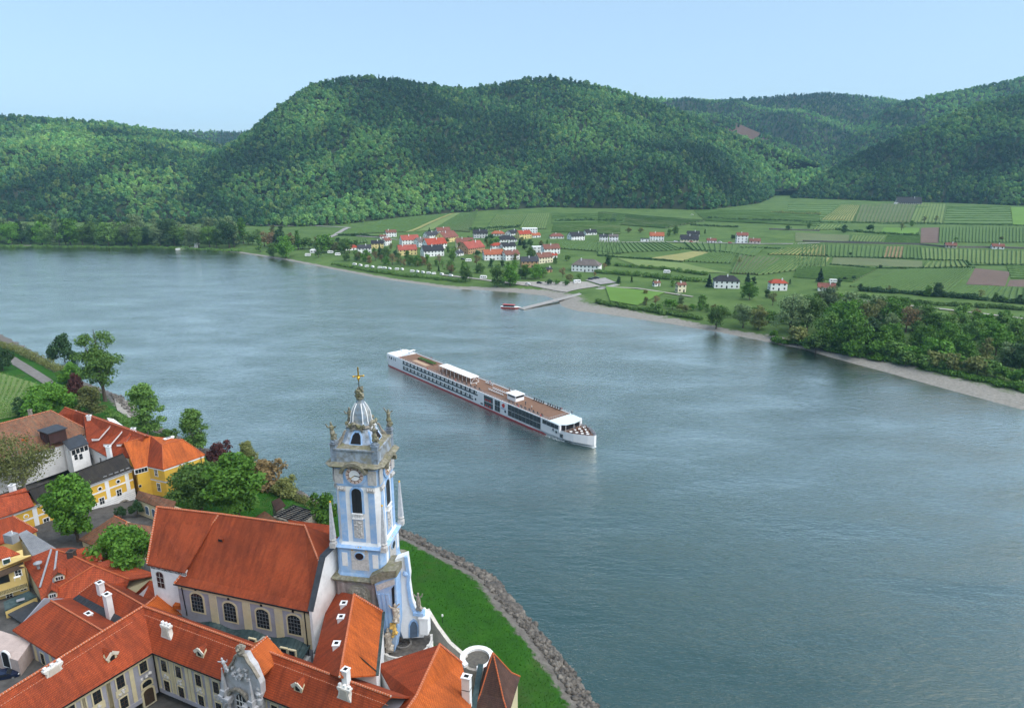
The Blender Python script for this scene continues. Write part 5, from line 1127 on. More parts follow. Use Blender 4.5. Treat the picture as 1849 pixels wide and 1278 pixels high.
def pantile_house():
    z1, z0 = 20.2, 16.6
    T = thing('pantile_house', P(110, 1060, 12), 'rambling house under red pantile roofs with dormers and a metal vent', 'house')
    A, B, C, D = pp((92, 990, z1), (122, 999, z1), (170, 1021, z1), (233, 1046, 18.4)); E, Fp, G_, H_, I_ = pp((40, 1011, 17.4), (69, 1061, z0), (74, 1081, z0), (115, 1089, z0), (226, 1064, 16.8)); K = P(101, 1050, 17.4)
    roof(T, [[A, B, K, Fp, E]], TILEP); roof(T, [[B, C, G_, Fp, K]], TILEP, name='middle_slope'); roof(T, [[C, D, I_, H_, G_]], TILEP, name='front_slope')
    back = [D + Vector((3, 5, -2.2)), C + Vector((2.5, 6, -3.4)), B + Vector((2, 6, -3.4)), A + Vector((0, 6, -3.4))]; roof(T, [[C, D, back[0], back[1]], [B, C, back[1], back[2]], [A, B, back[2], back[3]]], TILEP, name='rear_slope')
    ridge(T, [(A, B), (B, C), (C, D), (C, G_)], .16, mortar=False)
    walls(T, [p.lerp(C, .05) for p in (E, Fp, G_, H_, I_)] + [b.lerp(C, .06) for b in back], [16.9, 16.2, 16.2, 16.2, 16.4, 15.8, 16.4, 16.4, 16.4], 11.5, CREAM)
    for p in ((93, 990, 20.3), (72, 1060, 16.9)), ((103, 994, 20.3), (96, 1052, 17.5)): q = MB(); q.bar(P(*p[0]), P(*p[1]), .35, .14); q.build('valley_flashing', LTMETAL, T)
    a, b = Fp.lerp(C, .05), G_.lerp(C, .05); e, f = E.lerp(C, .05), Fp.lerp(C, .05); wpx(T, e, f, 86 - 26, 1075, .1, .1) if False else None
    wpx(T, f + Vector((0, 0, 0)), K, 86, 1063, 1.9, 1.3, grid=(2, 1)) if False else None
    def dorm(px, py, z, s=1.0, mat_=TILEP, dirv=(.5, -.85, 0)):
        c = P(px, py, z); dv = Vector(dirv).normalized(); u = Vector((-dv.y, dv.x, 0)); q = MB(); q.prism([c - u * .9 * s, c + u * .9 * s, c + u * .9 * s + Vector((0, 0, .9)), c - u * .9 * s + Vector((0, 0, .9))], -dv * 2); o = q.build('dormer', CREAM, T); window(o, c + Vector((0, 0, .48)), dv, 1.2 * s, .65, fw=.1, grid=(2, 0), name='dormer_window')
        t0 = c + Vector((0, 0, 1.9)) + dv * .3; q = MB(); q.prism([c - u * 1.15 * s + Vector((0, 0, .85)) + dv * .3, t0, t0 - dv * 2.8, c - u * 1.15 * s + Vector((0, 0, .85)) - dv * 2.2], (0, 0, .14)); q.prism([t0, c + u * 1.15 * s + Vector((0, 0, .85)) + dv * .3, c + u * 1.15 * s + Vector((0, 0, .85)) - dv * 2.2, t0 - dv * 2.8], (0, 0, .14)); q.build('dormer_roof', mat_, o)
    dorm(108, 1047, 18.0); dorm(96, 1079, 17.0, .8)
    for px, py in ((157, 1003), (182, 1014), (203, 1025)): dorm(px, py, 18.3, .75, TILEP, (.75, .65, 0))
    chimney(T, P(130, 1004, 20), 1.2, 1.1, mat('sooty_chimney', (.08, .06, .05), (.05, .04, .035), 2, .9)); 
    c = P(70, 1026, 18.2); q = MB(); q.lathe([(.28, 0), (.28, .9), (.75, 1.1), (.8, 1.35), (.3, 1.6)], c, 10); q.build('metal_vent', LTMETAL, T)
    wpx(T, Fp.lerp(C, .05), E.lerp(C, .05), 56, 1050, .9, 1.3) if False else None
    a, b = Fp.lerp(C, .05), G_.lerp(C, .05); window(T, PW(85, 1065, f, f + Vector((3, .6, 0))), nrm_out(f, f + Vector((3, .6, 0))), 1.8, 1.2, grid=(2, 1))
pantile_house()
def balcony_house():
    T = thing('balcony_house', P(20, 1060, 12), 'pale yellow house with balcony and dark metal porch roof at the left edge', 'house')
    a, b = P(-40, 1042, 18.2), P(43, 1019, 18.2); n = nrm_out(a, b); d = (b - a).normalized()
    walls(T, [a, b, b - n * 7, a - n * 7], 18.2, 12, PALEYEL)
    r = [a + n * .4 + Vector((0, 0, .1)) + d * 0, b + n * .4 + Vector((0, 0, .1)), b - n * 3 + Vector((0, 0, 3)), a - n * 3 + Vector((0, 0, 3))]; 
    p = pp((-20, 1015, 20.6), (36, 999, 20.6), (6, 985, 22), (-30, 988, 22)); roof(T, [p], TILEP); g_ = pp((-20, 1012, 20.4), (56, 1003, 20.2), (56, 1010, 18.2), (-20, 1034, 18.2)); q = MB(); q.prism(g_, -n * .4); q.build('gable_wall', PALEYEL, T)
    q = MB(); q.prism(pp((-10, 1036, 18.4), (42, 1016, 18.4), (44, 1024, 17.6), (-10, 1046, 17.6)), -n * .5); q.build('dark_fascia', WOOD, T)
    wpx(T, a, b, 12, 1013, 1.1, .9, glass=flat('green_shutter', (.02, .05, .04), .7), grid=None)
    for px, py in ((33, 1034), (42, 1060), (17, 1074)): wpx(T, a, b, px, py, .95, 1.25, grid=(1, 1))
    wpx(T, a, b, 6, 1043, 1.6, 2.0, grid=None, glass=GLASS, frame=WOOD, name='balcony_door')
    b0, b1 = PW(-20, 1078, a, b), PW(50, 1055, a, b); q = MB(); q.prism([b0, b1, b1 + n * 1.3, b0 + n * 1.3], (0, 0, .2)); bal = q.build('balcony', CREAM, T)
    q = MB(); m_ = mat('lattice_rail', (.40, .33, .15), (.12, .1, .06), 9, .9, lo=.47, hi=.53); q.prism([b0 + n * 1.3 + Vector((0, 0, .2)), b1 + n * 1.3 + Vector((0, 0, .2)), b1 + n * 1.3 + Vector((0, 0, 1.1)), b0 + n * 1.3 + Vector((0, 0, 1.1))], n * -.08); q.build('lattice_rail', m_, bal)
    t = P(32, 1046, 16.6); T2 = thing('balcony_table', t, 'white table standing on the balcony of the yellow house', 'table'); MB().box(t + Vector((0, 0, .68)), (1.1, .7, .06), d, n).build('table_top', FRAMEW, T2)
    for x, y in ((-.45, -.25), (.45, -.25), (.45, .25), (-.45, .25)): MB().box(t + d * x + n * y, (.06, .06, .68)).build('leg', FRAMEW, T2)
    p = pp((6, 1086, 14.8), (52, 1066, 14.8), (66, 1076, 14.2), (9, 1102, 14.2)); roof(T, [p], COPPER, .25, 'porch_roof'); walls(T, [p[3], p[2], p[1], p[0]], 14.0, 12, PALEYEL, 'porch_wall'); o = MB().box(P(37, 1082, 14.7), (1.3, .9, .1), d, n).build('rooflight', LTMETAL, T)
    p = pp((14, 1108, 13.4), (60, 1085, 13.4), (82, 1088, 13.2), (40, 1124, 13.0)); roof(T, [p], DKMETAL, .3, 'flat_roof')
    # grey corrugated roof and neighbours
    p = pp((33, 964, 17.2), (48, 957, 17.2), (104, 991, 15.6), (58, 1003, 15.6)); T = thing('corrugated_shed', (p[0].x, p[0].y, 12), 'shed with pale grey corrugated roof left of the chestnut tree', 'shed'); roof(T, [p], LTMETAL); walls(T, [x.lerp(p[0].lerp(p[2], .5), .06) for x in p], 15.4, 11, CREAM)
    q = MB()
    for i in range(14): t_ = (i + .5) / 14; q.bar(p[1].lerp(p[0], t_) + Vector((0, 0, .05)), p[2].lerp(p[3], t_) + Vector((0, 0, .05)), .12, .08)
    q.build('corrugation', LTMETAL, T, kind='stuff')
    p = pp((0, 937, 19), (23, 931, 19), (68, 957, 16.6), (56, 963, 16.4), (0, 982, 16.4), (-30, 985, 16.4), (-30, 945, 19)); T = thing('low_red_house', (p[0].x, p[0].y, 11), 'low red roofed house at the left edge below the yellow hall', 'house'); roof(T, [p], TILE); walls(T, [x.lerp(P(10, 955, 17.5), .06) for x in p], 16.2, 11, PALEYEL); ridge(T, [(p[1], p[2])])
    c = P(22, 978, 17.6); q = MB(); q.box(c, (2.4, 1.6, 2.0), (1, -.3, 0), (.3, 1, 0)); o = q.build('metal_dormer', LTMETAL, T); q = MB(); q.tube(c + Vector((.4, 0, 2)), c + Vector((.4, 0, 2.7)), .12); q.build('flue', FRAMEW, o)
    p = pp((-30, 975, 18), (-5, 985, 18), (36, 999, 16), (-20, 1016, 16)); T = thing('edge_roof_house', (p[1].x, p[1].y, 12), 'red pantile roof corner beside the grey corrugated shed', 'house'); roof(T, [p], TILEP); walls(T, [x.lerp(p[0].lerp(p[2], .5), .08) for x in p], 15.8, 12, PALEYEL)
    # yard, arched gate house and parked car
    T = thing('gate_house', P(10, 1190, 12), 'pinkish gate house with arched doorway at the left edge of the yard', 'house'); a, b = P(-30, 1168, 16), P(33, 1196, 15.2); n = nrm_out(a, b); walls(T, [a, b, b - Vector((1, -5, 0)), a - Vector((1, -5, 0))], 15.6, 11.8, mat('pink_plaster', (.50, .40, .36), (.4, .32, .29), .8, .9)); wpx(T, a, b, 11, 1190, 1.6, 2.9, arch=True, frame=WHITE, fw=.2, grid=None, glass=DARK, name='arched_door')
    c = P(10, 1224, 12.4); car = thing('parked_car', c, 'dark blue car parked in the yard at the lower left edge', 'car'); u, v = Vector((.92, .39, 0)), Vector((-.39, .92, 0)); paint = flat('car_paint_navy', (.015, .025, .06), .2, .3, .6)
    side = [(-2.1, .3), (2.1, .3), (2.15, .7), (1.9, .88), (.95, .95), (.35, 1.4), (-1.2, 1.42), (-1.85, .95), (-2.15, .85)]
    q = MB(); q.prism([c + u * x - v * .85 + Vector((0, 0, z)) for x, z in side], v * 1.7); bd = q.build('body', paint, car)
    q = MB(); q.prism([c + u * x - v * .87 + Vector((0, 0, z)) for x, z in ((.8, .98), (.3, 1.34), (-1.15, 1.36), (-1.6, .98))], v * 1.74); q.build('side_window', GLASS, bd); q = MB(); q.prism([c + u * .98 - v * .7 + Vector((0, 0, .97)), c + u * .98 + v * .7 + Vector((0, 0, .97)), c + u * .4 + v * .65 + Vector((0, 0, 1.39)), c + u * .4 - v * .65 + Vector((0, 0, 1.39))], u * .04 + Vector((0, 0, .02))); q.build('windscreen', GLASS, bd)
    for sx in (-1.3, 1.3):
        for sy in (-.8, .8): q = MB(); q.lathe([(.32, -.1), (.34, 0), (.32, .1)], c + u * sx + v * sy + Vector((0, 0, .34)), 14, 0, v); w_ = q.build('wheel', flat('tyre', (.02, .02, .02), .8), car); q = MB(); q.lathe([(.2, .11), (.2, .12)], c + u * sx + v * sy + Vector((0, 0, .34)), 10, 0, v if sy > 0 else -v); q.build('rim', LTMETAL, w_)
    for s in (-.6, .6): MB().box(c + u * 2.12 + v * s + Vector((0, 0, .62)), (.1, .35, .14), u, v).build('headlight', FRAMEW, car)
balcony_house()
def yellow_hall():
    ze = 16.2; R0, R1 = pp((222, 819, 19.6), (52, 885, 19.6)); E0, E1 = pp((241, 847, ze), (66, 911, ze)); gz = 6.5
    d = (E1 - E0).normalized(); n = nrm_out(E0, E1); T = thing('yellow_hall', ((E0.x + E1.x) / 2, (E0.y + E1.y) / 2, gz), 'long yellow hall with white bands and black tiled roof', 'hall')
    k0, k1 = R0 - n * 5, R1 - n * 5; k0.z = k1.z = ze; E2, R2 = P(-40, 951, ze), P(-40, 906, 20.0); k2 = R2 - n * 5; k2.z = ze
    roof(T, [[E0, E1, R1, R0], [k1, k0, R0, R1]], TILEK); p0, p1 = pp((62, 912, 16.6), (46, 880, 20.0)); roof(T, [[p0, E2 + Vector((0, 0, .3)), R2, p1], [k2, k1, R1, R2]], TILEP, name='red_end_roof')
    walls(T, [E0 - n * .4 + d * .3, E2 - n * .4, k2 + n * .4, k0 + n * .4 + d * .3], ze - .15, gz, YELLOW); a, b = E0 - n * .4 + d * .3, E2 - n * .4; L = (b - a).length
    q = MB(); mm = (a + k0 + n * .4) / 2; q.prism([Vector((a.x, a.y, ze - .2)), Vector((k0.x, k0.y, ze - .2)), Vector((mm.x, mm.y, 19.2))], d * .3); q.build('gable_wall', YELLOW, T)
    strip(T, a, b, WHITE, ze - .75, ze - .2, 0, 1, .1, 'cornice'); strip(T, a, b, WHITE, ze - 3.2, ze - 2.75, 0, 1, .06, 'string_course'); strip(T, a, b, WHITE, gz, ze - 5.6, 0, 1, .05, 'white_base')
    for i in range(6): strip(T, a, b, LTMETAL, gz + .4 + i * .55, gz + .46 + i * .55, 0, 1, .055, 'rustication_joint')
    for px, py in ((232, 0), (196, 0), (162, 0), (105, 0), (66, 0)):
        c = PW(px, 880 + (232 - px) * .36, a, b); t_ = (c - a).dot(b - a) / L / L; strip(T, a, b, WHITE, ze - 5.6, ze - .7, t_ - .5 / L, t_ + .5 / L, .08, 'pilaster')
    for px, py in ((213, 869), (180, 882), (81, 919), (47, 932)):
        c = PW(px, py, a, b); q = MB(); q.lathe([(.62, 0), (.62, .1), (.5, .14)], c, 16, 0, n); o = q.build('oval_window', WHITE, T); q = MB(); q.lathe([(.42, .13), (.42, .15)], c, 14, 0, n); q.build('pane', GLASS if px != 47 else YELLOW, o)
    for px, py in ((215, 889), (184, 904), (84, 941)): wpx(T, a, b, px, py, 1.15, 1.75, fw=.22, grid=(1, 1), frame=FRAMEW)
    for px, py in ((199, 927), (90, 971)): wpx(T, a, b, px, py, .9, 1.2, fw=.12, frame=LTMETAL)
    c = PW(224, 914, a, b); window(T, c, n, 2.2, 3.0, arch=True, frame=STONE, fw=.4, grid=None, glass=DARK, proud=.2, name='arched_gate')
    q = MB(); [q.box(E0.lerp(R0, .12) + d * (1.2 + i * 1.5) + Vector((0, 0, .1)), (1.0, .1, .25), d, n) for i in range(5)]; q.build('snow_guard', LTMETAL, T, kind='stuff')
    chimney(T, P(23, 884, 19.2), 1.1, 1.2, WHITE); ridge(T, [(R0, R1)], .15, mortar=False, m=TILEK)
    q = MB(); q.bar(E0 + n * .1, E2 + n * .1, .2, .2); q.build('gutter', LTMETAL, T)
    # yellow house with hipped orange roof
    ze = 16.7; A, B, C, D = pp((243, 847, ze), (266, 841, ze), (294.6, 847, ze), (370, 821, ze)); r1, r2, v1, l1 = pp((293, 803, 21.8), (329, 793, 21.8), (272, 787, 21.8), (223, 799, 21.2)); gz = 8
    T = thing('yellow_house', (C.x, C.y, gz), 'bright yellow house with hipped orange tiled roofs by the river', 'house')
    u = (D - C).normalized(); nb = -nrm_out(C, D); bk = D + nb * 9; bl = B + nb * 14; bA = l1 + nb * 6; bA.z = bk.z = bl.z = ze
    roof(T, [[C, D, r2, r1], [D, bk, r2]], TILEO); roof(T, [[B, C, r1, v1]], TILE, name='side_slope'); roof(T, [[A, B, v1, l1]], TILEO, name='wing_slope'); roof(T, [[bk, bl, v1, r1, r2], [bl, bA, l1, v1]], TILEO, name='rear_slope')  # left-facing side slope takes the darker red tiles, its shade set by colour
    ridge(T, [(r1, r2), (C, r1), (r2, D), (l1, v1)], .15, mortar=False)
    ins = lambda p, q_: p.lerp(q_, .04); ce = (C + bk) / 2; w = [ins(x, ce) for x in (A, B, C, D, bk, bl)]; walls(T, w, ze - .15, gz, YELLOW)
    for a, b in ((w[2], w[3]), (w[1], w[2])):
        strip(T, a, b, WHITE, ze - .7, ze - .2, 0, 1, .1, 'cornice'); strip(T, a, b, WHITE, ze - 4.2, ze - 3.95, 0, 1, .06, 'string_course'); strip(T, a, b, GREYPL, ze - 3.95, ze - 3.8, 0, 1, .09, 'grey_band')
    for px, py in ((324, 873), (349, 860)): wpx(T, w[2], w[3], px, py, 1.2, 1.9, fw=.2, grid=(1, 1))
    for px, py, ww, hh in ((282, 853, .9, 1.9), (287, 879, 1.0, 2.2)): wpx(T, w[1], w[2], px, py, ww, hh, fw=.2, grid=(1, 1))
    wpx(T, w[0], w[1], 255, 849, 3.0, 1.1, fw=.2, grid=(3, 0)); wpx(T, w[0], w[1], 253, 877, .6, .7, fw=.05, grid=None)
    chimney(T, P(306, 799, 20.5), 2.4, 1.4, WHITE, d=.9, u=u); q = MB(); q.tube(w[3] + nrm_out(w[2], w[3]) * .15 - u * 1, w[3] + nrm_out(w[2], w[3]) * .15 - u * .9 + Vector((0, 0, -8)), .1); q.build('downpipe', WOOD, T)
    # small arcade with brown roof
    p = pp((244, 899, 12.6), (250, 885, 14.2), (318, 905, 14.2), (310, 925, 12.6)); T = thing('arcade', (p[0].x, p[0].y, 8), 'small cream arcade with brown tiled roof beside the church', 'arcade'); roof(T, [p], TILEB); a, b = p[0].lerp(p[1], .12), p[3].lerp(p[2], .12); k = Vector((1.2, 2.2, 0)); walls(T, [a, b, b + k, a + k], 12.4, 8, CREAM)
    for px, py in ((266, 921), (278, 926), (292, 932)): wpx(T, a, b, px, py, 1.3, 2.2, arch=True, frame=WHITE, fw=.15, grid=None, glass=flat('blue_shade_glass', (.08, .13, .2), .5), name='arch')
    # old brown hipped roof behind the chestnut
    A, B, C, D, E, G_ = pp((142, 973, 12.6), (206, 931, 16), (229, 942, 16), (274, 950, 12.8), (262, 1000, 12.2), (196, 997, 12.2)); F_ = P(213, 978, 14.2)
    T = thing('old_brown_house', (C.x, C.y, 9), 'low house under mossy brown tiled hipped roof near the church choir', 'house'); roof(T, [[A, B, C, F_, G_]], TILEB); roof(T, [[C, D, E, G_, F_]], TILEB, name='side_slope'); ridge(T, [(C, F_), (F_, G_), (B, C)], .14); bk = B + Vector((-2, 6, -3.4)); roof(T, [[A, B, bk]], TILEB, name='rear_slope')
    walls(T, [x.lerp(C, .06) for x in (A, G_, E, D)] + [bk.lerp(C, .1)], 12.1, 8.5, CREAM); q = MB(); q.box(P(200, 963, 14.2), (3.6, 1.0, .5), (.75, .66, 0), (-.66, .75, 0)); q.build('roof_hatch', TILEB, T)
yellow_hall()
def white_complex():
    T = thing('white_farmstead', P(60, 800, 12), 'white building with huge weathered brown tiled roof and dark box dormer', 'house')
    zr, ze = 25.5, 19.2; R0, R1 = pp((-60, 780, zr), (92, 741, zr)); h1, h2 = P(151, 771, 20.6), P(157, 782, ze); E0, E1, E2 = pp((-60, 858, ze), (60, 818, ze), (112, 802, ze))
    roof(T, [[E0, E1, E2, h2, h1, R1, R0]], TILEB); bk0, bk1 = R0 + Vector((-2, 9, -6)), R1 + Vector((-2, 9, -6)); roof(T, [[R1, R0, bk0, bk1], [h1, bk1, R1]], TILEB, name='rear_slope'); ridge(T, [(R0, R1), (R1, h1)], .14)
    n = nrm_out(E0, E2); walls(T, [E0 - n * .4, E2 - n * .4, h2 - n * .5, bk1.lerp(E1, .08), bk0], ze - .2, 11, WHITE); a, b = E0 - n * .4, E2 - n * .4
    for px, py in ((93, 812), (52, 825), (20, 838)): wpx(T, a, b, px, py, 1.3, 1.6, fw=.06, frame=IRON, bars=FRAMEW, grid=(1, 2))
    c = P(95, 794, 21.0); u, v = Vector((.94, .34, 0)), Vector((-.34, .94, 0)); w_, h_ = 4.2, 3.0
    c = P(94, 800, 20.4); q = MB(); q.box(c + v * 2.4, (4.6, 4.8, 3.2), (b - a).normalized(), -n); o = q.build('box_dormer', mat('dark_red_cladding', (.06, .03, .028), (.04, .022, .02), 1, .8), T); q = MB(); q.box(c + v * 2.4 + Vector((0, 0, 3.2)), (5.4, 5.6, .25), (b - a).normalized(), -n); q.build('metal_roof', DKMETAL, o)
    window(o, c + v * .0 + (b - a).normalized() * 1.5 + Vector((0, 0, 1.6)), n, .8, 1.2, fw=.1, grid=None)
    q = MB(); [q.bar(c + n * .1 + (b - a).normalized() * x + Vector((0, 0, .1)), c + n * .1 + (b - a).normalized() * x + Vector((0, 0, 3.1)), .06, .06) for x in np.arange(-2.2, 2.3, .4)]; q.build('cladding_battens', mat('dark_red_cladding', (.06, .03, .028)), o, kind='stuff')
    c = P(46, 798, 21); q = MB(); q.box(c, (1.4, 1.2, 1.0), u, v); q.build('small_dormer', TILEO, T); chimney(T, P(55, 748, 25), .8, 1.3, STONE)
    # stair tower with grey roof
    T = thing('stair_tower', P(135, 840, 12), 'white stair tower with window band and grey metal roof', 'stair tower'); p = pp((112, 796, 20.2), (126, 812, 19.8), (160, 800, 19.8), (147, 783, 20.4)); roof(T, [p], DKMETAL, .3); cc = (p[0] + p[2]) / 2; w = [x.lerp(cc, .07) for x in p]; walls(T, w, 19.6, 11, WHITE)
    L = (w[2] - w[1]).length
    for i in range(4): window(T, w[1].lerp(w[2], (i + .6) / 4.2) + Vector((0, 0, 0)) * 0 + Vector((0, 0, 18.6 - w[1].z)), nrm_out(w[1], w[2]), L / 5, 1.4, fw=.06, grid=None)
    for i in range(2): window(T, w[0].lerp(w[1], (i + .55) / 2.1) + Vector((0, 0, 18.6 - w[0].z)), nrm_out(w[0], w[1]), .9, 1.4, fw=.06, grid=(1, 0))
    for px, py in ((137, 825), (146, 824)): wpx(T, w[1], w[2], px, py, .8, 1.5, fw=.05, frame=LTMETAL, grid=(0, 1))
    # red roofed wing running right with chimneys and slit dormers
    T = thing('red_roofed_wing', P(190, 830, 12), 'white wing with long red tiled roof, chimneys and slit dormers by the shore', 'house'); R0, R1 = pp((117, 735, 23.5), (262, 786, 22.6)); E = pp((104, 748, 21.5), (151, 771, 19.6), (158, 804, 18.2), (193, 824, 17.2), (222, 812, 18.4), (240, 826, 17.0))
    roof(T, [[E[0], E[1], R0.lerp(R1, .25), R0]], TILE); roof(T, [[E[1], E[2], E[3], E[5], R1, R0.lerp(R1, .25)]], TILE, name='main_slope'); bk0, bk1 = R0 + Vector((3, 7, -5)), R1 + Vector((3, 7, -5)); roof(T, [[R1, R0, bk0, bk1]], TILE, name='rear_slope'); ridge(T, [(R0, R1)], .14)
    walls(T, [E[0].lerp(bk1, .03), E[2].lerp(bk1, .05), E[3].lerp(bk1, .04), E[5].lerp(bk1, .05), bk1.lerp(E[3], .1), bk0.lerp(E[3], .1)], [18.5, 17.8, 16.8, 16.6, 16.8, 16.8], 11, WHITE)
    a, b = E[2].lerp(bk1, .05), E[3].lerp(bk1, .04); wpx(T, a, b, 166, 826, .7, 1.5, fw=.05, frame=LTMETAL); wpx(T, a, b, 182, 830, .7, 1.2, fw=.05, frame=LTMETAL)
    for px, py, h in ((134, 749, 1.2), (163, 765, 2.6), (242, 784, 1.8), (198, 822, 2.6)): chimney(T, P(px, py, 21.0 if py < 800 else 18.4), 1.1, h, WHITE, d=.9)
    for px, py in ((166, 793), (187, 803), (211, 803)):
        c = P(px, py + 3, 19.4); q = MB(); q.prism([c, c + Vector((1.8, .4, 0)), c + Vector((3.4, 4.2, 2.6))], (0, 0, .7)); o = q.build('slit_dormer', WHITE, T); q = MB(); q.prism([c + Vector((-.2, -.1, .72)), c + Vector((2.0, .2, .72)), c + Vector((3.6, 4.4, 3.3))], (0, 0, .12)); q.build('dormer_roof', TILE, o)
    p = pp((193, 754, 18), (205, 756, 18), (226, 771, 17.4), (200, 764, 17.6)); q = MB(); q.prism(p, (0, 0, -2)); q.build('white_terrace', WHITE, T)
    # red steps/wall by the courtyard and ruin by the river
    T = thing('roofless_ruin', P(545, 925, 6), 'roofless old house with bare dark rafters near the shore', 'ruin'); p = pp((493, 932, 9.5), (530, 912, 9.5), (572, 925, 9.5), (545, 948, 9.5)); walls(T, p, 9.4, 4, STONE)
    for i in range(9): q = MB(); t_ = (i + .5) / 9; q.bar(p[0].lerp(p[1], t_) + Vector((0, 0, .3)), p[3].lerp(p[2], t_) + Vector((0, 0, .3)), .22, .22); q.build('rafter', IRON, T)
    for i in range(3): q = MB(); t_ = .15 + .35 * i; q.bar(p[0].lerp(p[3], t_) + Vector((0, 0, .12)), p[1].lerp(p[2], t_) + Vector((0, 0, .12)), .2, .2); q.build('purlin', IRON, T)
    for k_, (lab, pts_, z0, z1, mm) in enumerate((('small old brown tiled house beside the roofless ruin', [(460, 934), (478, 922), (500, 938), (480, 950)], 10.5, 8.6, TILEB), ('brown tiled hut left of the roofless ruin near the big tree', [(490, 905), (505, 898), (516, 912), (498, 922)], 9.5, 8, TILED), ('long low red tiled roof behind the church ridge', [(520, 938), (600, 948), (606, 966), (528, 956)], 12.4, 10.8, TILE))):
        q4 = [P(x, y, z) for (x, y), z in zip(pts_, (z1, z0, z0, z1) if k_ < 2 else (z0, z0, z1, z1))]; T = thing('shore_house', (q4[0].x, q4[0].y, 6), lab, 'house'); m_ = (q4[0] + q4[2]) / 2; roof(T, [q4], mm); walls(T, [x.lerp(m_, .07) for x in q4], min(z0, z1) - .15, 4, STONE)
white_complex()
# ================================================================== foliage
LEAF = {'fresh': leaf_mat('fresh_green_leaves', (.066, .175, .02), (.125, .275, .032), (.15, .30, .045)), 'mid': leaf_mat('mid_green_leaves', (0.079, 0.168, 0.035), (0.139, 0.257, 0.051), (0.178, 0.296, 0.069)),
        'dark': leaf_mat('dark_green_leaves', (0.036, 0.089, 0.032), (0.059, 0.128, 0.038)), 'olive': leaf_mat('olive_leaves', (0.149, 0.178, 0.051), (0.217, 0.238, 0.078), (0.198, 0.217, 0.087)), 'grey': leaf_mat('willow_leaves', (0.128, 0.198, 0.087), (0.198, 0.277, 0.112)),
        'red': leaf_mat('copper_leaves', (0.100, 0.036, 0.035), (0.149, 0.052, 0.045)), 'brown': leaf_mat('budding_leaves', (0.198, 0.149, 0.069), (0.257, 0.178, 0.078)), 'needle': leaf_mat('conifer_needles', (0.020, 0.059, 0.032), (0.036, 0.089, 0.042)),
        'wood': leaf_mat('forest_leaves', (0.100, 0.198, 0.035), (0.100, 0.198, 0.035), instancer=True)}
BARK = mat('bark', (.10, .078, .058), (.06, .047, .036), 3, .95, bmp=.5); PALEBARK = mat('pale_bark', (.38, .36, .32), (.15, .13, .11), 4, .9)
def leaf_quads(rs, clumps, n, leaf, shell=.45, up=.25):
    """n leaf-sized rhombs spread through ellipsoid clumps [(x, y, z, rx, ry, rz)]"""
    C = np.array(clumps, float); wgt = (C[:, 3] * C[:, 4] * C[:, 5]) ** .67; k = rs.choice(len(C), n, p=wgt / wgt.sum()); c = C[k]
    d = rs.normal(size=(n, 3)); d /= np.linalg.norm(d, axis=1)[:, None]; r = rs.rand(n) ** shell
    p = c[:, :3] + d * c[:, 3:] * r[:, None]
    nr = d * .8 + rs.normal(size=(n, 3)) * .75 + np.array([0, 0, up]); nr /= np.linalg.norm(nr, axis=1)[:, None]
    a = np.cross(nr, rs.normal(size=(n, 3))); a /= np.linalg.norm(a, axis=1)[:, None] + 1e-9; b = np.cross(nr, a)
    s = leaf * rs.uniform(.6, 1.35, n)[:, None]; dr = nr * s * rs.uniform(-.25, .25, n)[:, None]
    v = np.stack([p + a * s, p + b * s * .62 + dr, p - a * s, p - b * s * .62 + dr], 1).reshape(-1, 3)
    return v, np.arange(4 * n).reshape(n, 4)
def crown_clumps(rs, H, Rr, base, n, shape='round'):
    out = []
    for i in range(n):
        t_ = rs.rand(); ang = rs.rand() * 6.283
        if shape == 'round': pr = math.sin(math.pi * min(1, .12 + .86 * t_)) ** .6
        elif shape == 'tall': pr = (1 - t_) ** .5 * .9 + .1
        elif shape == 'wide': pr = math.sin(math.pi * (.3 + .62 * t_)) ** .5
        else: pr = 1
        rad = Rr * pr * rs.uniform(.25, .82); z = base + (H - base) * (.08 + .84 * t_); cr = Rr * rs.uniform(.24, .42) * (.6 + .5 * pr)
        out.append((rad * math.cos(ang), rad * math.sin(ang), z, cr, cr, cr * .75))
    out.append((0, 0, base + (H - base) * .5, Rr * .55, Rr * .55, (H - base) * .36)); return out
def make_tree(name, seed, H, Rr, base, nclump, nleaf, leaf, lm, bark=None, shape='round', trunk_r=.3, limbs=6, shell=.45):
    rs = np.random.RandomState(seed); T = thing(name, (0, 0, 0), 'x', 'tree'); cl = crown_clumps(rs, H, Rr, base, nclump, shape); v, f = leaf_quads(rs, cl, nleaf, leaf, shell); mesh_np('crown', v, f, LEAF[lm], T)
    q = MB(); z1 = base + (H - base) * .55; q.lathe([(trunk_r * 1.5, -.6), (trunk_r, .5), (trunk_r * .75, base), (trunk_r * .35, z1), (trunk_r * .1, H * .93)], n=8)
    for i in range(limbs):
        c = cl[int(rs.randint(len(cl) - 1))]; z0 = base * .8 + rs.rand() * (z1 - base) * .6; e = Vector((c[0], c[1], max(c[2], z0 + .5))); m_ = Vector((e.x * .5, e.y * .5, z0 + (e.z - z0) * .65)); q.tube((0, 0, z0), m_, trunk_r * .4, trunk_r * .25, 5); q.tube(m_, e, trunk_r * .25, trunk_r * .07, 5)
    q.build('trunk', bark or BARK, T); return T
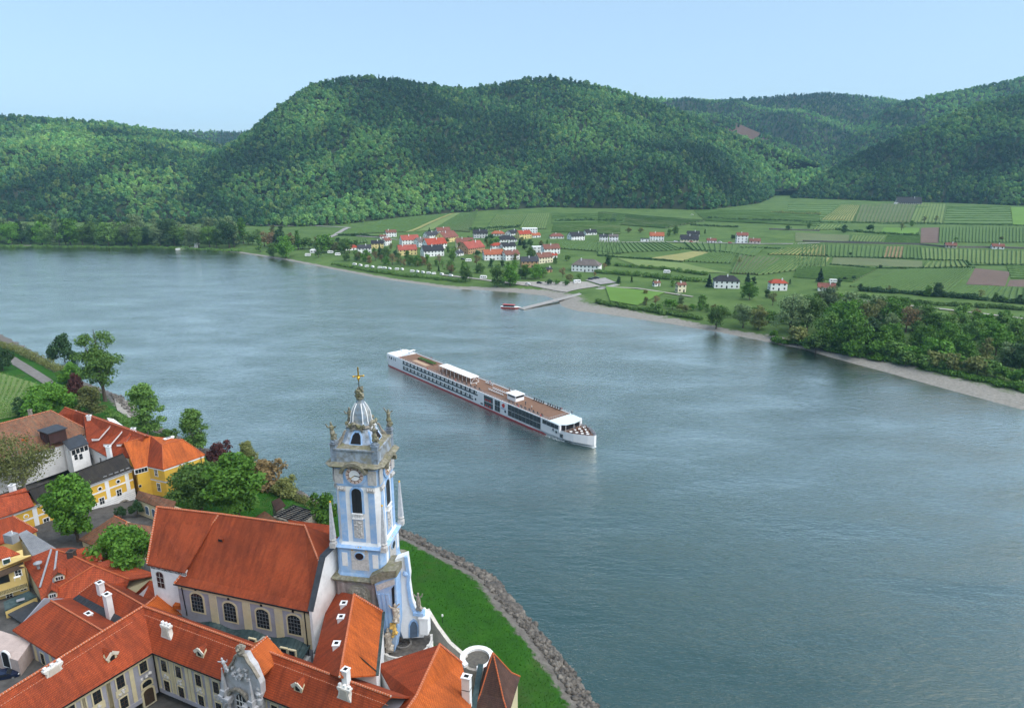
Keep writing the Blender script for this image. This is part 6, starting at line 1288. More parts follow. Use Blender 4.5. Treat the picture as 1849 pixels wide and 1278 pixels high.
def make_conifer(name, seed, H, Rr, n=900, leaf=.5):
    rs = np.random.RandomState(seed); T = thing(name, (0, 0, 0), 'x', 'tree'); cl = []
    for i in range(9):
        t_ = i / 9
        for k in range(7): a = rs.rand() * 6.283; r = Rr * (1 - t_) * .62 * rs.uniform(.7, 1.1); cl.append((r * math.cos(a), r * math.sin(a), H * (.1 + .85 * t_), Rr * (1 - t_) * .42 + .15, Rr * (1 - t_) * .42 + .15, H * .06))
    cl.append((0, 0, H * .5, Rr * .3, Rr * .3, H * .45)); v, f = leaf_quads(rs, cl, n, leaf, .5, -.1); mesh_np('crown', v, f, LEAF['needle'], T); MB().lathe([(.3, -.5), (.2, H * .4), (.04, H)], n=6).build('trunk', BARK, T); return T
PROTO = {}
def proto(kind, maker):
    if kind not in PROTO: PROTO[kind] = [maker(), False]
    return PROTO[kind]
def plant(kind, loc, s, label, group=None, cat='tree', sz=None, rot=None, lm=None, name=None):
    pr = PROTO[kind]
    if pr[1]: o = copy_tree(pr[0])
    else: o = pr[0]; pr[1] = True
    o.location = loc; o.scale = (s, s, sz or s); o.rotation_euler = (0, 0, rng.uniform(0, 6.28) if rot is None else rot); tag(o, label, cat, group)
    if name: o.name = name
    if lm:
        c = [x for x in o.children if x.name.startswith('crown')][0]; c.data = c.data.copy() if False else c.data
        c.material_slots[0].link = 'OBJECT'; c.material_slots[0].material = LEAF[lm]
    return o
# ---- forests on the hills
def forest_proto(seed, H, Rr, conif=False):
    rs = np.random.RandomState(seed); n = 150
    if conif: cl = [(0, 0, H * (.12 + .8 * i / 6), Rr * (1 - i / 6.6), Rr * (1 - i / 6.6), H * .09) for i in range(7)]; v, f = leaf_quads(rs, cl, n, 1.0, .3, -.1)
    else: cl = crown_clumps(rs, H, Rr, H * .2, 9, 'round'); v, f = leaf_quads(rs, cl, n + 130, 1.2, .3, .8)
    o = mesh_np('forest_tree_%d' % seed, v, f, LEAF['wood']); COL.objects.unlink(o); return o
fcol = bpy.data.collections.new('forest_prototypes')
for o in [forest_proto(1, 13, 5.6), forest_proto(2, 15, 6.2), forest_proto(3, 11, 5.0), forest_proto(4, 13, 5.2), forest_proto(5, 15, 3.0, True), forest_proto(6, 12, 2.6, True)]: fcol.objects.link(o)
def scatter_group():
    g = bpy.data.node_groups.new('scatter', 'GeometryNodeTree'); g.interface.new_socket('Geometry', in_out='INPUT', socket_type='NodeSocketGeometry'); g.interface.new_socket('Geometry', in_out='OUTPUT', socket_type='NodeSocketGeometry')
    n = g.nodes; i = n.new('NodeGroupInput'); o = n.new('NodeGroupOutput'); p = n.new('GeometryNodeInstanceOnPoints'); c = n.new('GeometryNodeCollectionInfo')
    c.inputs['Collection'].default_value = fcol; c.inputs['Separate Children'].default_value = True; c.inputs['Reset Children'].default_value = True
    def at(nm, ty): a = n.new('GeometryNodeInputNamedAttribute'); a.data_type = ty; a.inputs['Name'].default_value = nm; return a.outputs['Attribute']
    l = g.links.new; l(i.outputs[0], p.inputs['Points']); l(c.outputs[0], p.inputs['Instance']); p.inputs['Pick Instance'].default_value = True
    l(at('kind_index', 'INT'), p.inputs['Instance Index']); l(at('turn', 'FLOAT_VECTOR'), p.inputs['Rotation']); l(at('size', 'FLOAT_VECTOR'), p.inputs['Scale']); l(p.outputs[0], o.inputs[0]); return g
SG = scatter_group(); NTREES = 0
def wood(name, pts, rs, tint, kinds, size, label):
    global NTREES
    n = len(pts); NTREES += n; me = bpy.data.meshes.new(name); me.vertices.add(n); me.vertices.foreach_set('co', np.asarray(pts, np.float32).ravel())
    def put(nm, ty, key, arr): a = me.attributes.new(nm, ty, 'POINT'); a.data.foreach_set(key, np.asarray(arr).ravel())
    put('kind_index', 'INT', 'value', kinds.astype(np.int32)); put('turn', 'FLOAT_VECTOR', 'vector', np.stack([rs.uniform(-.1, .1, n), rs.uniform(-.1, .1, n), rs.uniform(0, 6.28, n)], 1).astype(np.float32))
    put('size', 'FLOAT_VECTOR', 'vector', (size[:, None] * np.stack([np.ones(n), np.ones(n), rs.uniform(.85, 1.2, n)], 1)).astype(np.float32)); put('tint', 'FLOAT_COLOR', 'color', np.concatenate([tint, np.ones((n, 1))], 1).astype(np.float32))
    o = bpy.data.objects.new(name, me); COL.objects.link(o); md = o.modifiers.new('scatter', 'NODES'); md.node_group = SG; return tag(o, label, 'forest', None, 'stuff')
def hill_forest(hname, spacing, seed, conif=.12, bright=1.0, warm=0, hole=None, label=''):
    W, ns = HILLS[hname]; rs = np.random.RandomState(seed); last = min(len(W), ns + (10 if hname.endswith('main') else 3)); pts = []
    for j in range(last - 1):
        a, b, c, d = W[j, :-1], W[j, 1:], W[j + 1, 1:], W[j + 1, :-1]; ar = np.linalg.norm(np.cross(b - a, d - a), axis=1); k = rs.poisson(ar / spacing ** 2)
        idx = np.repeat(np.arange(len(ar)), k); u, v = rs.rand(len(idx), 1), rs.rand(len(idx), 1); pts.append((a[idx] * (1 - u) + b[idx] * u) * (1 - v) + (d[idx] * (1 - u) + c[idx] * u) * v)
    p = np.concatenate(pts)
    # keep only what lies within the view or a little beside it
    c_, s_ = math.cos(PITCH), math.sin(PITCH); dep = p[:, 1] * c_ - (p[:, 2] - CH) * s_; px = CX + F * p[:, 0] / dep; py = CY - F * (p[:, 1] * s_ + (p[:, 2] - CH) * c_) / dep; keep = (px > -260) & (px < 2110)
    if hole: # bare patch
        hx, hy, rx, ry = hole; keep &= ~((np.abs(px - hx) / rx + np.abs(py - hy) / ry) < 1)
    p = p[keep]; n = len(p); reg = fbm(p[:, 0] / 140, p[:, 1] / 180, seed, 3); reg2 = fbm(p[:, 0] / 60 + 9, p[:, 1] / 70, seed + 7, 3)
    pal = np.array([(.034, .090, .036), (.046, .110, .038), (.074, .135, .040), (.060, .105, .044), (.024, .066, .036), (.10, .15, .045)]); pr = np.stack([np.clip(.30 - reg, .02, 1), np.clip(.30 + reg2 * .4, .05, 1), np.clip(.16 + reg * .6 + warm, .01, 1), np.full(n, .10), np.clip(.14 - reg * .8, .01, 1), np.clip(.03 + reg2 * .25 + warm * .8, .0, 1)], 1); pr /= pr.sum(1)[:, None]
    ci = (pr.cumsum(1) < rs.rand(n)[:, None]).sum(1).clip(0, 5); tint = pal[ci] * rs.uniform(.82, 1.2, (n, 1)) * bright * 2.05 * np.clip(1 + reg * 1.1, .5, 1.5)[:, None]
    cf = rs.rand(n) < np.clip(conif - reg * .55, .0, .8); kinds = np.where(cf, 4 + rs.randint(0, 2, n), rs.randint(0, 4, n)); tint = np.where(cf[:, None], np.array([.036, .095, .06]) * rs.uniform(.7, 1.4, (n, 1)), tint)
    wood('forest', p, rs, tint, kinds, rs.uniform(.5, 1.0, n) + .35 * rs.rand(n) ** 4, label)
hill_forest('wooded_hill_main', 6.9, 101, .13, 1.0, .03, label='dense mixed forest covering the big central hill')
hill_forest('wooded_hill_left', 7.6, 102, .15, 1.15, .14, label='mixed forest on the left hill behind the river bend')
hill_forest('wooded_hill_distance', 13, 103, .4, .9, label='far forest on the ridge between the left and central hills')
hill_forest('wooded_hill_middle', 10.5, 104, .32, 1.15, .02, label='blue green forest on the far middle ridge')
hill_forest('wooded_hill_spur', 8.6, 105, .26, .95, .02, hole=(1358, 238, 36, 20), label='forest around the bare brown clearing on the spur')
hill_forest('wooded_hill_right_back', 8.8, 106, .14, 1.15, .03, label='forest on the right ridge in the second row')
hill_forest('wooded_hill_right', 6.9, 107, .10, .85, -.03, label='dark green forest on the near right hill')
hill_forest('wooded_hill_gap', 7.0, 108, .08, 1.25, .1, label='forest closing the side valley between the hills')

# ---- fields and vineyards of the plain
dD = lambda x, y: (1449 + x / 4.6225, 330 + y / 4.6225); dC = lambda x, y: (1080 + x / 4.6225, 380 + y / 4.6225); dB = lambda x, y: (800 + x / 5.778, 390 + y / 5.778); dA = lambda x, y: (540 + x / 6.163, 380 + y / 6.163)
VINE = mat('vine_rows', (.075, .14, .032), (.048, .10, .025), .6, .9); FG = {}
def fmat(k, c1, c2): FG[k] = mat('field_' + k, c1, c2, .12, .95, bmp=.3, c3=tuple(v * .8 for v in c1), scale3=.03)
fmat('green', (0.098, 0.169, 0.046), (0.072, 0.130, 0.039)); fmat('light', (0.156, 0.215, 0.065), (0.117, 0.176, 0.058)); fmat('yellow', (0.273, 0.260, 0.098), (0.208, 0.215, 0.078)); fmat('dull', (0.124, 0.150, 0.065), (0.091, 0.124, 0.052)); fmat('bare', (0.150, 0.104, 0.081), (0.111, 0.075, 0.062)); fmat('orange', (0.273, 0.189, 0.098), (0.195, 0.156, 0.078)); fmat('lawn', (0.111, 0.215, 0.033), (0.091, 0.182, 0.029))
def patch_pts(q, nu, nv):
    c = [on_far(*p) for p in q]; u = np.linspace(0, 1, nu)[None, :]; v = np.linspace(0, 1, nv)[:, None]
    X = (c[0].x * (1 - u) + c[1].x * u) * (1 - v) + (c[3].x * (1 - u) + c[2].x * u) * v; Y = (c[0].y * (1 - u) + c[1].y * u) * (1 - v) + (c[3].y * (1 - u) + c[2].y * u) * v; return X, Y
NF = [0]
def field(q, base, rows=0, label='', dz=.18, hv=1.1, along='v', wid=.55, vm=None):
    """q: four photo corners (bottom left, bottom right, top right, top left); vines run bottom to top"""
    if along == 'u': q = [q[3], q[0], q[1], q[2]]
    NF[0] += 1; dz = dz + .011 * NF[0]
    X, Y = patch_pts(q, 14, 14); Z = zfar(X, Y) + dz
    mesh_np('field', np.stack([X.ravel(), Y.ravel(), Z.ravel()], 1), grid_faces(14, 14), FG[base], kind='structure', smooth=True)
    if rows:
        X, Y = patch_pts(q, rows, 15); rs = np.random.RandomState(NF[0]); vs, fs = [], []
        for i in range(rows):
            px_, py_ = X[:, i], Y[:, i]; z = zfar(px_, py_) + dz; tx, ty = np.gradient(px_), np.gradient(py_); L = np.hypot(tx, ty) + 1e-9; nx, ny = -ty / L, tx / L; h = hv * rs.uniform(.75, 1.2, 15); w_ = wid * rs.uniform(.7, 1.3, 15); k = len(vs) * 0 + sum(len(a) for a in vs)
            sec = np.stack([np.stack([px_ + nx * w_, py_ + ny * w_, z - .05], 1), np.stack([px_ + nx * w_ * .7, py_ + ny * w_ * .7, z + h], 1), np.stack([px_ - nx * w_ * .7, py_ - ny * w_ * .7, z + h], 1), np.stack([px_ - nx * w_, py_ - ny * w_, z - .05], 1)], 1).reshape(-1, 3); vs.append(sec)
            b_ = np.arange(14)[:, None] * 4 + np.arange(3)[None, :]; b_ = b_.ravel() + k; fs.append(np.stack([b_, b_ + 4, b_ + 5, b_ + 1], 1))
        mesh_np('vineyard', np.concatenate(vs), np.concatenate(fs), vm or VINE, kind='stuff', label=label or 'rows of vines', cat='vineyard')
D4 = lambda *p: [dD(*a) for a in p]; C4 = lambda *p: [dC(*a) for a in p]; B4 = lambda *p: [dB(*a) for a in p]; A4 = lambda *p: [dA(*a) for a in p]
field(D4((400, 870), (1180, 940), (1430, 720), (890, 725)), 'light', 26, 'broad vineyard with slanting rows left of the large brown field'); field(D4((1190, 940), (1849, 985), (1849, 885), (1360, 865)), 'green', 12, 'posted vineyard below the large brown field')
field(D4((1365, 850), (1690, 865), (1735, 745), (1440, 715)), 'bare'); field(D4((1705, 865), (1900, 872), (1900, 812), (1730, 812)), 'bare'); field(D4((1740, 800), (1900, 805), (1900, 700), (1700, 700)), 'green', 7, 'small vineyard right of the large brown field', along='u')
field(D4((0, 605), (670, 625), (690, 530), (0, 518)), 'green', 20, 'green vineyard with upright rows below the stone wall'); field(D4((675, 625), (830, 628), (850, 535), (700, 533)), 'orange', 6, 'short orange brown vineyard plot below the stone wall'); field(D4((835, 630), (1000, 640), (985, 545), (855, 537)), 'green', 6, 'small green plot beside the orange vineyard')
field(D4((1000, 640), (1900, 695), (1900, 575), (990, 548)), 'light', 26, 'long vineyard with leaning rows under the two small houses'); field(D4((240, 682), (1000, 708), (1000, 655), (260, 622)), 'dull', 0); field(D4((1010, 708), (1380, 700), (1350, 662), (1050, 660)), 'light', 9, 'narrow vineyard strip above the large brown field'); field(D4((-60, 700), (195, 690), (240, 625), (-60, 618)), 'yellow', 9, 'yellowish slanting vineyard right of the black roofed villa')
field(D4((-80, 790), (420, 830), (620, 725), (-40, 705)), 'dull', 12, 'pale vineyard behind the conifer', along='u'); field(D4((395, 490), (660, 495), (700, 445), (420, 440)), 'light', 11, 'bright small vineyard above the stone wall'); field(D4((680, 500), (980, 505), (980, 450), (710, 445)), 'green', 8, 'dark small vineyard above the stone wall', along='u'); field(D4((640, 430), (960, 440), (975, 380), (680, 375)), 'lawn')
field(D4((985, 505), (1135, 505), (1140, 375), (990, 380)), 'bare'); field(D4((1140, 500), (1900, 500), (1900, 378), (1150, 375)), 'green', 28, 'wide vineyard above the two small houses'); field(D4((1180, 345), (1750, 350), (1730, 205), (1210, 205)), 'green', 9, 'vineyard with level rows near the right wood edge', along='u', hv=1.5); field(D4((1755, 350), (1900, 352), (1900, 205), (1740, 205)), 'lawn')
field(D4((160, 310), (420, 320), (480, 190), (330, 185)), 'yellow', 12, 'yellowish vineyard below the right wood'); field(D4((440, 325), (900, 330), (960, 175), (490, 185)), 'dull', 16, 'pale vineyard below the right wood'); field(D4((900, 330), (1170, 340), (1200, 180), (970, 175)), 'light', 10, 'bright vineyard left of the level rows'); field(D4((90, 395), (280, 395), (330, 355), (130, 350)), 'light', 8, 'tiny vineyard above the hedge line'); field(D4((-60, 495), (385, 490), (392, 440), (-60, 420)), 'dull'); field(D4((-120, 320), (150, 315), (300, 190), (-120, 190)), 'green', 8, 'vineyard at the mouth of the side valley', along='u')
field(C4((0, 372), (690, 330), (560, 272), (0, 272)), 'green', 18, 'mottled vineyard in front of the roadside houses', hv=1.0); field(C4((440, 400), (700, 425), (1000, 352), (800, 343)), 'yellow', 0); field(C4((720, 428), (1100, 445), (1150, 362), (930, 362)), 'green', 12, 'vineyard with pale posts in the middle of the plain'); field(C4((150, 402), (690, 440), (1100, 530), (420, 490)), 'light', 0); field(C4((1330, 545), (1900, 475), (1900, 398), (1560, 400)), 'light', 14, 'slanting vineyard behind the red roofed villa'); field(C4((1420, 372), (1900, 382), (1900, 292), (1640, 285)), 'yellow', 14, 'yellow green vineyard right of the roadside houses'); field(C4((800, 338), (1300, 392), (1400, 300), (720, 270)), 'green', 14, 'vineyard in front of the tall roadside house'); field(C4((1110, 530), (1330, 540), (1540, 400), (1180, 372)), 'dull', 10, 'vineyard above the black roofed villa')
field(A4((420, 275), (1180, 245), (1680, 40), (1000, 110)), 'dull', 24, 'hillside vineyard above the village'); field(A4((1170, 248), (1270, 235), (1745, 30), (1680, 38)), 'yellow', 0); field(A4((1290, 240), (1500, 215), (1810, 30), (1750, 30)), 'light', 0); field(A4((1510, 215), (1900, 245), (1980, 30), (1820, 30)), 'dull', 20, 'dull vineyard behind the village roofs'); field(B4((430, 175), (800, 105), (880, -20), (560, -10)), 'light', 18, 'striped vineyard behind the white flat roofed building'); field(B4((800, 135), (1070, 140), (1120, -30), (885, -20)), 'light', 12, 'fan shaped vineyard above the white flat roofed building'); field(B4((1130, 172), (1849, 195), (1849, 85), (1150, 92)), 'dull', 10, 'pale vineyard behind the dark roofed houses', along='u'); field(B4((1100, 335), (1849, 400), (1849, 272), (1250, 255)), 'green', 22, 'vineyard between the village and the roadside houses'); field(B4((1130, 80), (1900, 75), (1900, -10), (1140, -20)), 'green', 10, 'vineyard at the foot of the central hill', along='u')
field([(1378, 353), (1465, 353), (1500, 338), (1418, 340)], 'dull', 9, 'terraced vineyard at the mouth of the side valley', along='u'); field([(1412, 340), (1500, 338), (1525, 330), (1450, 332)], 'yellow', 0); field(C4((100, 760), (330, 800), (560, 690), (60, 640)), 'lawn', 0); field(C4((0, 110), (560, 150), (900, 90), (0, 20)), 'dull', 12, 'vineyard behind the red roofed modern house', along='u'); field(C4((900, 90), (1849, 135), (1849, 10), (800, 5)), 'green', 14, 'vineyard terraces below the side valley', along='u'); field(A4((430, 380), (760, 365), (740, 330), (500, 335)), 'green', 10, 'small garden vineyard left of the red roofed house')
# bare patch on the spur
W, ns = HILLS['wooded_hill_spur']; cpx = [(1330, 245), (1358, 222), (1390, 246), (1362, 258)]
bp = []
Wf = W[:ns].reshape(-1, 3); c_, s_ = math.cos(PITCH), math.sin(PITCH); dep = Wf[:, 1] * c_ - (Wf[:, 2] - CH) * s_; wpx_ = CX + F * Wf[:, 0] / dep; wpy = CY - F * (Wf[:, 1] * s_ + (Wf[:, 2] - CH) * c_) / dep
gf = grid_faces(ns, W.shape[1]); ins = ((np.abs(wpx_ - 1358) / 44 + np.abs(wpy - 238) / 26) < 1)[gf].any(1); vv = Wf.copy(); vv[:, 2] += 1.5
if ins.sum(): used = np.unique(gf[ins]); mp = -np.ones(len(vv), int); mp[used] = np.arange(len(used)); mesh_np('clearing', vv[used], mp[gf[ins]], soil, kind='structure', smooth=True)
# hedges, walls, roads of the plain
def sheet_line(name, pts, w_, m, dz=.5, n=20, kind='structure', **kw):
    P3 = [on_far(*p) for p in pts]; s = np.concatenate([[0], np.cumsum([(b - a).length for a, b in zip(P3[:-1], P3[1:])])]); u = np.linspace(0, s[-1], n * (len(pts) - 1)); x = np.interp(u, s, [p.x for p in P3]); y = np.interp(u, s, [p.y for p in P3]); tx, ty = np.gradient(x), np.gradient(y); L = np.hypot(tx, ty); nx, ny = -ty / L * w_ / 2, tx / L * w_ / 2
    X = np.stack([x + nx, x - nx]); Y = np.stack([y + ny, y - ny]); Z = zfar(X, Y) + dz; mesh_np(name, np.stack([X.ravel(), Y.ravel(), Z.ravel()], 1), grid_faces(2, len(u)), m, kind=kind, **kw)
ROAD = mat('pale_road', (.30, .29, .28), (.24, .23, .22), .3, .9); GRAVEL = mat('gravel_path', (.34, .32, .29), (.24, .225, .2), .6, .95, bmp=.3)
sheet_line('path', [dD(470, 990), dD(1190, 1063), (1760, 566), (1900, 583)], 3.2, GRAVEL, .7); sheet_line('road', [dA(320, 310), dA(400, 280), dA(470, 235), dA(520, 205), dA(560, 195)], 7, ROAD, .7); sheet_line('road', [dA(560, 195), (560, 408), (500, 409), (430, 404)], 5, ROAD, .7); sheet_line('road', [dB(1849, 268), dC(0, 268), dC(600, 268), dC(1350, 283), dC(1849, 275)], 5, ROAD, .75); sheet_line('path', [dC(0, 640), dC(330, 655), dC(560, 690), dC(790, 725)], 3, GRAVEL, .6)
sheet_line('path', [dB(0, 620), dB(500, 680), dB(900, 730)], 4, GRAVEL, .6); sheet_line('path', [dA(640, 290), dA(900, 305), dA(1100, 330)], 4, ROAD, .6)
q4 = B4((720, 690), (1290, 800), (1640, 735), (1500, 690)); X, Y = patch_pts(q4, 10, 10); mesh_np('gravel_yard', np.stack([X.ravel(), Y.ravel(), zfar(X, Y).ravel() + .5], 1), grid_faces(10, 10), GRAVEL, kind='structure'); q4 = B4((1480, 670), (1640, 720), (1810, 700), (1690, 650)); X, Y = patch_pts(q4, 8, 8); mesh_np('car_park', np.stack([X.ravel(), Y.ravel(), zfar(X, Y).ravel() + .52], 1), grid_faces(8, 8), ROAD, kind='structure')
# ferry ramp running down into the river
r0, r1 = on_far(1115, 514), P(941, 558, .25); q = MB(); q.bar(r0 + Vector((0, 0, .1)), r1, 5.0, .5); q.build('ferry_ramp', mat('ramp_concrete', (.33, .32, .30), (.24, .23, .22), .5, .9), None, kind='structure')
def hedge(pts, w_, h, lm, n, leaf, label, near=False):
    P3 = [(on_near if near else on_far)(*p) for p in pts]; rs = np.random.RandomState(int(pts[0][0] * 7 + pts[0][1])); s = np.concatenate([[0], np.cumsum([(b - a).length for a, b in zip(P3[:-1], P3[1:])])]); m = max(6, int(s[-1] / (w_ * .8))); u = np.linspace(0, s[-1], m); cl = []
    for t_ in u: x, y = np.interp(t_, s, [p.x for p in P3]) + rs.uniform(-.3, .3) * w_, np.interp(t_, s, [p.y for p in P3]) + rs.uniform(-.3, .3) * w_; z = zn(x, y) if near else zf(x, y); hh = h * rs.uniform(.55, 1.25); cl.append((x, y, z + hh * .5, w_ * .7, w_ * .7, hh * .55))
    v, f = leaf_quads(rs, cl, n, leaf, .4, .3); mesh_np('hedge', v, f, LEAF[lm], kind='stuff', label=label, cat='hedge')
for i, (pts, w_, h, lm, n, lab) in enumerate((([dD(500, 905), dD(900, 930), dD(1200, 955), dD(1900, 1020)], 4, 3.5, 'dark', 9000, 'long dark hedge below the right vineyards'), ([dD(520, 960), dD(1000, 1010), dD(1849, 1063)], 5, 2.5, 'mid', 7000, 'bushy strip along the pale path on the right'), ([dD(0, 340), dD(800, 345), dD(1900, 362)], 3, 2.2, 'dark', 4000, 'hedge line below the upper vineyards'), ([dD(0, 612), dD(670, 632), dD(1360, 655), dD(1400, 690), dD(1900, 688)], 2, 1.3, 'dark', 3000, 'thin dark hedge between the lower vineyards'), ([dD(240, 685), dD(620, 715), dD(1440, 712)], 2, 1.2, 'dark', 2500, 'thin hedge above the broad slanting vineyard'), ([dC(920, 68), dC(1300, 85), dC(1849, 105)], 4, 3, 'dark', 4000, 'dark hedge below the side valley terraces'), ([dC(780, 125), dC(1160, 142)], 3, 2.5, 'dark', 1500, 'short dark hedge behind the black roofed barn'), ([dC(690, 320), dC(1000, 345), dC(1280, 385)], 2, 1.6, 'dark', 1500, 'hedge across the middle vineyard'), ([dC(0, 380), dC(700, 432)], 2.2, 1.6, 'dark', 2000, 'hedge below the mottled vineyard'), ([dC(160, 465), dC(500, 490), dC(900, 540)], 4, 3, 'mid', 4000, 'bushy hedge above the riverside gardens'), ([dC(10, 520), dC(450, 560), dC(900, 600)], 6, 3.5, 'mid', 6000, 'scrub between the gardens and the vineyards'), ([dB(1180, 60), dB(1500, 50), dB(1849, 62)], 4, 4, 'dark', 2600, 'thicket at the foot of the vineyards behind the village'), ([dB(300, 150), dB(600, 130), dB(780, 120)], 4, 3.5, 'dark', 2500, 'hedge behind the village roofs'), ([dC(1450, 20), dC(1849, 40)], 5, 4, 'olive', 2000, 'brown green thicket on the terraces'), ([dD(280, 395), dD(420, 410), dD(960, 445)], 4, 3.5, 'dark', 2800, 'hedge under the lone trees'), ([dC(1190, 315), dC(1550, 322)], 2, 1.5, 'dark', 900, 'short hedge right of the tall roadside house'), ([dC(0, 770), dC(330, 830), dC(600, 870), dC(850, 905)], 4, 2.5, 'mid', 6000, 'green scrub along the top of the gravel beach'), ([dA(400, 600), dA(800, 680), dA(1200, 730), dA(1849, 800)], 4, 2.2, 'mid', 9000, 'scrub along the camp site shore'), ([dA(450, 280), dA(760, 290), dA(900, 300)], 4, 3, 'dark', 2500, 'hedge along the road left of the white house'))): hedge(pts, w_, h, lm, n, .55, lab)
for pts in ([dD(0, 492), dD(600, 510), dD(980, 520), dD(1190, 540)], [dD(1300, 545), dD(1600, 545), dD(1900, 555)], [dC(1425, 160), dC(1849, 175)]):
    a = [on_far(*p) for p in pts]; q = MB(); [q.bar(p + Vector((0, 0, .9)), r_ + Vector((0, 0, .9)), .6, 2.0) for p, r_ in zip(a[:-1], a[1:])]; q.build('stone_wall', mat('dry_stone', (.20, .185, .165), (.12, .11, .10), 1.2, .95, bmp=.6), None, {492: 'grey dry stone terrace wall left of the small stone house', 545: 'grey dry stone terrace wall right of the small stone house', 160: 'dry stone wall right of the tall roadside house'}[round((pts[0][1] - (330 if pts[0][0] > 1430 and pts[0][1] > 430 else 380)) * 4.6225)] if False else ['grey dry stone terrace wall left of the small stone house', 'grey dry stone terrace wall right of the small stone house', 'dry stone wall right of the tall roadside house'][[492, 545, 160].index(492 if abs(pts[0][0] - 1449) < .1 else (545 if pts[0][0] > 1700 else 160))], 'wall', loc=a[0])
# ================================================================== houses of the far village
HW = {'white': flat('house_white', (.78, .78, .77), .9), 'cream': flat('house_cream', (.70, .64, .46), .9), 'yellow': flat('house_yellow', (.68, .55, .25), .9), 'pink': flat('house_pink', (.62, .50, .46), .9), 'stone': flat('house_stone', (.38, .36, .32), .9), 'orange': flat('house_orange', (.40, .25, .14), .9), 'grey': flat('house_grey', (.5, .5, .5), .9)}
def frf(k, c): return mat('village_roof_' + k, c, tuple(v * .75 for v in c), .8, .8, c3=tuple(v * 1.15 for v in c), scale3=.3)
HR = {'red': frf('red', (.32, .055, .03)), 'pinkred': frf('pinkred', (.30, .075, .055)), 'brown': frf('brown', (.17, .075, .055)), 'brownred': frf('brownred', (.19, .072, .055)), 'dark': frf('dark', (.045, .047, .055)), 'black': frf('black', (.026, .027, .032)), 'greybrown': frf('greybrown', (.13, .11, .10)), 'orange': frf('orange', (.32, .10, .05)), 'white': HW['white']}
VG = flat('village_window', (.02, .024, .03), .2)
ORD = ['first', 'second', 'third', 'fourth', 'fifth', 'sixth', 'seventh', 'eighth', 'ninth', 'tenth', 'eleventh', 'twelfth', 'thirteenth', 'fourteenth', 'fifteenth', 'sixteenth', 'seventeenth', 'eighteenth', 'nineteenth', 'twentieth']
def nth(i):
    n = i + 1
    if n == 100: return 'hundredth'
    if n > 100: return 'hundred-and-' + nth(i - 100)
    if n <= 20: return ORD[i]
    tens = ['twent', 'thirt', 'fort', 'fift', 'sixt', 'sevent', 'eight', 'ninet'][n // 10 - 2]
    return tens + 'ieth' if n % 10 == 0 else tens + 'y-' + ORD[n % 10 - 1]
def vhouse(px, py, wpx_, wall, rf, label, storeys=2, deep=.7, turn=0, kind='gable', rise=.42):
    """house seen at photo point (px, py) on its front foot, wpx_ photo pixels wide; turn: angle of the ridge to the picture plane"""
    c = on_far(px, py); dist = math.hypot(c.y, CH - c.z); w_ = .88 * wpx_ * dist / F / max(.75, abs(math.cos(R(turn)))); d = w_ * deep; h = 2.9 * storeys; az = math.atan2(c.x, c.y); rz = -az * .6 + R(turn)
    T = thing('village_house', (0, 0, 0), label, 'house', 'houses on the far bank'); x, y = w_ / 2, d / 2
    if kind == 'flat': MB().box((0, 0, -1.5), (w_, d, h + 1.5)).build('wall', HW[wall], T); MB().box((0, 0, h), (w_ + .5, d + .5, .35)).build('roof', HR[rf], T)
    else:
        rr = d * rise if kind == 'gable' else d * rise * .8; q = MB(); q.box((0, 0, -1.5), (w_, d, h + 1.5)); o_ = .45
        if kind == 'gable':
            for s in (-1, 1): q.prism([(s * x - s * .01, -y, h - .02), (s * x - s * .01, y, h - .02), (s * x - s * .01, 0, h + rr * .97)], (-s * .3, 0, 0))
            fs = [[V(-x - o_, -y - o_, h - .2), V(x + o_, -y - o_, h - .2), V(x + o_, 0, h + rr), V(-x - o_, 0, h + rr)], [V(x + o_, y + o_, h - .2), V(-x - o_, y + o_, h - .2), V(-x - o_, 0, h + rr), V(x + o_, 0, h + rr)]]
        else:
            k = x - y * .8; e = [V(-x - o_, -y - o_, h - .1), V(x + o_, -y - o_, h - .1), V(x + o_, y + o_, h - .1), V(-x - o_, y + o_, h - .1)]; r0, r1 = V(-k, 0, h + rr), V(k, 0, h + rr); fs = [[e[0], e[1], r1, r0], [e[2], e[3], r0, r1], [e[1], e[2], r1], [e[3], e[0], r0]]
        q.build('wall', HW[wall], T); ro = roof(T, fs, HR[rf], .22); g = random.Random(int(px)); MB().box((g.uniform(-.25, .25) * w_, -.12 * d, h + rr * .45), (.7, .7, rr * .55 + .9)).build('chimney', HW['white'], ro)
    n = max(2, int(w_ / 3.2)); b = .5 + int(px) % 2 * .2
    for s in range(storeys):
        for i in range(n):
            if s == 0 and i == n // 2: MB().box((-x + w_ * (i + .5) / n, -y - .02, 0), (1.1, .12, 2.1)).build('door', VG, T)
            else: MB().box((-x + w_ * (i + .5) / n, -y - .02, 2.9 * s + 1.0), (1.15, .12, 1.35)).build('window', VG, T)
    for s_ in (-1, 1):
        for s in range(storeys + (1 if kind == 'gable' else 0)): 
            for yy in ((-.22, .22) if s < storeys else (0,)): MB().box((s_ * (x + .02), yy * d, 2.9 * s + 1.0), (.12, 1.1, 1.3)).build('window', VG, T)
    T.location = (c.x, c.y, c.z); T.rotation_euler = (0, 0, rz)
    off = Matrix.Rotation(rz, 3, 'Z') @ Vector((0, y, 0)); T.location += off; return T
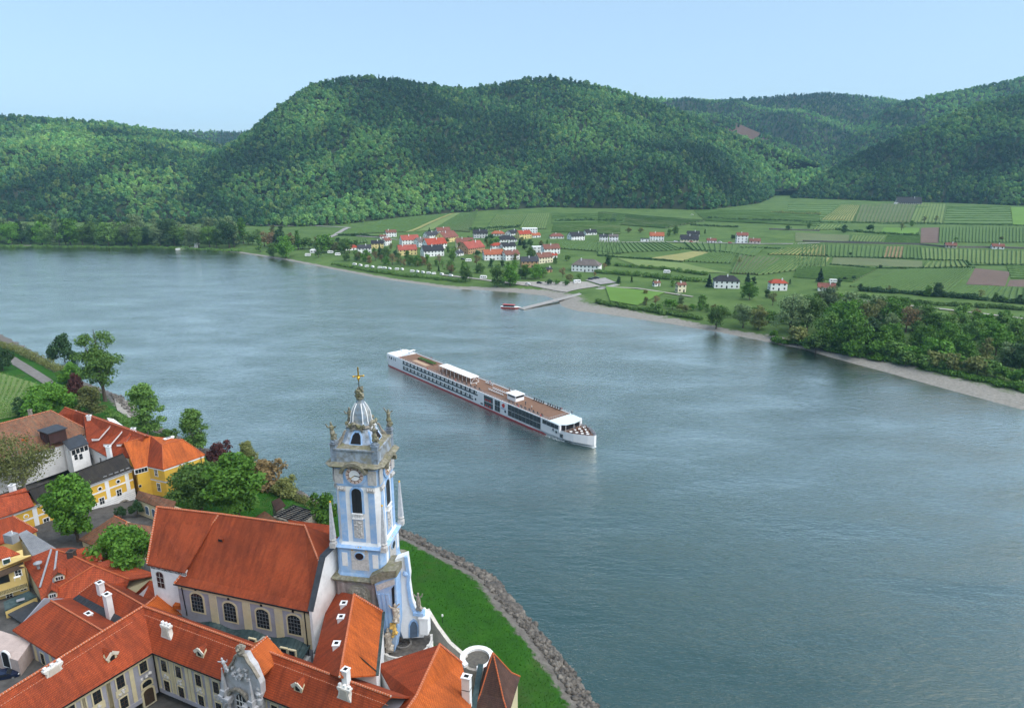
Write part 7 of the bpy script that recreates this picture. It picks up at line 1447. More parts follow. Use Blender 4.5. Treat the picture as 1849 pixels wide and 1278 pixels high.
HOUSES = [
 (636, 452, 24, 'white', 'red', 'white house with bright red roof at the left end of the village', 1, 25, 'hip'), (659, 458, 26, 'white', 'dark', 'white house with dark blue grey roof beside the leftmost red roof', 2, 10, 'gable'), (682, 449, 24, 'yellow', 'black', 'yellowish house with black roof, third from the left of the village', 2, 5, 'gable'), (702, 443, 16, 'white', 'brownred', 'narrow white gabled house right of the yellowish one', 2, 60, 'gable'), (707, 428, 20, 'white', 'brown', 'white house standing alone above the village road', 2, 15, 'gable'), (692, 431, 12, 'white', 'brown', 'small white annex left of the lone white house', 1, 15, 'gable'),
 (742, 442, 34, 'white', 'pinkred', 'large white house with broad pinkish red roof and dormers', 2, 20, 'gable'), (768, 445, 24, 'white', 'greybrown', 'white house with grey brown roof right of the broad pinkish one', 1, 40, 'gable'), (737, 461, 36, 'yellow', 'pinkred', 'yellow house with pinkish red roof near the camp trees', 2, 15, 'gable'), (790, 450, 38, 'white', 'red', 'long white house with red roof and skylights', 1, 30, 'gable'), (784, 463, 40, 'white', 'black', 'white house with broad black roof facing the river', 1, 20, 'gable'), (783, 433, 22, 'white', 'dark', 'house with dark slate roof between brown roofs at the back', 1, 40, 'gable'),
 (816, 437, 34, 'yellow', 'brownred', 'old house with brown red roof and yellow gable', 1, 55, 'gable'), (840, 447, 34, 'cream', 'brownred', 'long cream house with dark red roof in the village core', 2, 10, 'gable'), (802, 425, 26, 'white', 'brownred', 'brown red roofed house at the back of the village core', 1, 20, 'gable'), (861, 457, 38, 'orange', 'pinkred', 'timbered house with large magenta red roof', 1, 50, 'gable'), (832, 462, 18, 'white', 'dark', 'little white house with dark roof beside the magenta one', 1, 60, 'gable'), (868, 430, 28, 'grey', 'black', 'low house with long black roof behind the village', 1, 8, 'gable'),
 (899, 426, 26, 'grey', 'orange', 'low orange roof behind the village centre', 1, 0, 'hip'), (917, 437, 38, 'white', 'black', 'white bungalow with wide black roof right of centre', 1, 10, 'hip'), (930, 425, 20, 'white', 'black', 'small white gabled house with black roof near the flat building', 1, 55, 'gable'), (949, 431, 24, 'yellow', 'red', 'yellow house with red roof in front of the flat white building', 2, 30, 'gable'), (957, 421, 30, 'white', 'white', 'white flat roofed building at the top of the village', 2, 5, 'flat'), (969, 429, 16, 'white', 'orange', 'small white house with orange roof beside the yellow one', 1, 30, 'gable'),
 (900, 453, 24, 'white', 'red', 'white house with red roof and dormers in the village centre', 2, 20, 'hip'), (892, 470, 38, 'white', 'orange', 'long white house with orange red roof near the river trees', 1, 12, 'gable'), (926, 470, 28, 'white', 'brown', 'white house with dark brown roof right of the long orange one', 1, 30, 'gable'), (920, 454, 26, 'white', 'black', 'black roofed house with white chimney in the village centre', 1, 25, 'gable'), (973, 456, 24, 'white', 'white', 'white cube house with flat roof', 2, 10, 'flat'), (997, 459, 32, 'white', 'brown', 'large white house with dark brown roof next to the cube house', 2, 20, 'gable'), (986, 475, 28, 'cream', 'brown', 'cream house with brown roof below the cube house', 2, 35, 'gable'), (957, 483, 34, 'orange', 'dark', 'dark roofed wooden house behind the round river trees', 1, 10, 'gable'), (992, 492, 12, 'orange', 'black', 'tiny orange hut near the round river trees', 1, 40, 'gable'), (1000, 466, 14, 'white', 'red', 'small red roofed annex beside the brown roofed houses', 1, 20, 'gable'),
 (1056, 491, 54, 'white', 'greybrown', 'big white villa with large grey brown hipped roof near the ferry landing', 2, -15, 'hip'), (1006, 431, 28, 'white', 'brownred', 'white bungalow with brown red hipped roof', 1, 5, 'hip'), (1044, 435, 27, 'white', 'black', 'white house with black roof left of the pair by the vineyard', 2, 30, 'gable'), (1068, 424, 22, 'white', 'black', 'dark roofed house set back behind the vineyard wall', 1, 20, 'gable'), (1090, 436, 17, 'white', 'dark', 'left half of the white double house with dark roofs', 2, 0, 'gable'), (1108, 436, 18, 'white', 'greybrown', 'right half of the white double house with a browner roof', 2, 0, 'gable'),
 (1186, 435, 28, 'white', 'orange', 'modern white house with orange red roof on the vineyard road', 2, 0, 'gable'), (1164, 436, 16, 'white', 'dark', 'white flat annex left of the modern orange roofed house', 1, 0, 'flat'), (1245, 437, 35, 'cream', 'black', 'barn like house with deep black roof and cream wall', 1, 0, 'gable'), (1252, 427, 24, 'grey', 'black', 'black roof behind the barn like house', 1, 0, 'gable'), (1285, 439, 18, 'white', 'brown', 'small white house with brown roof on the vineyard road', 1, 0, 'gable'), (1340, 439, 22, 'white', 'brownred', 'tall white house with dark red roof on the vineyard road', 3, 5, 'gable'), (1363, 440, 21, 'pink', 'brown', 'low pinkish house right of the tall white one', 1, 0, 'gable'),
 (1312, 521, 50, 'white', 'black', 'large white villa with black hipped roof above the river trees', 2, 0, 'hip'), (1406, 525, 33, 'white', 'red', 'white villa with bright red roof among the river trees', 2, 10, 'hip'), (1231, 528, 17, 'cream', 'brown', 'tiny cream cottage by the beach meadow', 2, 25, 'gable'), (1187, 517, 12, 'white', 'brown', 'tiny white garden hut near the beach meadow', 1, 30, 'gable'), (1492, 526, 32, 'white', 'brownred', 'house with long dark red roof beside the big conifer', 1, -5, 'gable'),
 (1717, 448, 20, 'stone', 'brown', 'small stone vineyard house with brown roof', 1, 0, 'gable'), (1802, 450, 21, 'white', 'brownred', 'small white vineyard house with red roof at the right', 1, 0, 'gable'), (1642, 369, 44, 'stone', 'black', 'long low dark shed at the right wood edge', 1, 0, 'gable'), (1618, 369, 7, 'white', 'white', 'tiny white hut left of the long dark shed', 1, 0, 'flat'), (221, 409, 14, 'pink', 'brown', 'lone brown roofed house behind the left tree belt', 1, 10, 'gable'), (566, 457, 13, 'white', 'white', 'small white hut at the left end of the camp site', 1, 0, 'hip')]
for h_ in HOUSES: vhouse(h_[0], h_[1], h_[2], h_[3], h_[4], h_[5], 2 if h_[6] == 1 and h_[2] > 21 and h_[0] < 1060 and h_[8] != 'hip' else h_[6], turn=h_[7], kind=h_[8], deep=.58)
# ---- caravans, vans, cars
def caravan():
    T = thing('caravan', (0, 0, 0), 'x', 'caravan'); q = MB(); q.prism([(-2.6, -1.1, .5), (2.4, -1.1, .5), (2.7, -1.1, 1.2), (2.3, -1.1, 2.6), (-2.3, -1.1, 2.7), (-2.7, -1.1, 1.6)], (0, 2.2, 0)); q.build('body', HW['white'], T)
    for x in (-1.4, 0.2, 1.5): MB().box((x, -1.11, 1.5), (1.0, .06, .65)).build('window', VG, T)
    for y in (-1, 1): q = MB(); q.lathe([(.35, -.1), (.35, .1)], (-.2, y, .35), 10, axis=(0, 1, 0)); q.build('wheel', flat('tyre', (.02, .02, .02)), T)
    q = MB(); q.bar((2.6, 0, .55), (3.7, 0, .5), .1, .1); q.build('drawbar', IRON, T); return T
def scar(col, nm):
    T = thing('parked_car', (0, 0, 0), 'x', 'car'); q = MB(); q.prism([(-2.1, -.85, .3), (2.1, -.85, .3), (2.1, -.85, .75), (1.1, -.85, .95), (.5, -.85, 1.4), (-1.3, -.85, 1.42), (-2.0, -.85, .95)], (0, 1.7, 0)); q.build('body', flat('car_' + nm, col, .3, .2, .5), T); q = MB(); q.prism([(.95, -.87, .97), (.45, -.87, 1.34), (-1.2, -.87, 1.36), (-1.7, -.87, .97)], (0, 1.74, 0)); q.build('side_window', VG, T)
    for x in (-1.3, 1.3):
        for y in (-.8, .8): q = MB(); q.lathe([(.33, -.1), (.33, .1)], (x, y, .33), 10, axis=(0, 1, 0)); q.build('wheel', flat('tyre', (.02, .02, .02)), T)
    return T
PROTO['caravan'] = [caravan(), False]; PROTO['whitecar'] = [scar((.7, .7, .7), 'white'), False]; PROTO['darkcar'] = [scar((.03, .035, .05), 'dark'), False]; PROTO['redcar'] = [scar((.4, .03, .03), 'red'), False]
cv = [dA(*p) for p in ((620, 610), (685, 622), (755, 632), (820, 640), (900, 648), (950, 652), (1010, 660), (1090, 665), (1150, 668), (1260, 688), (1320, 694), (1380, 702), (1440, 708), (1500, 715), (1590, 722), (1690, 738))]
for i, (x, y) in enumerate(cv): plant('caravan', on_far(x, y, .1), .72, 'white caravan, %s from the left along the camp site shore' % nth(i), 'caravans on the camp site', 'caravan', rot=rng.uniform(-1.1, 1.1))
for x, y, lab in ((597, 458, 'white caravan beside the bare yard left of the village'), (610, 462, 'white caravan right of the bare yard left of the village'), (846, 473, 'white camper among the trees below the magenta roof'), (873, 504, 'white camper under the river trees by the path'), (1042, 512, 'white caravan with awning on the gravel yard'), (1204, 494, 'white van alone in the scrub above the gardens'), (556, 463, 'white caravan near the small hut left of the camp site'), (1504, 511, 'pale caravan beside the big conifer')): plant('caravan', on_far(x, y, .1), 1.1, lab, 'single vans and caravans', 'caravan', rot=rng.uniform(-.3, .3))
for k, x, y, lab in (('whitecar', 953, 515, 'white car on the gravel yard under the trees'), ('darkcar', 974, 513, 'dark car beside the white one on the gravel yard'), ('darkcar', 1066, 506, 'dark car at the left of the small car park'), ('darkcar', 1072, 505, 'second dark car in the small car park'), ('darkcar', 1078, 504, 'third dark car in the small car park'), ('redcar', 1318, 440, 'red car by the tall roadside house'), ('whitecar', 1220, 438, 'white car beside the black roofed barn'), ('whitecar', 1250, 389, 'white car on the vineyard lane behind the houses'), ('redcar', 1248, 438, 'red car in front of the black roofed barn'), ('whitecar', 1300, 439, 'white car between the roadside houses'), ('darkcar', 836, 470, 'dark car on the camp path')): plant(k, on_far(x, y, .55), 1.05, lab, 'cars across the river', 'car', rot=rng.uniform(-.6, .6))
# ---- small boats
def boats():
    c = P(922, 556, 0); T = thing('ferry_boat', (0, 0, 0), 'small red and white ferry boat lying at the tip of the ramp', 'boat'); q = MB(); out = [(-7, -1.6), (4, -1.8), (7.4, 0), (4, 1.8), (-7, 1.6)]; q.prism([(x * .95, y * .9, -.3) for x, y in out], (0, 0, 1.1)); q.build('hull', flat('boat_red', (.28, .04, .03), .5), T); q = MB(); q.prism([(x, y, .8) for x, y in out], (0, 0, .2)); q.build('deck', HW['white'], T)
    MB().box((-1.2, 0, 1.0), (7.5, 2.4, 1.3)).build('cabin', VG, T); MB().box((-1.2, 0, 2.3), (8.6, 2.9, .15)).build('roof', flat('boat_roof_red', (.40, .06, .05), .5), T); T.location = c; T.rotation_euler = (0, 0, R(-12))
    c = P(338, 450, 0); T = thing('car_ferry', (0, 0, 0), 'flat pale car ferry with raised ramp at the left shore', 'ferry'); MB().box((0, 0, -.3), (24, 7, 1.3)).build('pontoon', HW['white'], T); q = MB(); q.bar((7, 0, 1.2), (15, 0, 6.5), 4.5, .4); q.build('ramp', HW['grey'], T); MB().box((10, 2.4, 1), (3.5, 2.2, 6)).build('wheelhouse', HW['white'], T)
    q = MB(); [q.bar((-11, s * 3.3, 1.9), (6, s * 3.3, 1.9), .15, .15) for s in (-1, 1)]; q.build('handrail', HW['white'], T, kind='stuff'); T.location = c; T.rotation_euler = (0, 0, R(4))
boats()
# ================================================================== trees
proto('far_round', lambda: make_tree('riverside_tree', 11, 12, 5.2, 1.0, 18, 1800, .42, 'mid')); proto('far_wide', lambda: make_tree('broad_tree', 12, 13, 6.8, 1.0, 26, 2600, .45, 'fresh', shape='wide')); proto('far_tall', lambda: make_tree('slender_tree', 13, 15, 3.8, 1.5, 18, 1600, .40, 'mid', shape='tall')); proto('far_bush', lambda: make_tree('bush', 14, 4.5, 3.2, .4, 10, 700, .34, 'mid', trunk_r=.12, limbs=4)); proto('far_conifer', lambda: make_conifer('conifer', 15, 14, 4.2, 1300, .5)); proto('far_bare', lambda: make_tree('budding_tree', 16, 11, 5, 2.5, 14, 800, .3, 'brown', limbs=14))
proto('far_willow', lambda: make_tree('willow', 17, 16, 8, 1.5, 30, 3800, .40, 'grey', shape='wide', trunk_r=.5, limbs=10))
LMN = {'mid': 'mid green', 'fresh': 'fresh green', 'dark': 'dark green', 'olive': 'olive', 'grey': 'grey green', 'brown': 'brownish', None: 'mid green', 'needle': 'dark'}
KN = {'far_round': 'rounded tree', 'far_wide': 'broad tree', 'far_tall': 'slender tree', 'far_bush': 'bush', 'far_conifer': 'conifer', 'far_bare': 'thin budding tree', 'far_willow': 'willow'}
KH = {'far_round': 12, 'far_wide': 13, 'far_tall': 15, 'far_bush': 4.5, 'far_conifer': 14, 'far_bare': 11, 'far_willow': 16}
def belt(items, where, group):
    items = sorted(items)
    for i, (x, y, hpx, kind, lm) in enumerate(items):
        c = on_far(x, y); d = math.hypot(c.y, CH - c.z); s = hpx * d / F / KH[kind] * (1.2 if 'right' in where and kind != 'far_willow' else (.88 if 'right' in where else 1.08))
        plant(kind, c, s, '%s %s, %s from left %s' % (LMN[lm], KN[kind], nth(i), where), group, 'bush' if kind == 'far_bush' else 'tree', lm=lm if kind != 'far_conifer' else None)
g = random.Random(77)
def auto(n, x0, x1, yf, hr, kinds, lms): return [(x0 + (x1 - x0) * (i + g.uniform(-.4, .4)) / n, yf(x0 + (x1 - x0) * i / n) + g.uniform(-2.5, 2.5), g.uniform(*hr), g.choice(kinds), g.choice(lms)) for i in range(n)]
belt(auto(30, -20, 440, lambda x: 441 + x * .012, (30, 46), ['far_round', 'far_wide', 'far_tall', 'far_willow'], ['mid', 'fresh', 'mid', 'grey', 'dark']) + auto(20, -20, 440, lambda x: 429 + x * .01, (26, 42), ['far_round', 'far_wide', 'far_tall'], ['dark', 'mid', 'grey']), 'in the far left shore belt', 'trees along the far left shore')
belt(auto(22, 440, 640, lambda x: 440 + (x - 440) * .09, (16, 36), ['far_round', 'far_wide', 'far_tall', 'far_bare', 'far_bush'], ['mid', 'fresh', 'olive', 'brown', 'dark']) + [(517, 466, 38, 'far_wide', 'fresh'), (494, 464, 24, 'far_wide', 'mid'), (470, 455, 30, 'far_tall', 'mid'), (575, 465, 26, 'far_tall', 'mid'), (440, 440, 44, 'far_tall', 'fresh')], 'in the gap left of the village', 'trees left of the village')
vt = [(dA(*p)[0], dA(*p)[1], h, k, l) for p, h, k, l in (((640, 555), 18, 'far_round', 'mid'), ((740, 570), 20, 'far_wide', 'fresh'), ((850, 560), 18, 'far_bare', 'brown'), ((900, 530), 18, 'far_round', 'dark'), ((960, 540), 20, 'far_wide', 'mid'), ((1040, 610), 22, 'far_bare', 'brown'), ((1110, 590), 18, 'far_round', 'mid'), ((1230, 610), 18, 'far_wide', 'mid'), ((1320, 620), 18, 'far_wide', 'fresh'), ((1420, 600), 18, 'far_round', 'fresh'), ((1560, 600), 18, 'far_bare', 'brown'), ((1450, 670), 14, 'far_round', 'olive'), ((1555, 690), 12, 'far_tall', 'dark'), ((1680, 700), 22, 'far_wide', 'mid'), ((1720, 560), 18, 'far_wide', 'mid'), ((1830, 680), 18, 'far_round', 'fresh'), ((1450, 290), 16, 'far_conifer', None), ((1390, 400), 12, 'far_round', 'dark'), ((1120, 480), 12, 'far_round', 'mid'), ((1660, 470), 12, 'far_round', 'mid'), ((440, 420), 18, 'far_round', 'dark'), ((250, 480), 18, 'far_tall', 'mid'), ((350, 430), 14, 'far_bush', 'olive'))]
vt += [(dB(*p)[0], dB(*p)[1], h, k, l) for p, h, k, l in (((240, 680), 24, 'far_wide', 'mid'), ((570, 740), 38, 'far_round', 'mid'), ((700, 730), 36, 'far_wide', 'fresh'), ((90, 610), 18, 'far_bare', 'brown'), ((350, 520), 20, 'far_bare', 'brown'), ((390, 600), 18, 'far_wide', 'mid'), ((500, 540), 16, 'far_round', 'dark'), ((740, 560), 16, 'far_wide', 'fresh'), ((860, 650), 24, 'far_wide', 'fresh'), ((960, 660), 26, 'far_wide', 'fresh'), ((1040, 640), 20, 'far_wide', 'mid'), ((800, 660), 18, 'far_round', 'dark'), ((925, 450), 20, 'far_wide', 'mid'), ((800, 310), 14, 'far_conifer', None), ((850, 350), 16, 'far_round', 'dark'), ((1250, 640), 18, 'far_bare', 'brown'), ((1330, 690), 14, 'far_bush', 'olive'), ((1180, 720), 10, 'far_bush', 'mid'), ((1280, 730), 10, 'far_bush', 'fresh'), ((1100, 720), 10, 'far_bush', 'dark'), ((1725, 520), 18, 'far_round', 'dark'), ((1430, 660), 10, 'far_bush', 'mid'), ((1580, 640), 10, 'far_bare', 'brown'), ((1680, 560), 12, 'far_bare', 'brown'), ((1830, 700), 12, 'far_round', 'dark'), ((1170, 500), 12, 'far_round', 'mid'), ((1290, 470), 10, 'far_bush', 'mid'), ((100, 420), 14, 'far_round', 'mid'), ((510, 250), 10, 'far_bush', 'dark'), ((450, 280), 12, 'far_round', 'dark'), ((680, 550), 12, 'far_round', 'mid'), ((620, 530), 12, 'far_round', 'dark'))]
vt += auto(34, 630, 1010, lambda x: 449 + g.uniform(-12, 20), (9, 15), ['far_round', 'far_wide', 'far_bush', 'far_tall'], ['mid', 'dark', 'fresh', 'olive']) + auto(16, 620, 880, lambda x: 468 + (x - 620) * .1 + g.uniform(-4, 6), (11, 17), ['far_wide', 'far_round', 'far_bare'], ['mid', 'fresh', 'olive', 'brown'])
belt(vt, 'in the village', 'trees of the village')
pl_ = [(dC(*p)[0], dC(*p)[1], h, k, l) for p, h, k, l in (((80, 460), 18, 'far_round', 'dark'), ((280, 605), 12, 'far_tall', 'dark'), ((175, 610), 10, 'far_round', 'dark'), ((640, 200), 14, 'far_wide', 'mid'), ((590, 215), 12, 'far_round', 'mid'), ((890, 200), 9, 'far_tall', 'dark'), ((250, 190), 9, 'far_bush', 'olive'), ((350, 190), 9, 'far_bush', 'olive'), ((1180, 450), 14, 'far_bare', 'olive'), ((1120, 245), 8, 'far_bush', 'dark'), ((925, 640), 24, 'far_conifer', None), ((1245, 615), 22, 'far_conifer', None), ((1300, 620), 14, 'far_round', 'dark'), ((1590, 165), 8, 'far_bush', 'dark'), ((1760, 150), 10, 'far_round', 'mid'), ((480, 790), 18, 'far_bare', 'brown'), ((690, 790), 18, 'far_round', 'grey'), ((860, 800), 20, 'far_round', 'mid'), ((390, 700), 8, 'far_bush', 'olive'), ((620, 640), 12, 'far_round', 'mid'), ((1600, 620), 10, 'far_tall', 'dark'))]
pl_ += [(dD(*p)[0], dD(*p)[1], h, k, l) for p, h, k, l in (((145, 830), 26, 'far_conifer', None), ((1015, 335), 12, 'far_bare', 'olive'), ((1115, 330), 12, 'far_bare', 'olive'), ((825, 400), 14, 'far_bare', 'olive'), ((560, 405), 11, 'far_bush', 'dark'), ((345, 420), 14, 'far_round', 'dark'), ((910, 365), 10, 'far_round', 'mid'), ((1115, 950), 24, 'far_wide', 'dark'), ((1040, 950), 20, 'far_round', 'mid'), ((720, 910), 12, 'far_bare', 'olive'), ((1480, 970), 18, 'far_bare', 'olive'), ((1600, 990), 16, 'far_round', 'mid'), ((1810, 1010), 16, 'far_round', 'dark'), ((1680, 1000), 10, 'far_bush', 'mid'), ((480, 900), 12, 'far_round', 'dark'), ((645, 715), 6, 'far_bush', 'dark'), ((395, 605), 5, 'far_bush', 'dark'), ((955, 1050), 12, 'far_wide', 'fresh'), ((1280, 480), 5, 'far_bush', 'mid'), ((1660, 480), 6, 'far_bush', 'olive'), ((60, 370), 6, 'far_bush', 'mid'), ((355, 815), 6, 'far_bush', 'dark'), ((435, 808), 7, 'far_bush', 'dark'), ((300, 870), 16, 'far_round', 'dark'))]
belt(pl_, 'among the vineyards', 'trees among the vineyards')
dE = lambda x, y: (1249 + x / 3.0817, 480 + y / 3.0817)
rb = [(*dE(*p), h, k, l) for p, h, k, l in (((135, 350), 50, 'far_willow', 'mid'), ((285, 345), 52, 'far_willow', 'grey'), ((370, 355), 38, 'far_round', 'olive'), ((545, 370), 82, 'far_willow', 'grey'), ((640, 360), 76, 'far_willow', 'mid'), ((320, 190), 28, 'far_wide', 'fresh'), ((450, 220), 22, 'far_bare', 'olive'), ((60, 240), 22, 'far_round', 'mid'), ((420, 180), 14, 'far_round', 'dark'), ((750, 420), 46, 'far_wide', 'mid'), ((690, 440), 24, 'far_bush', 'mid'), ((860, 400), 60, 'far_wide', 'fresh'), ((880, 490), 62, 'far_wide', 'fresh'), ((985, 470), 52, 'far_round', 'dark'), ((960, 350), 44, 'far_bare', 'olive'), ((1030, 330), 40, 'far_round', 'olive'), ((1060, 480), 42, 'far_wide', 'fresh'), ((1120, 450), 38, 'far_wide', 'fresh'), ((1170, 520), 22, 'far_bush', 'fresh'), ((1190, 370), 44, 'far_bare', 'brown'), ((1290, 490), 46, 'far_wide', 'fresh'), ((1300, 540), 40, 'far_wide', 'fresh'), ((1390, 560), 40, 'far_bush', 'fresh'), ((1400, 470), 44, 'far_wide', 'fresh'), ((1460, 340), 28, 'far_bare', 'olive'), ((1570, 330), 28, 'far_bare', 'brown'), ((1500, 530), 44, 'far_wide', 'fresh'), ((1560, 450), 44, 'far_wide', 'mid'), ((1620, 590), 56, 'far_tall', 'olive'), ((1690, 500), 50, 'far_wide', 'fresh'), ((1730, 570), 42, 'far_round', 'grey'), ((1790, 480), 52, 'far_wide', 'mid'), ((1820, 590), 46, 'far_wide', 'dark'), ((1740, 310), 18, 'far_wide', 'fresh'), ((820, 260), 30, 'far_bare', 'brown'), ((880, 240), 22, 'far_round', 'mid'), ((710, 210), 20, 'far_bare', 'brown'), ((1250, 410), 30, 'far_round', 'mid'), ((1100, 390), 36, 'far_round', 'grey'), ((455, 400), 12, 'far_bush', 'fresh'), ((620, 420), 16, 'far_bush', 'mid'), ((790, 330), 36, 'far_wide', 'fresh'), ((1640, 420), 36, 'far_wide', 'fresh'), ((1849, 420), 40, 'far_wide', 'mid'))]
rb += [(x, 605 + (x - 1290) * .155 + g.uniform(-6, 4), g.uniform(16, 30), 'far_bush', g.choice(['fresh', 'mid', 'fresh', 'olive'])) for x in np.linspace(1440, 1845, 26)] + [(x, 560 + (x - 1450) * .17 + g.uniform(-8, 8), g.uniform(28, 46), g.choice(['far_wide', 'far_round']), g.choice(['fresh', 'mid', 'fresh', 'grey'])) for x in np.linspace(1470, 1845, 18)]
rb += [(x, 553 + max(0, x - 1150) * .12 + g.uniform(-7, 5), g.uniform(9, 19), g.choice(['far_bush', 'far_bush', 'far_round']), g.choice(['fresh', 'mid', 'olive', 'fresh'])) for x in np.linspace(1165, 1450, 24)]
belt(rb, 'in the right shore wood', 'trees along the right shore')
hedge([dE(480, 420), dE(700, 455), dE(950, 505), dE(1200, 545), dE(1450, 600), dE(1850, 690)], 5, 2.6, 'fresh', 12000, .5, 'green undergrowth at the foot of the right shore wood'); hedge([dE(900, 420), dE(1250, 470), dE(1849, 560)], 9, 4, 'mid', 12000, .6, 'dense undergrowth inside the right shore wood'); hedge([(0, 446), (150, 448), (300, 449), (430, 455)], 5, 3, 'mid', 9000, .6, 'undergrowth at the foot of the left shore belt'); hedge([(0, 436), (200, 438), (430, 442)], 8, 7, 'dark', 9000, .8, 'shaded undergrowth inside the left shore belt')
# ---- trees on the near bank
proto('poplar', lambda: make_tree('tall_tree', 31, 32, 8.5, 6, 46, 9000, .42, 'mid', shape='round', trunk_r=.7, limbs=22, shell=.6)); proto('chestnut', lambda: make_tree('chestnut_tree', 32, 14, 5.2, 1.8, 30, 9000, .34, 'fresh', shape='round', trunk_r=.4, limbs=10)); proto('roundtree', lambda: make_tree('round_tree', 33, 10, 6.2, 1.4, 34, 9000, .33, 'fresh', shape='wide', trunk_r=.35)); proto('birch', lambda: make_tree('birch_tree', 34, 16, 4.8, 2.2, 36, 7000, .28, 'mid', PALEBARK, 'tall', .22, 14, .6)); proto('nearbush', lambda: make_tree('shrub', 35, 4, 2.8, .3, 14, 2200, .22, 'mid', shape='wide', trunk_r=.1, limbs=6)); proto('airy', lambda: make_tree('blossoming_tree', 36, 12, 8, 2.5, 40, 7000, .20, 'olive', PALEBARK, 'wide', .3, 26, .7))
def near(kind, px, py, hpx, H, label, lm=None, sx=1.0, z=None):
    c = on_near(px, py) if z is None else P(px, py, z); d = math.hypot(math.hypot(c.x, c.y), CH - c.z) ; dep = c.y * math.cos(PITCH) - (c.z - CH) * math.sin(PITCH); cosd = math.hypot(c.x, c.y) / d; s = hpx * dep / F / cosd / H; plant(kind, c, s * sx, label, None, 'bush' if kind == 'nearbush' else 'tree', sz=s, lm=lm)
near('poplar', 190, 724, 138, 32, 'tallest tree, spreading and leafy, on the near shore at the left'); near('birch', 268, 790, 100, 16, 'birch like tree by the shore right of the tallest tree', 'mid', 1.25); near('birch', 352, 818, 82, 16, 'airy birch like tree behind the yellow house', 'mid', 1.35); near('roundtree', 95, 760, 66, 10, 'round bright green tree above the brown tiled roof', 'fresh'); near('nearbush', 140, 728, 52, 4, 'dark copper red shrub beside the tallest tree', 'red', .55); near('birch', 168, 760, 66, 16, 'thin pale stemmed tree in front of the tallest tree', 'olive', 1.5)
near('chestnut', 143, 985, 128, 14, 'round flowering chestnut tree in front of the yellow hall', 'fresh', .92, 9.5); near('roundtree', 362, 915, 75, 10, 'dark leafy left part of the tree clump behind the church roof', 'mid', 1.0, 8); near('chestnut', 432, 945, 122, 14, 'large bright chestnut tree behind the church roof', 'fresh', 1.22, 7); near('roundtree', 232, 1050, 92, 10, 'bright green tree between the church choir and the pantile house', 'fresh', .9, 11.5); near('nearbush', 582, 945, 50, 4, 'round green tree left of the tower near the shore', 'fresh', .85, 5); near('airy', 48, 895, 105, 12, 'pale blossoming tree in front of the white farmstead', 'olive', .95, 11); near('nearbush', 403, 842, 44, 4, 'copper red shrub on the shore behind the yellow house', 'red', .8); near('birch', 450, 850, 55, 16, 'thin olive tree on the shore behind the chestnut', 'olive', 1.4); near('nearbush', 490, 880, 50, 4, 'brownish shrub on the shore right of the chestnut', 'brown', 1.0); near('nearbush', 520, 895, 34, 4, 'olive shrub on the shore left of the roofless ruin', 'olive'); near('nearbush', 248, 925, 20, 4, 'clipped round shrub beside the arched gate', 'dark', 1.0, 9.2); near('nearbush', 216, 932, 16, 4, 'small dark shrub left of the arched gate', 'dark', 1.0, 9.2); near('roundtree', 5, 668, 40, 10, 'dark green bush at the left edge above the vineyard', 'dark', .8); near('nearbush', 45, 752, 34, 4, 'dark shrub left of the round green tree', 'dark'); near('nearbush', 130, 690, 34, 4, 'fresh green shrub left of the copper one', 'fresh'); near('nearbush', 118, 655, 50, 4, 'spiky evergreen shrub at the foot of the tallest tree', 'dark', .7); near('nearbush', 310, 800, 26, 4, 'low shrub between the two birch like trees', 'mid'); near('nearbush', 205, 775, 26, 4, 'low shrub behind the red roofed wing', 'mid')
hedge([(-40, 612), (40, 640), (100, 668), (135, 690)], 3.5, 4.0, 'olive', 9000, .3, 'thin brown green thicket along the shore path at the left', True); hedge([(200, 745), (250, 775), (300, 800)], 3, 1.6, 'mid', 5000, .25, 'green scrub on the bank below the red roofed wing', True); hedge([(440, 858), (500, 890), (560, 912), (600, 930)], 2.5, 1.5, 'olive', 5000, .25, 'scrub on the bank between chestnut and tower', True)
# vineyard and path at the left edge
def near_sheet(name, q, m, dz=.15, n=10):
    c = [on_near(*p) for p in q]; u = np.linspace(0, 1, n)[None, :]; v = np.linspace(0, 1, n)[:, None]; X = (c[0].x * (1 - u) + c[1].x * u) * (1 - v) + (c[3].x * (1 - u) + c[2].x * u) * v; Y = (c[0].y * (1 - u) + c[1].y * u) * (1 - v) + (c[3].y * (1 - u) + c[2].y * u) * v; Z = znear(X, Y) + dz; mesh_np(name, np.stack([X.ravel(), Y.ravel(), Z.ravel()], 1), grid_faces(n, n), m, kind='structure', smooth=True); return X, Y, Z
NPATH = mat('shore_path', (.19, .18, .17), (.14, .13, .12), .5, .95); near_sheet('path', [(92, 702), (106, 694), (20, 640), (8, 650)], NPATH, .25); near_sheet('path', [(8, 650), (20, 640), (-40, 612), (-50, 622)], NPATH, .26); X, Y, Z = near_sheet('field', [(-60, 770), (30, 752), (88, 700), (-60, 655)], FG['light'], .2, 16)
v_, f_ = [], []; rs = np.random.RandomState(4)
for j in range(16):
    cl = [(X[i, j] * (1 - 0) , Y[i, j], Z[i, j] + .7, .55, .55, .7) for i in range(16)]; cl = [tuple(np.array(a) * (1 - t_) + np.array(b) * t_) for a, b in zip(cl[:-1], cl[1:]) for t_ in (0, .34, .67)]; a, b = leaf_quads(rs, cl, 420, .24, .4); f_.append(b + sum(len(x) for x in v_)); v_.append(a)
mesh_np('vineyard', np.concatenate(v_), np.concatenate(f_), LEAF['mid'], kind='stuff', label='small vineyard at the left edge above the brown roof', cat='vineyard')
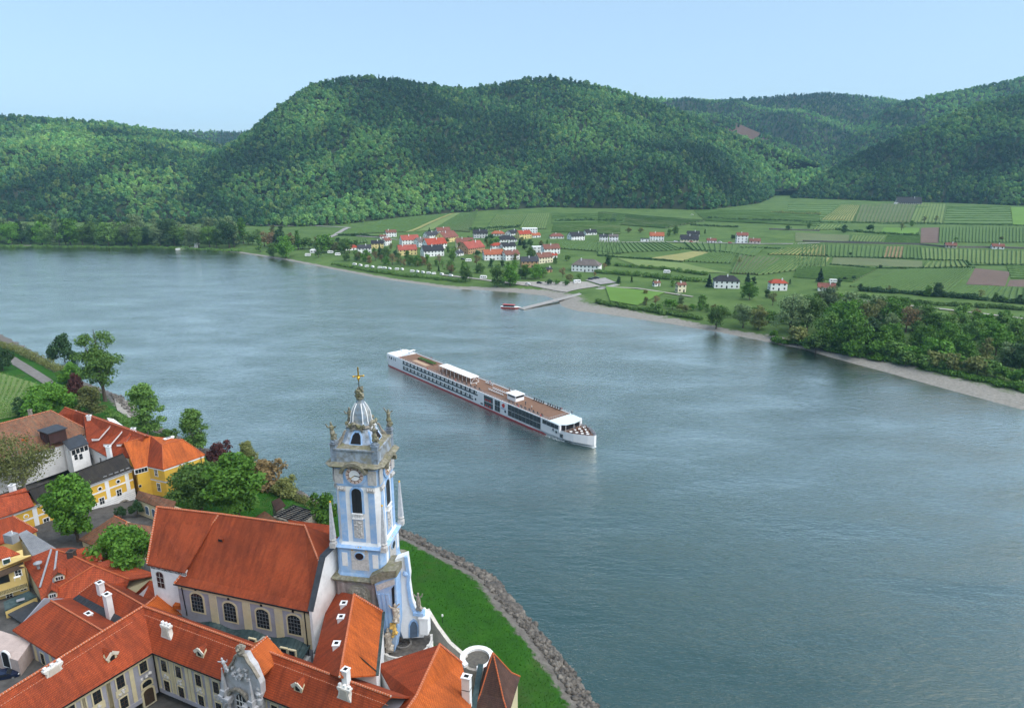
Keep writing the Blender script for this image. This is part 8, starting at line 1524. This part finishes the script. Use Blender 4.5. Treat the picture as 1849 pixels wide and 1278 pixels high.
# ================================================================== stones, grass and air
ROCK = mat('bank_rock', (.135, .122, .108), (.04, .037, .034), 1.2, .92, bmp=.8, c3=(.20, .182, .158), scale3=.5)
def rock_mesh(rs, n=9, rings=6):
    v = [];
    for j in range(rings + 1):
        for i in range(n): th, a = math.pi * j / rings, 6.2832 * i / n; v.append((math.sin(th) * math.cos(a), math.sin(th) * math.sin(a), math.cos(th)))
    v = np.array(v); k = rs.normal(size=(7, 3)); k /= np.linalg.norm(k, axis=1)[:, None]
    for d in k: h = rs.uniform(.45, .8); t_ = v @ d; v = v - np.maximum(t_ - h, 0)[:, None] * d[None, :]
    f = grid_faces(rings + 1, n + 0); f = np.concatenate([f, np.stack([np.arange(rings) * n + n - 1, np.arange(rings) * n, (np.arange(rings) + 1) * n, (np.arange(rings) + 1) * n + n - 1], 1)]); return v, f[:, ::-1]
def stones(name, line, dmin, dmax, n, smin, smax, seed, label):
    rs = np.random.RandomState(seed); base = [rock_mesh(rs, 6, 4) for _ in range(6)]; L = np.array(line); seg = np.hypot(*np.diff(L, axis=0).T); cum = np.concatenate([[0], np.cumsum(seg)]); vs, fs, k = [], [], 0
    for i in range(n):
        t_ = rs.rand() * cum[-1]; j = min(np.searchsorted(cum, t_) - 1, len(seg) - 1); j = max(j, 0); e = (t_ - cum[j]) / seg[j]; p = L[j] * (1 - e) + L[j + 1] * e; d = (L[j + 1] - L[j]) / seg[j]; nn = np.array([-d[1], d[0]]); off = rs.uniform(dmin, dmax); x, y = p + nn * off
        v, f = base[rs.randint(6)]; s = smin + (smax - smin) * rs.rand() ** 2.2; a = rs.rand() * 6.28; Rm = np.array([[math.cos(a), -math.sin(a), 0], [math.sin(a), math.cos(a), 0], [0, 0, 1]]); vs.append((x, y, s)); base_v = (v * np.array([s * rs.uniform(.8, 1.3), s, s * rs.uniform(.5, .9)])) @ Rm.T; fs.append((base_v, f))
    arr = np.array(vs); z = znear(arr[:, 0], arr[:, 1]); V_, F_ = [], []
    for (bv, f), (x, y, s), zz_ in zip(fs, vs, z): V_.append(bv + np.array([x, y, max(zz_, -.25) + s * .15])); F_.append(f + k); k += len(bv)
    mesh_np(name, np.concatenate(V_), np.concatenate(F_), ROCK, kind='stuff', label=label, cat='stones')
NL = [p for p in NEAR if -190 < p[0] < 40 and p[1] > 55]
stones('riprap', NL, -.6, 3.6, 5200, .18, .95, 3, 'grey riprap stones along the near river bank')
def boulder(px, py, s, seed, label):
    rs = np.random.RandomState(seed); c = P(px, py, .4); v, f = rock_mesh(rs, 10, 7); o = mesh_np('boulder', v * np.array([s * 1.2, s, s * .6]) * 1.0, f, ROCK, label=label, cat='rock', group='rocks of the bank outcrop'); o.location = c; o.rotation_euler = (0, 0, rs.rand() * 6)
for i, (x, y, s, lab) in enumerate(((872, 1052, 2.2, 'big pale rock at the upper end of the bank outcrop'), (892, 1068, 2.8, 'largest cracked rock in the middle of the bank outcrop'), (908, 1082, 2.4, 'rounded rock right of the largest one on the bank'), (922, 1100, 2.6, 'tilted slab at the lower end of the bank outcrop'), (905, 1100, 2.0, 'dark low rock in front of the tilted slab'), (936, 1108, 1.6, 'ochre rock at the water edge of the outcrop'), (858, 1032, 1.6, 'small wet rock at the top tip of the outcrop'), (884, 1085, 1.8, 'grey rock at the lawn edge of the outcrop'), (930, 1122, 1.5, 'small split rock just below the outcrop'))): boulder(x, y, s, 50 + i, lab)
# gravel spit below the tallest tree
near_sheet('gravel_spit', [(212, 742), (238, 758), (262, 730), (205, 715)], GRAVEL, .3)
# lawn: short grass blades
def grass():
    rs = np.random.RandomState(9); n = 90000; x = rs.uniform(-95, 20, n); y = rs.uniform(75, 200, n); d = sdist(x, y, NEAR); k = (d > 5.5) & (d < 34); x, y, d = x[k], y[k], d[k]; z = znear(x, y); n = len(x); h = rs.uniform(.12, .34, n); a = rs.rand(n) * 6.28; w_ = rs.uniform(.05, .12, n); lx, ly = rs.normal(0, .1, n), rs.normal(0, .1, n)
    v = np.stack([np.stack([x - w_ * np.cos(a), y - w_ * np.sin(a), z - .02], 1), np.stack([x + w_ * np.cos(a), y + w_ * np.sin(a), z - .02], 1), np.stack([x + lx, y + ly, z + h], 1)], 1).reshape(-1, 3)
    mesh_np('grass', v, np.arange(3 * n).reshape(n, 3), LEAF['grass'], kind='stuff', label='short bright green grass of the lawn by the river', cat='grass')
LEAF['grass'] = leaf_mat('grass_blades', (.022, .095, .006), (.04, .135, .011), (.06, .15, .016)); grass()
# air: a thin even haze over the whole valley
m = bpy.data.materials.new('valley_air'); m.use_nodes = True; t = m.node_tree; t.nodes.remove(t.nodes['Principled BSDF']); pv_ = t.nodes.new('ShaderNodeVolumePrincipled'); pv_.inputs['Color'].default_value = (.38, .70, 1, 1); pv_.inputs['Density'].default_value = .000062; pv_.inputs['Anisotropy'].default_value = .1
t.links.new(pv_.outputs[0], t.nodes['Material Output'].inputs['Volume'])
HZ = MB(); HZ.raw([(x, y, z) for z in (-8, 620) for x, y in ((-9500, -4600), (5600, -4600), (5600, 8500), (-9500, 8500))], [(3, 2, 1, 0), (4, 5, 6, 7), (0, 1, 5, 4), (1, 2, 6, 5), (2, 3, 7, 6), (3, 0, 4, 7)]); HZ.build('haze', m, None, 'thin bluish air haze filling the valley', 'haze', kind='stuff', uv=False)

# foam where the bow parts the water
def bow_wave():
    a = P(718, 667.6, 0); b = P(977.5, 782, 0); d = (b - a).normalized(); nn = Vector((-d.y, d.x, 0)); c = a + d * 57 + nn * 5.7; rs = np.random.RandomState(5); vs, fs = [], []
    for s in (-1, 1):
        for i in range(260):
            t_ = rs.rand() ** 1.6; x = 69.4 - 26 * t_; y = s * (np.interp(x, [43, 50, 56, 60, 63, 65.5, 69.6], [5.7, 5.3, 4.5, 3.5, 2.5, 1.5, .1]) + .15 + rs.rand() * (.35 + 1.6 * t_)); p = c + d * x + nn * y; r_ = rs.uniform(.08, .3) * (1.2 - t_); k = len(vs)
            for j in range(5): vs.append((p.x + r_ * 1.6 * math.cos(j * 1.257) * 1.0, p.y + r_ * math.sin(j * 1.257), .03 + .05 * rs.rand()))
            fs.append(tuple(range(k, k + 5)))
    mesh_np('bow_wave', vs, fs, flat('foam', (.75, .8, .8), .9), kind='stuff', label='white foam flecks along the bow of the cruise ship', cat='foam')
bow_wave()
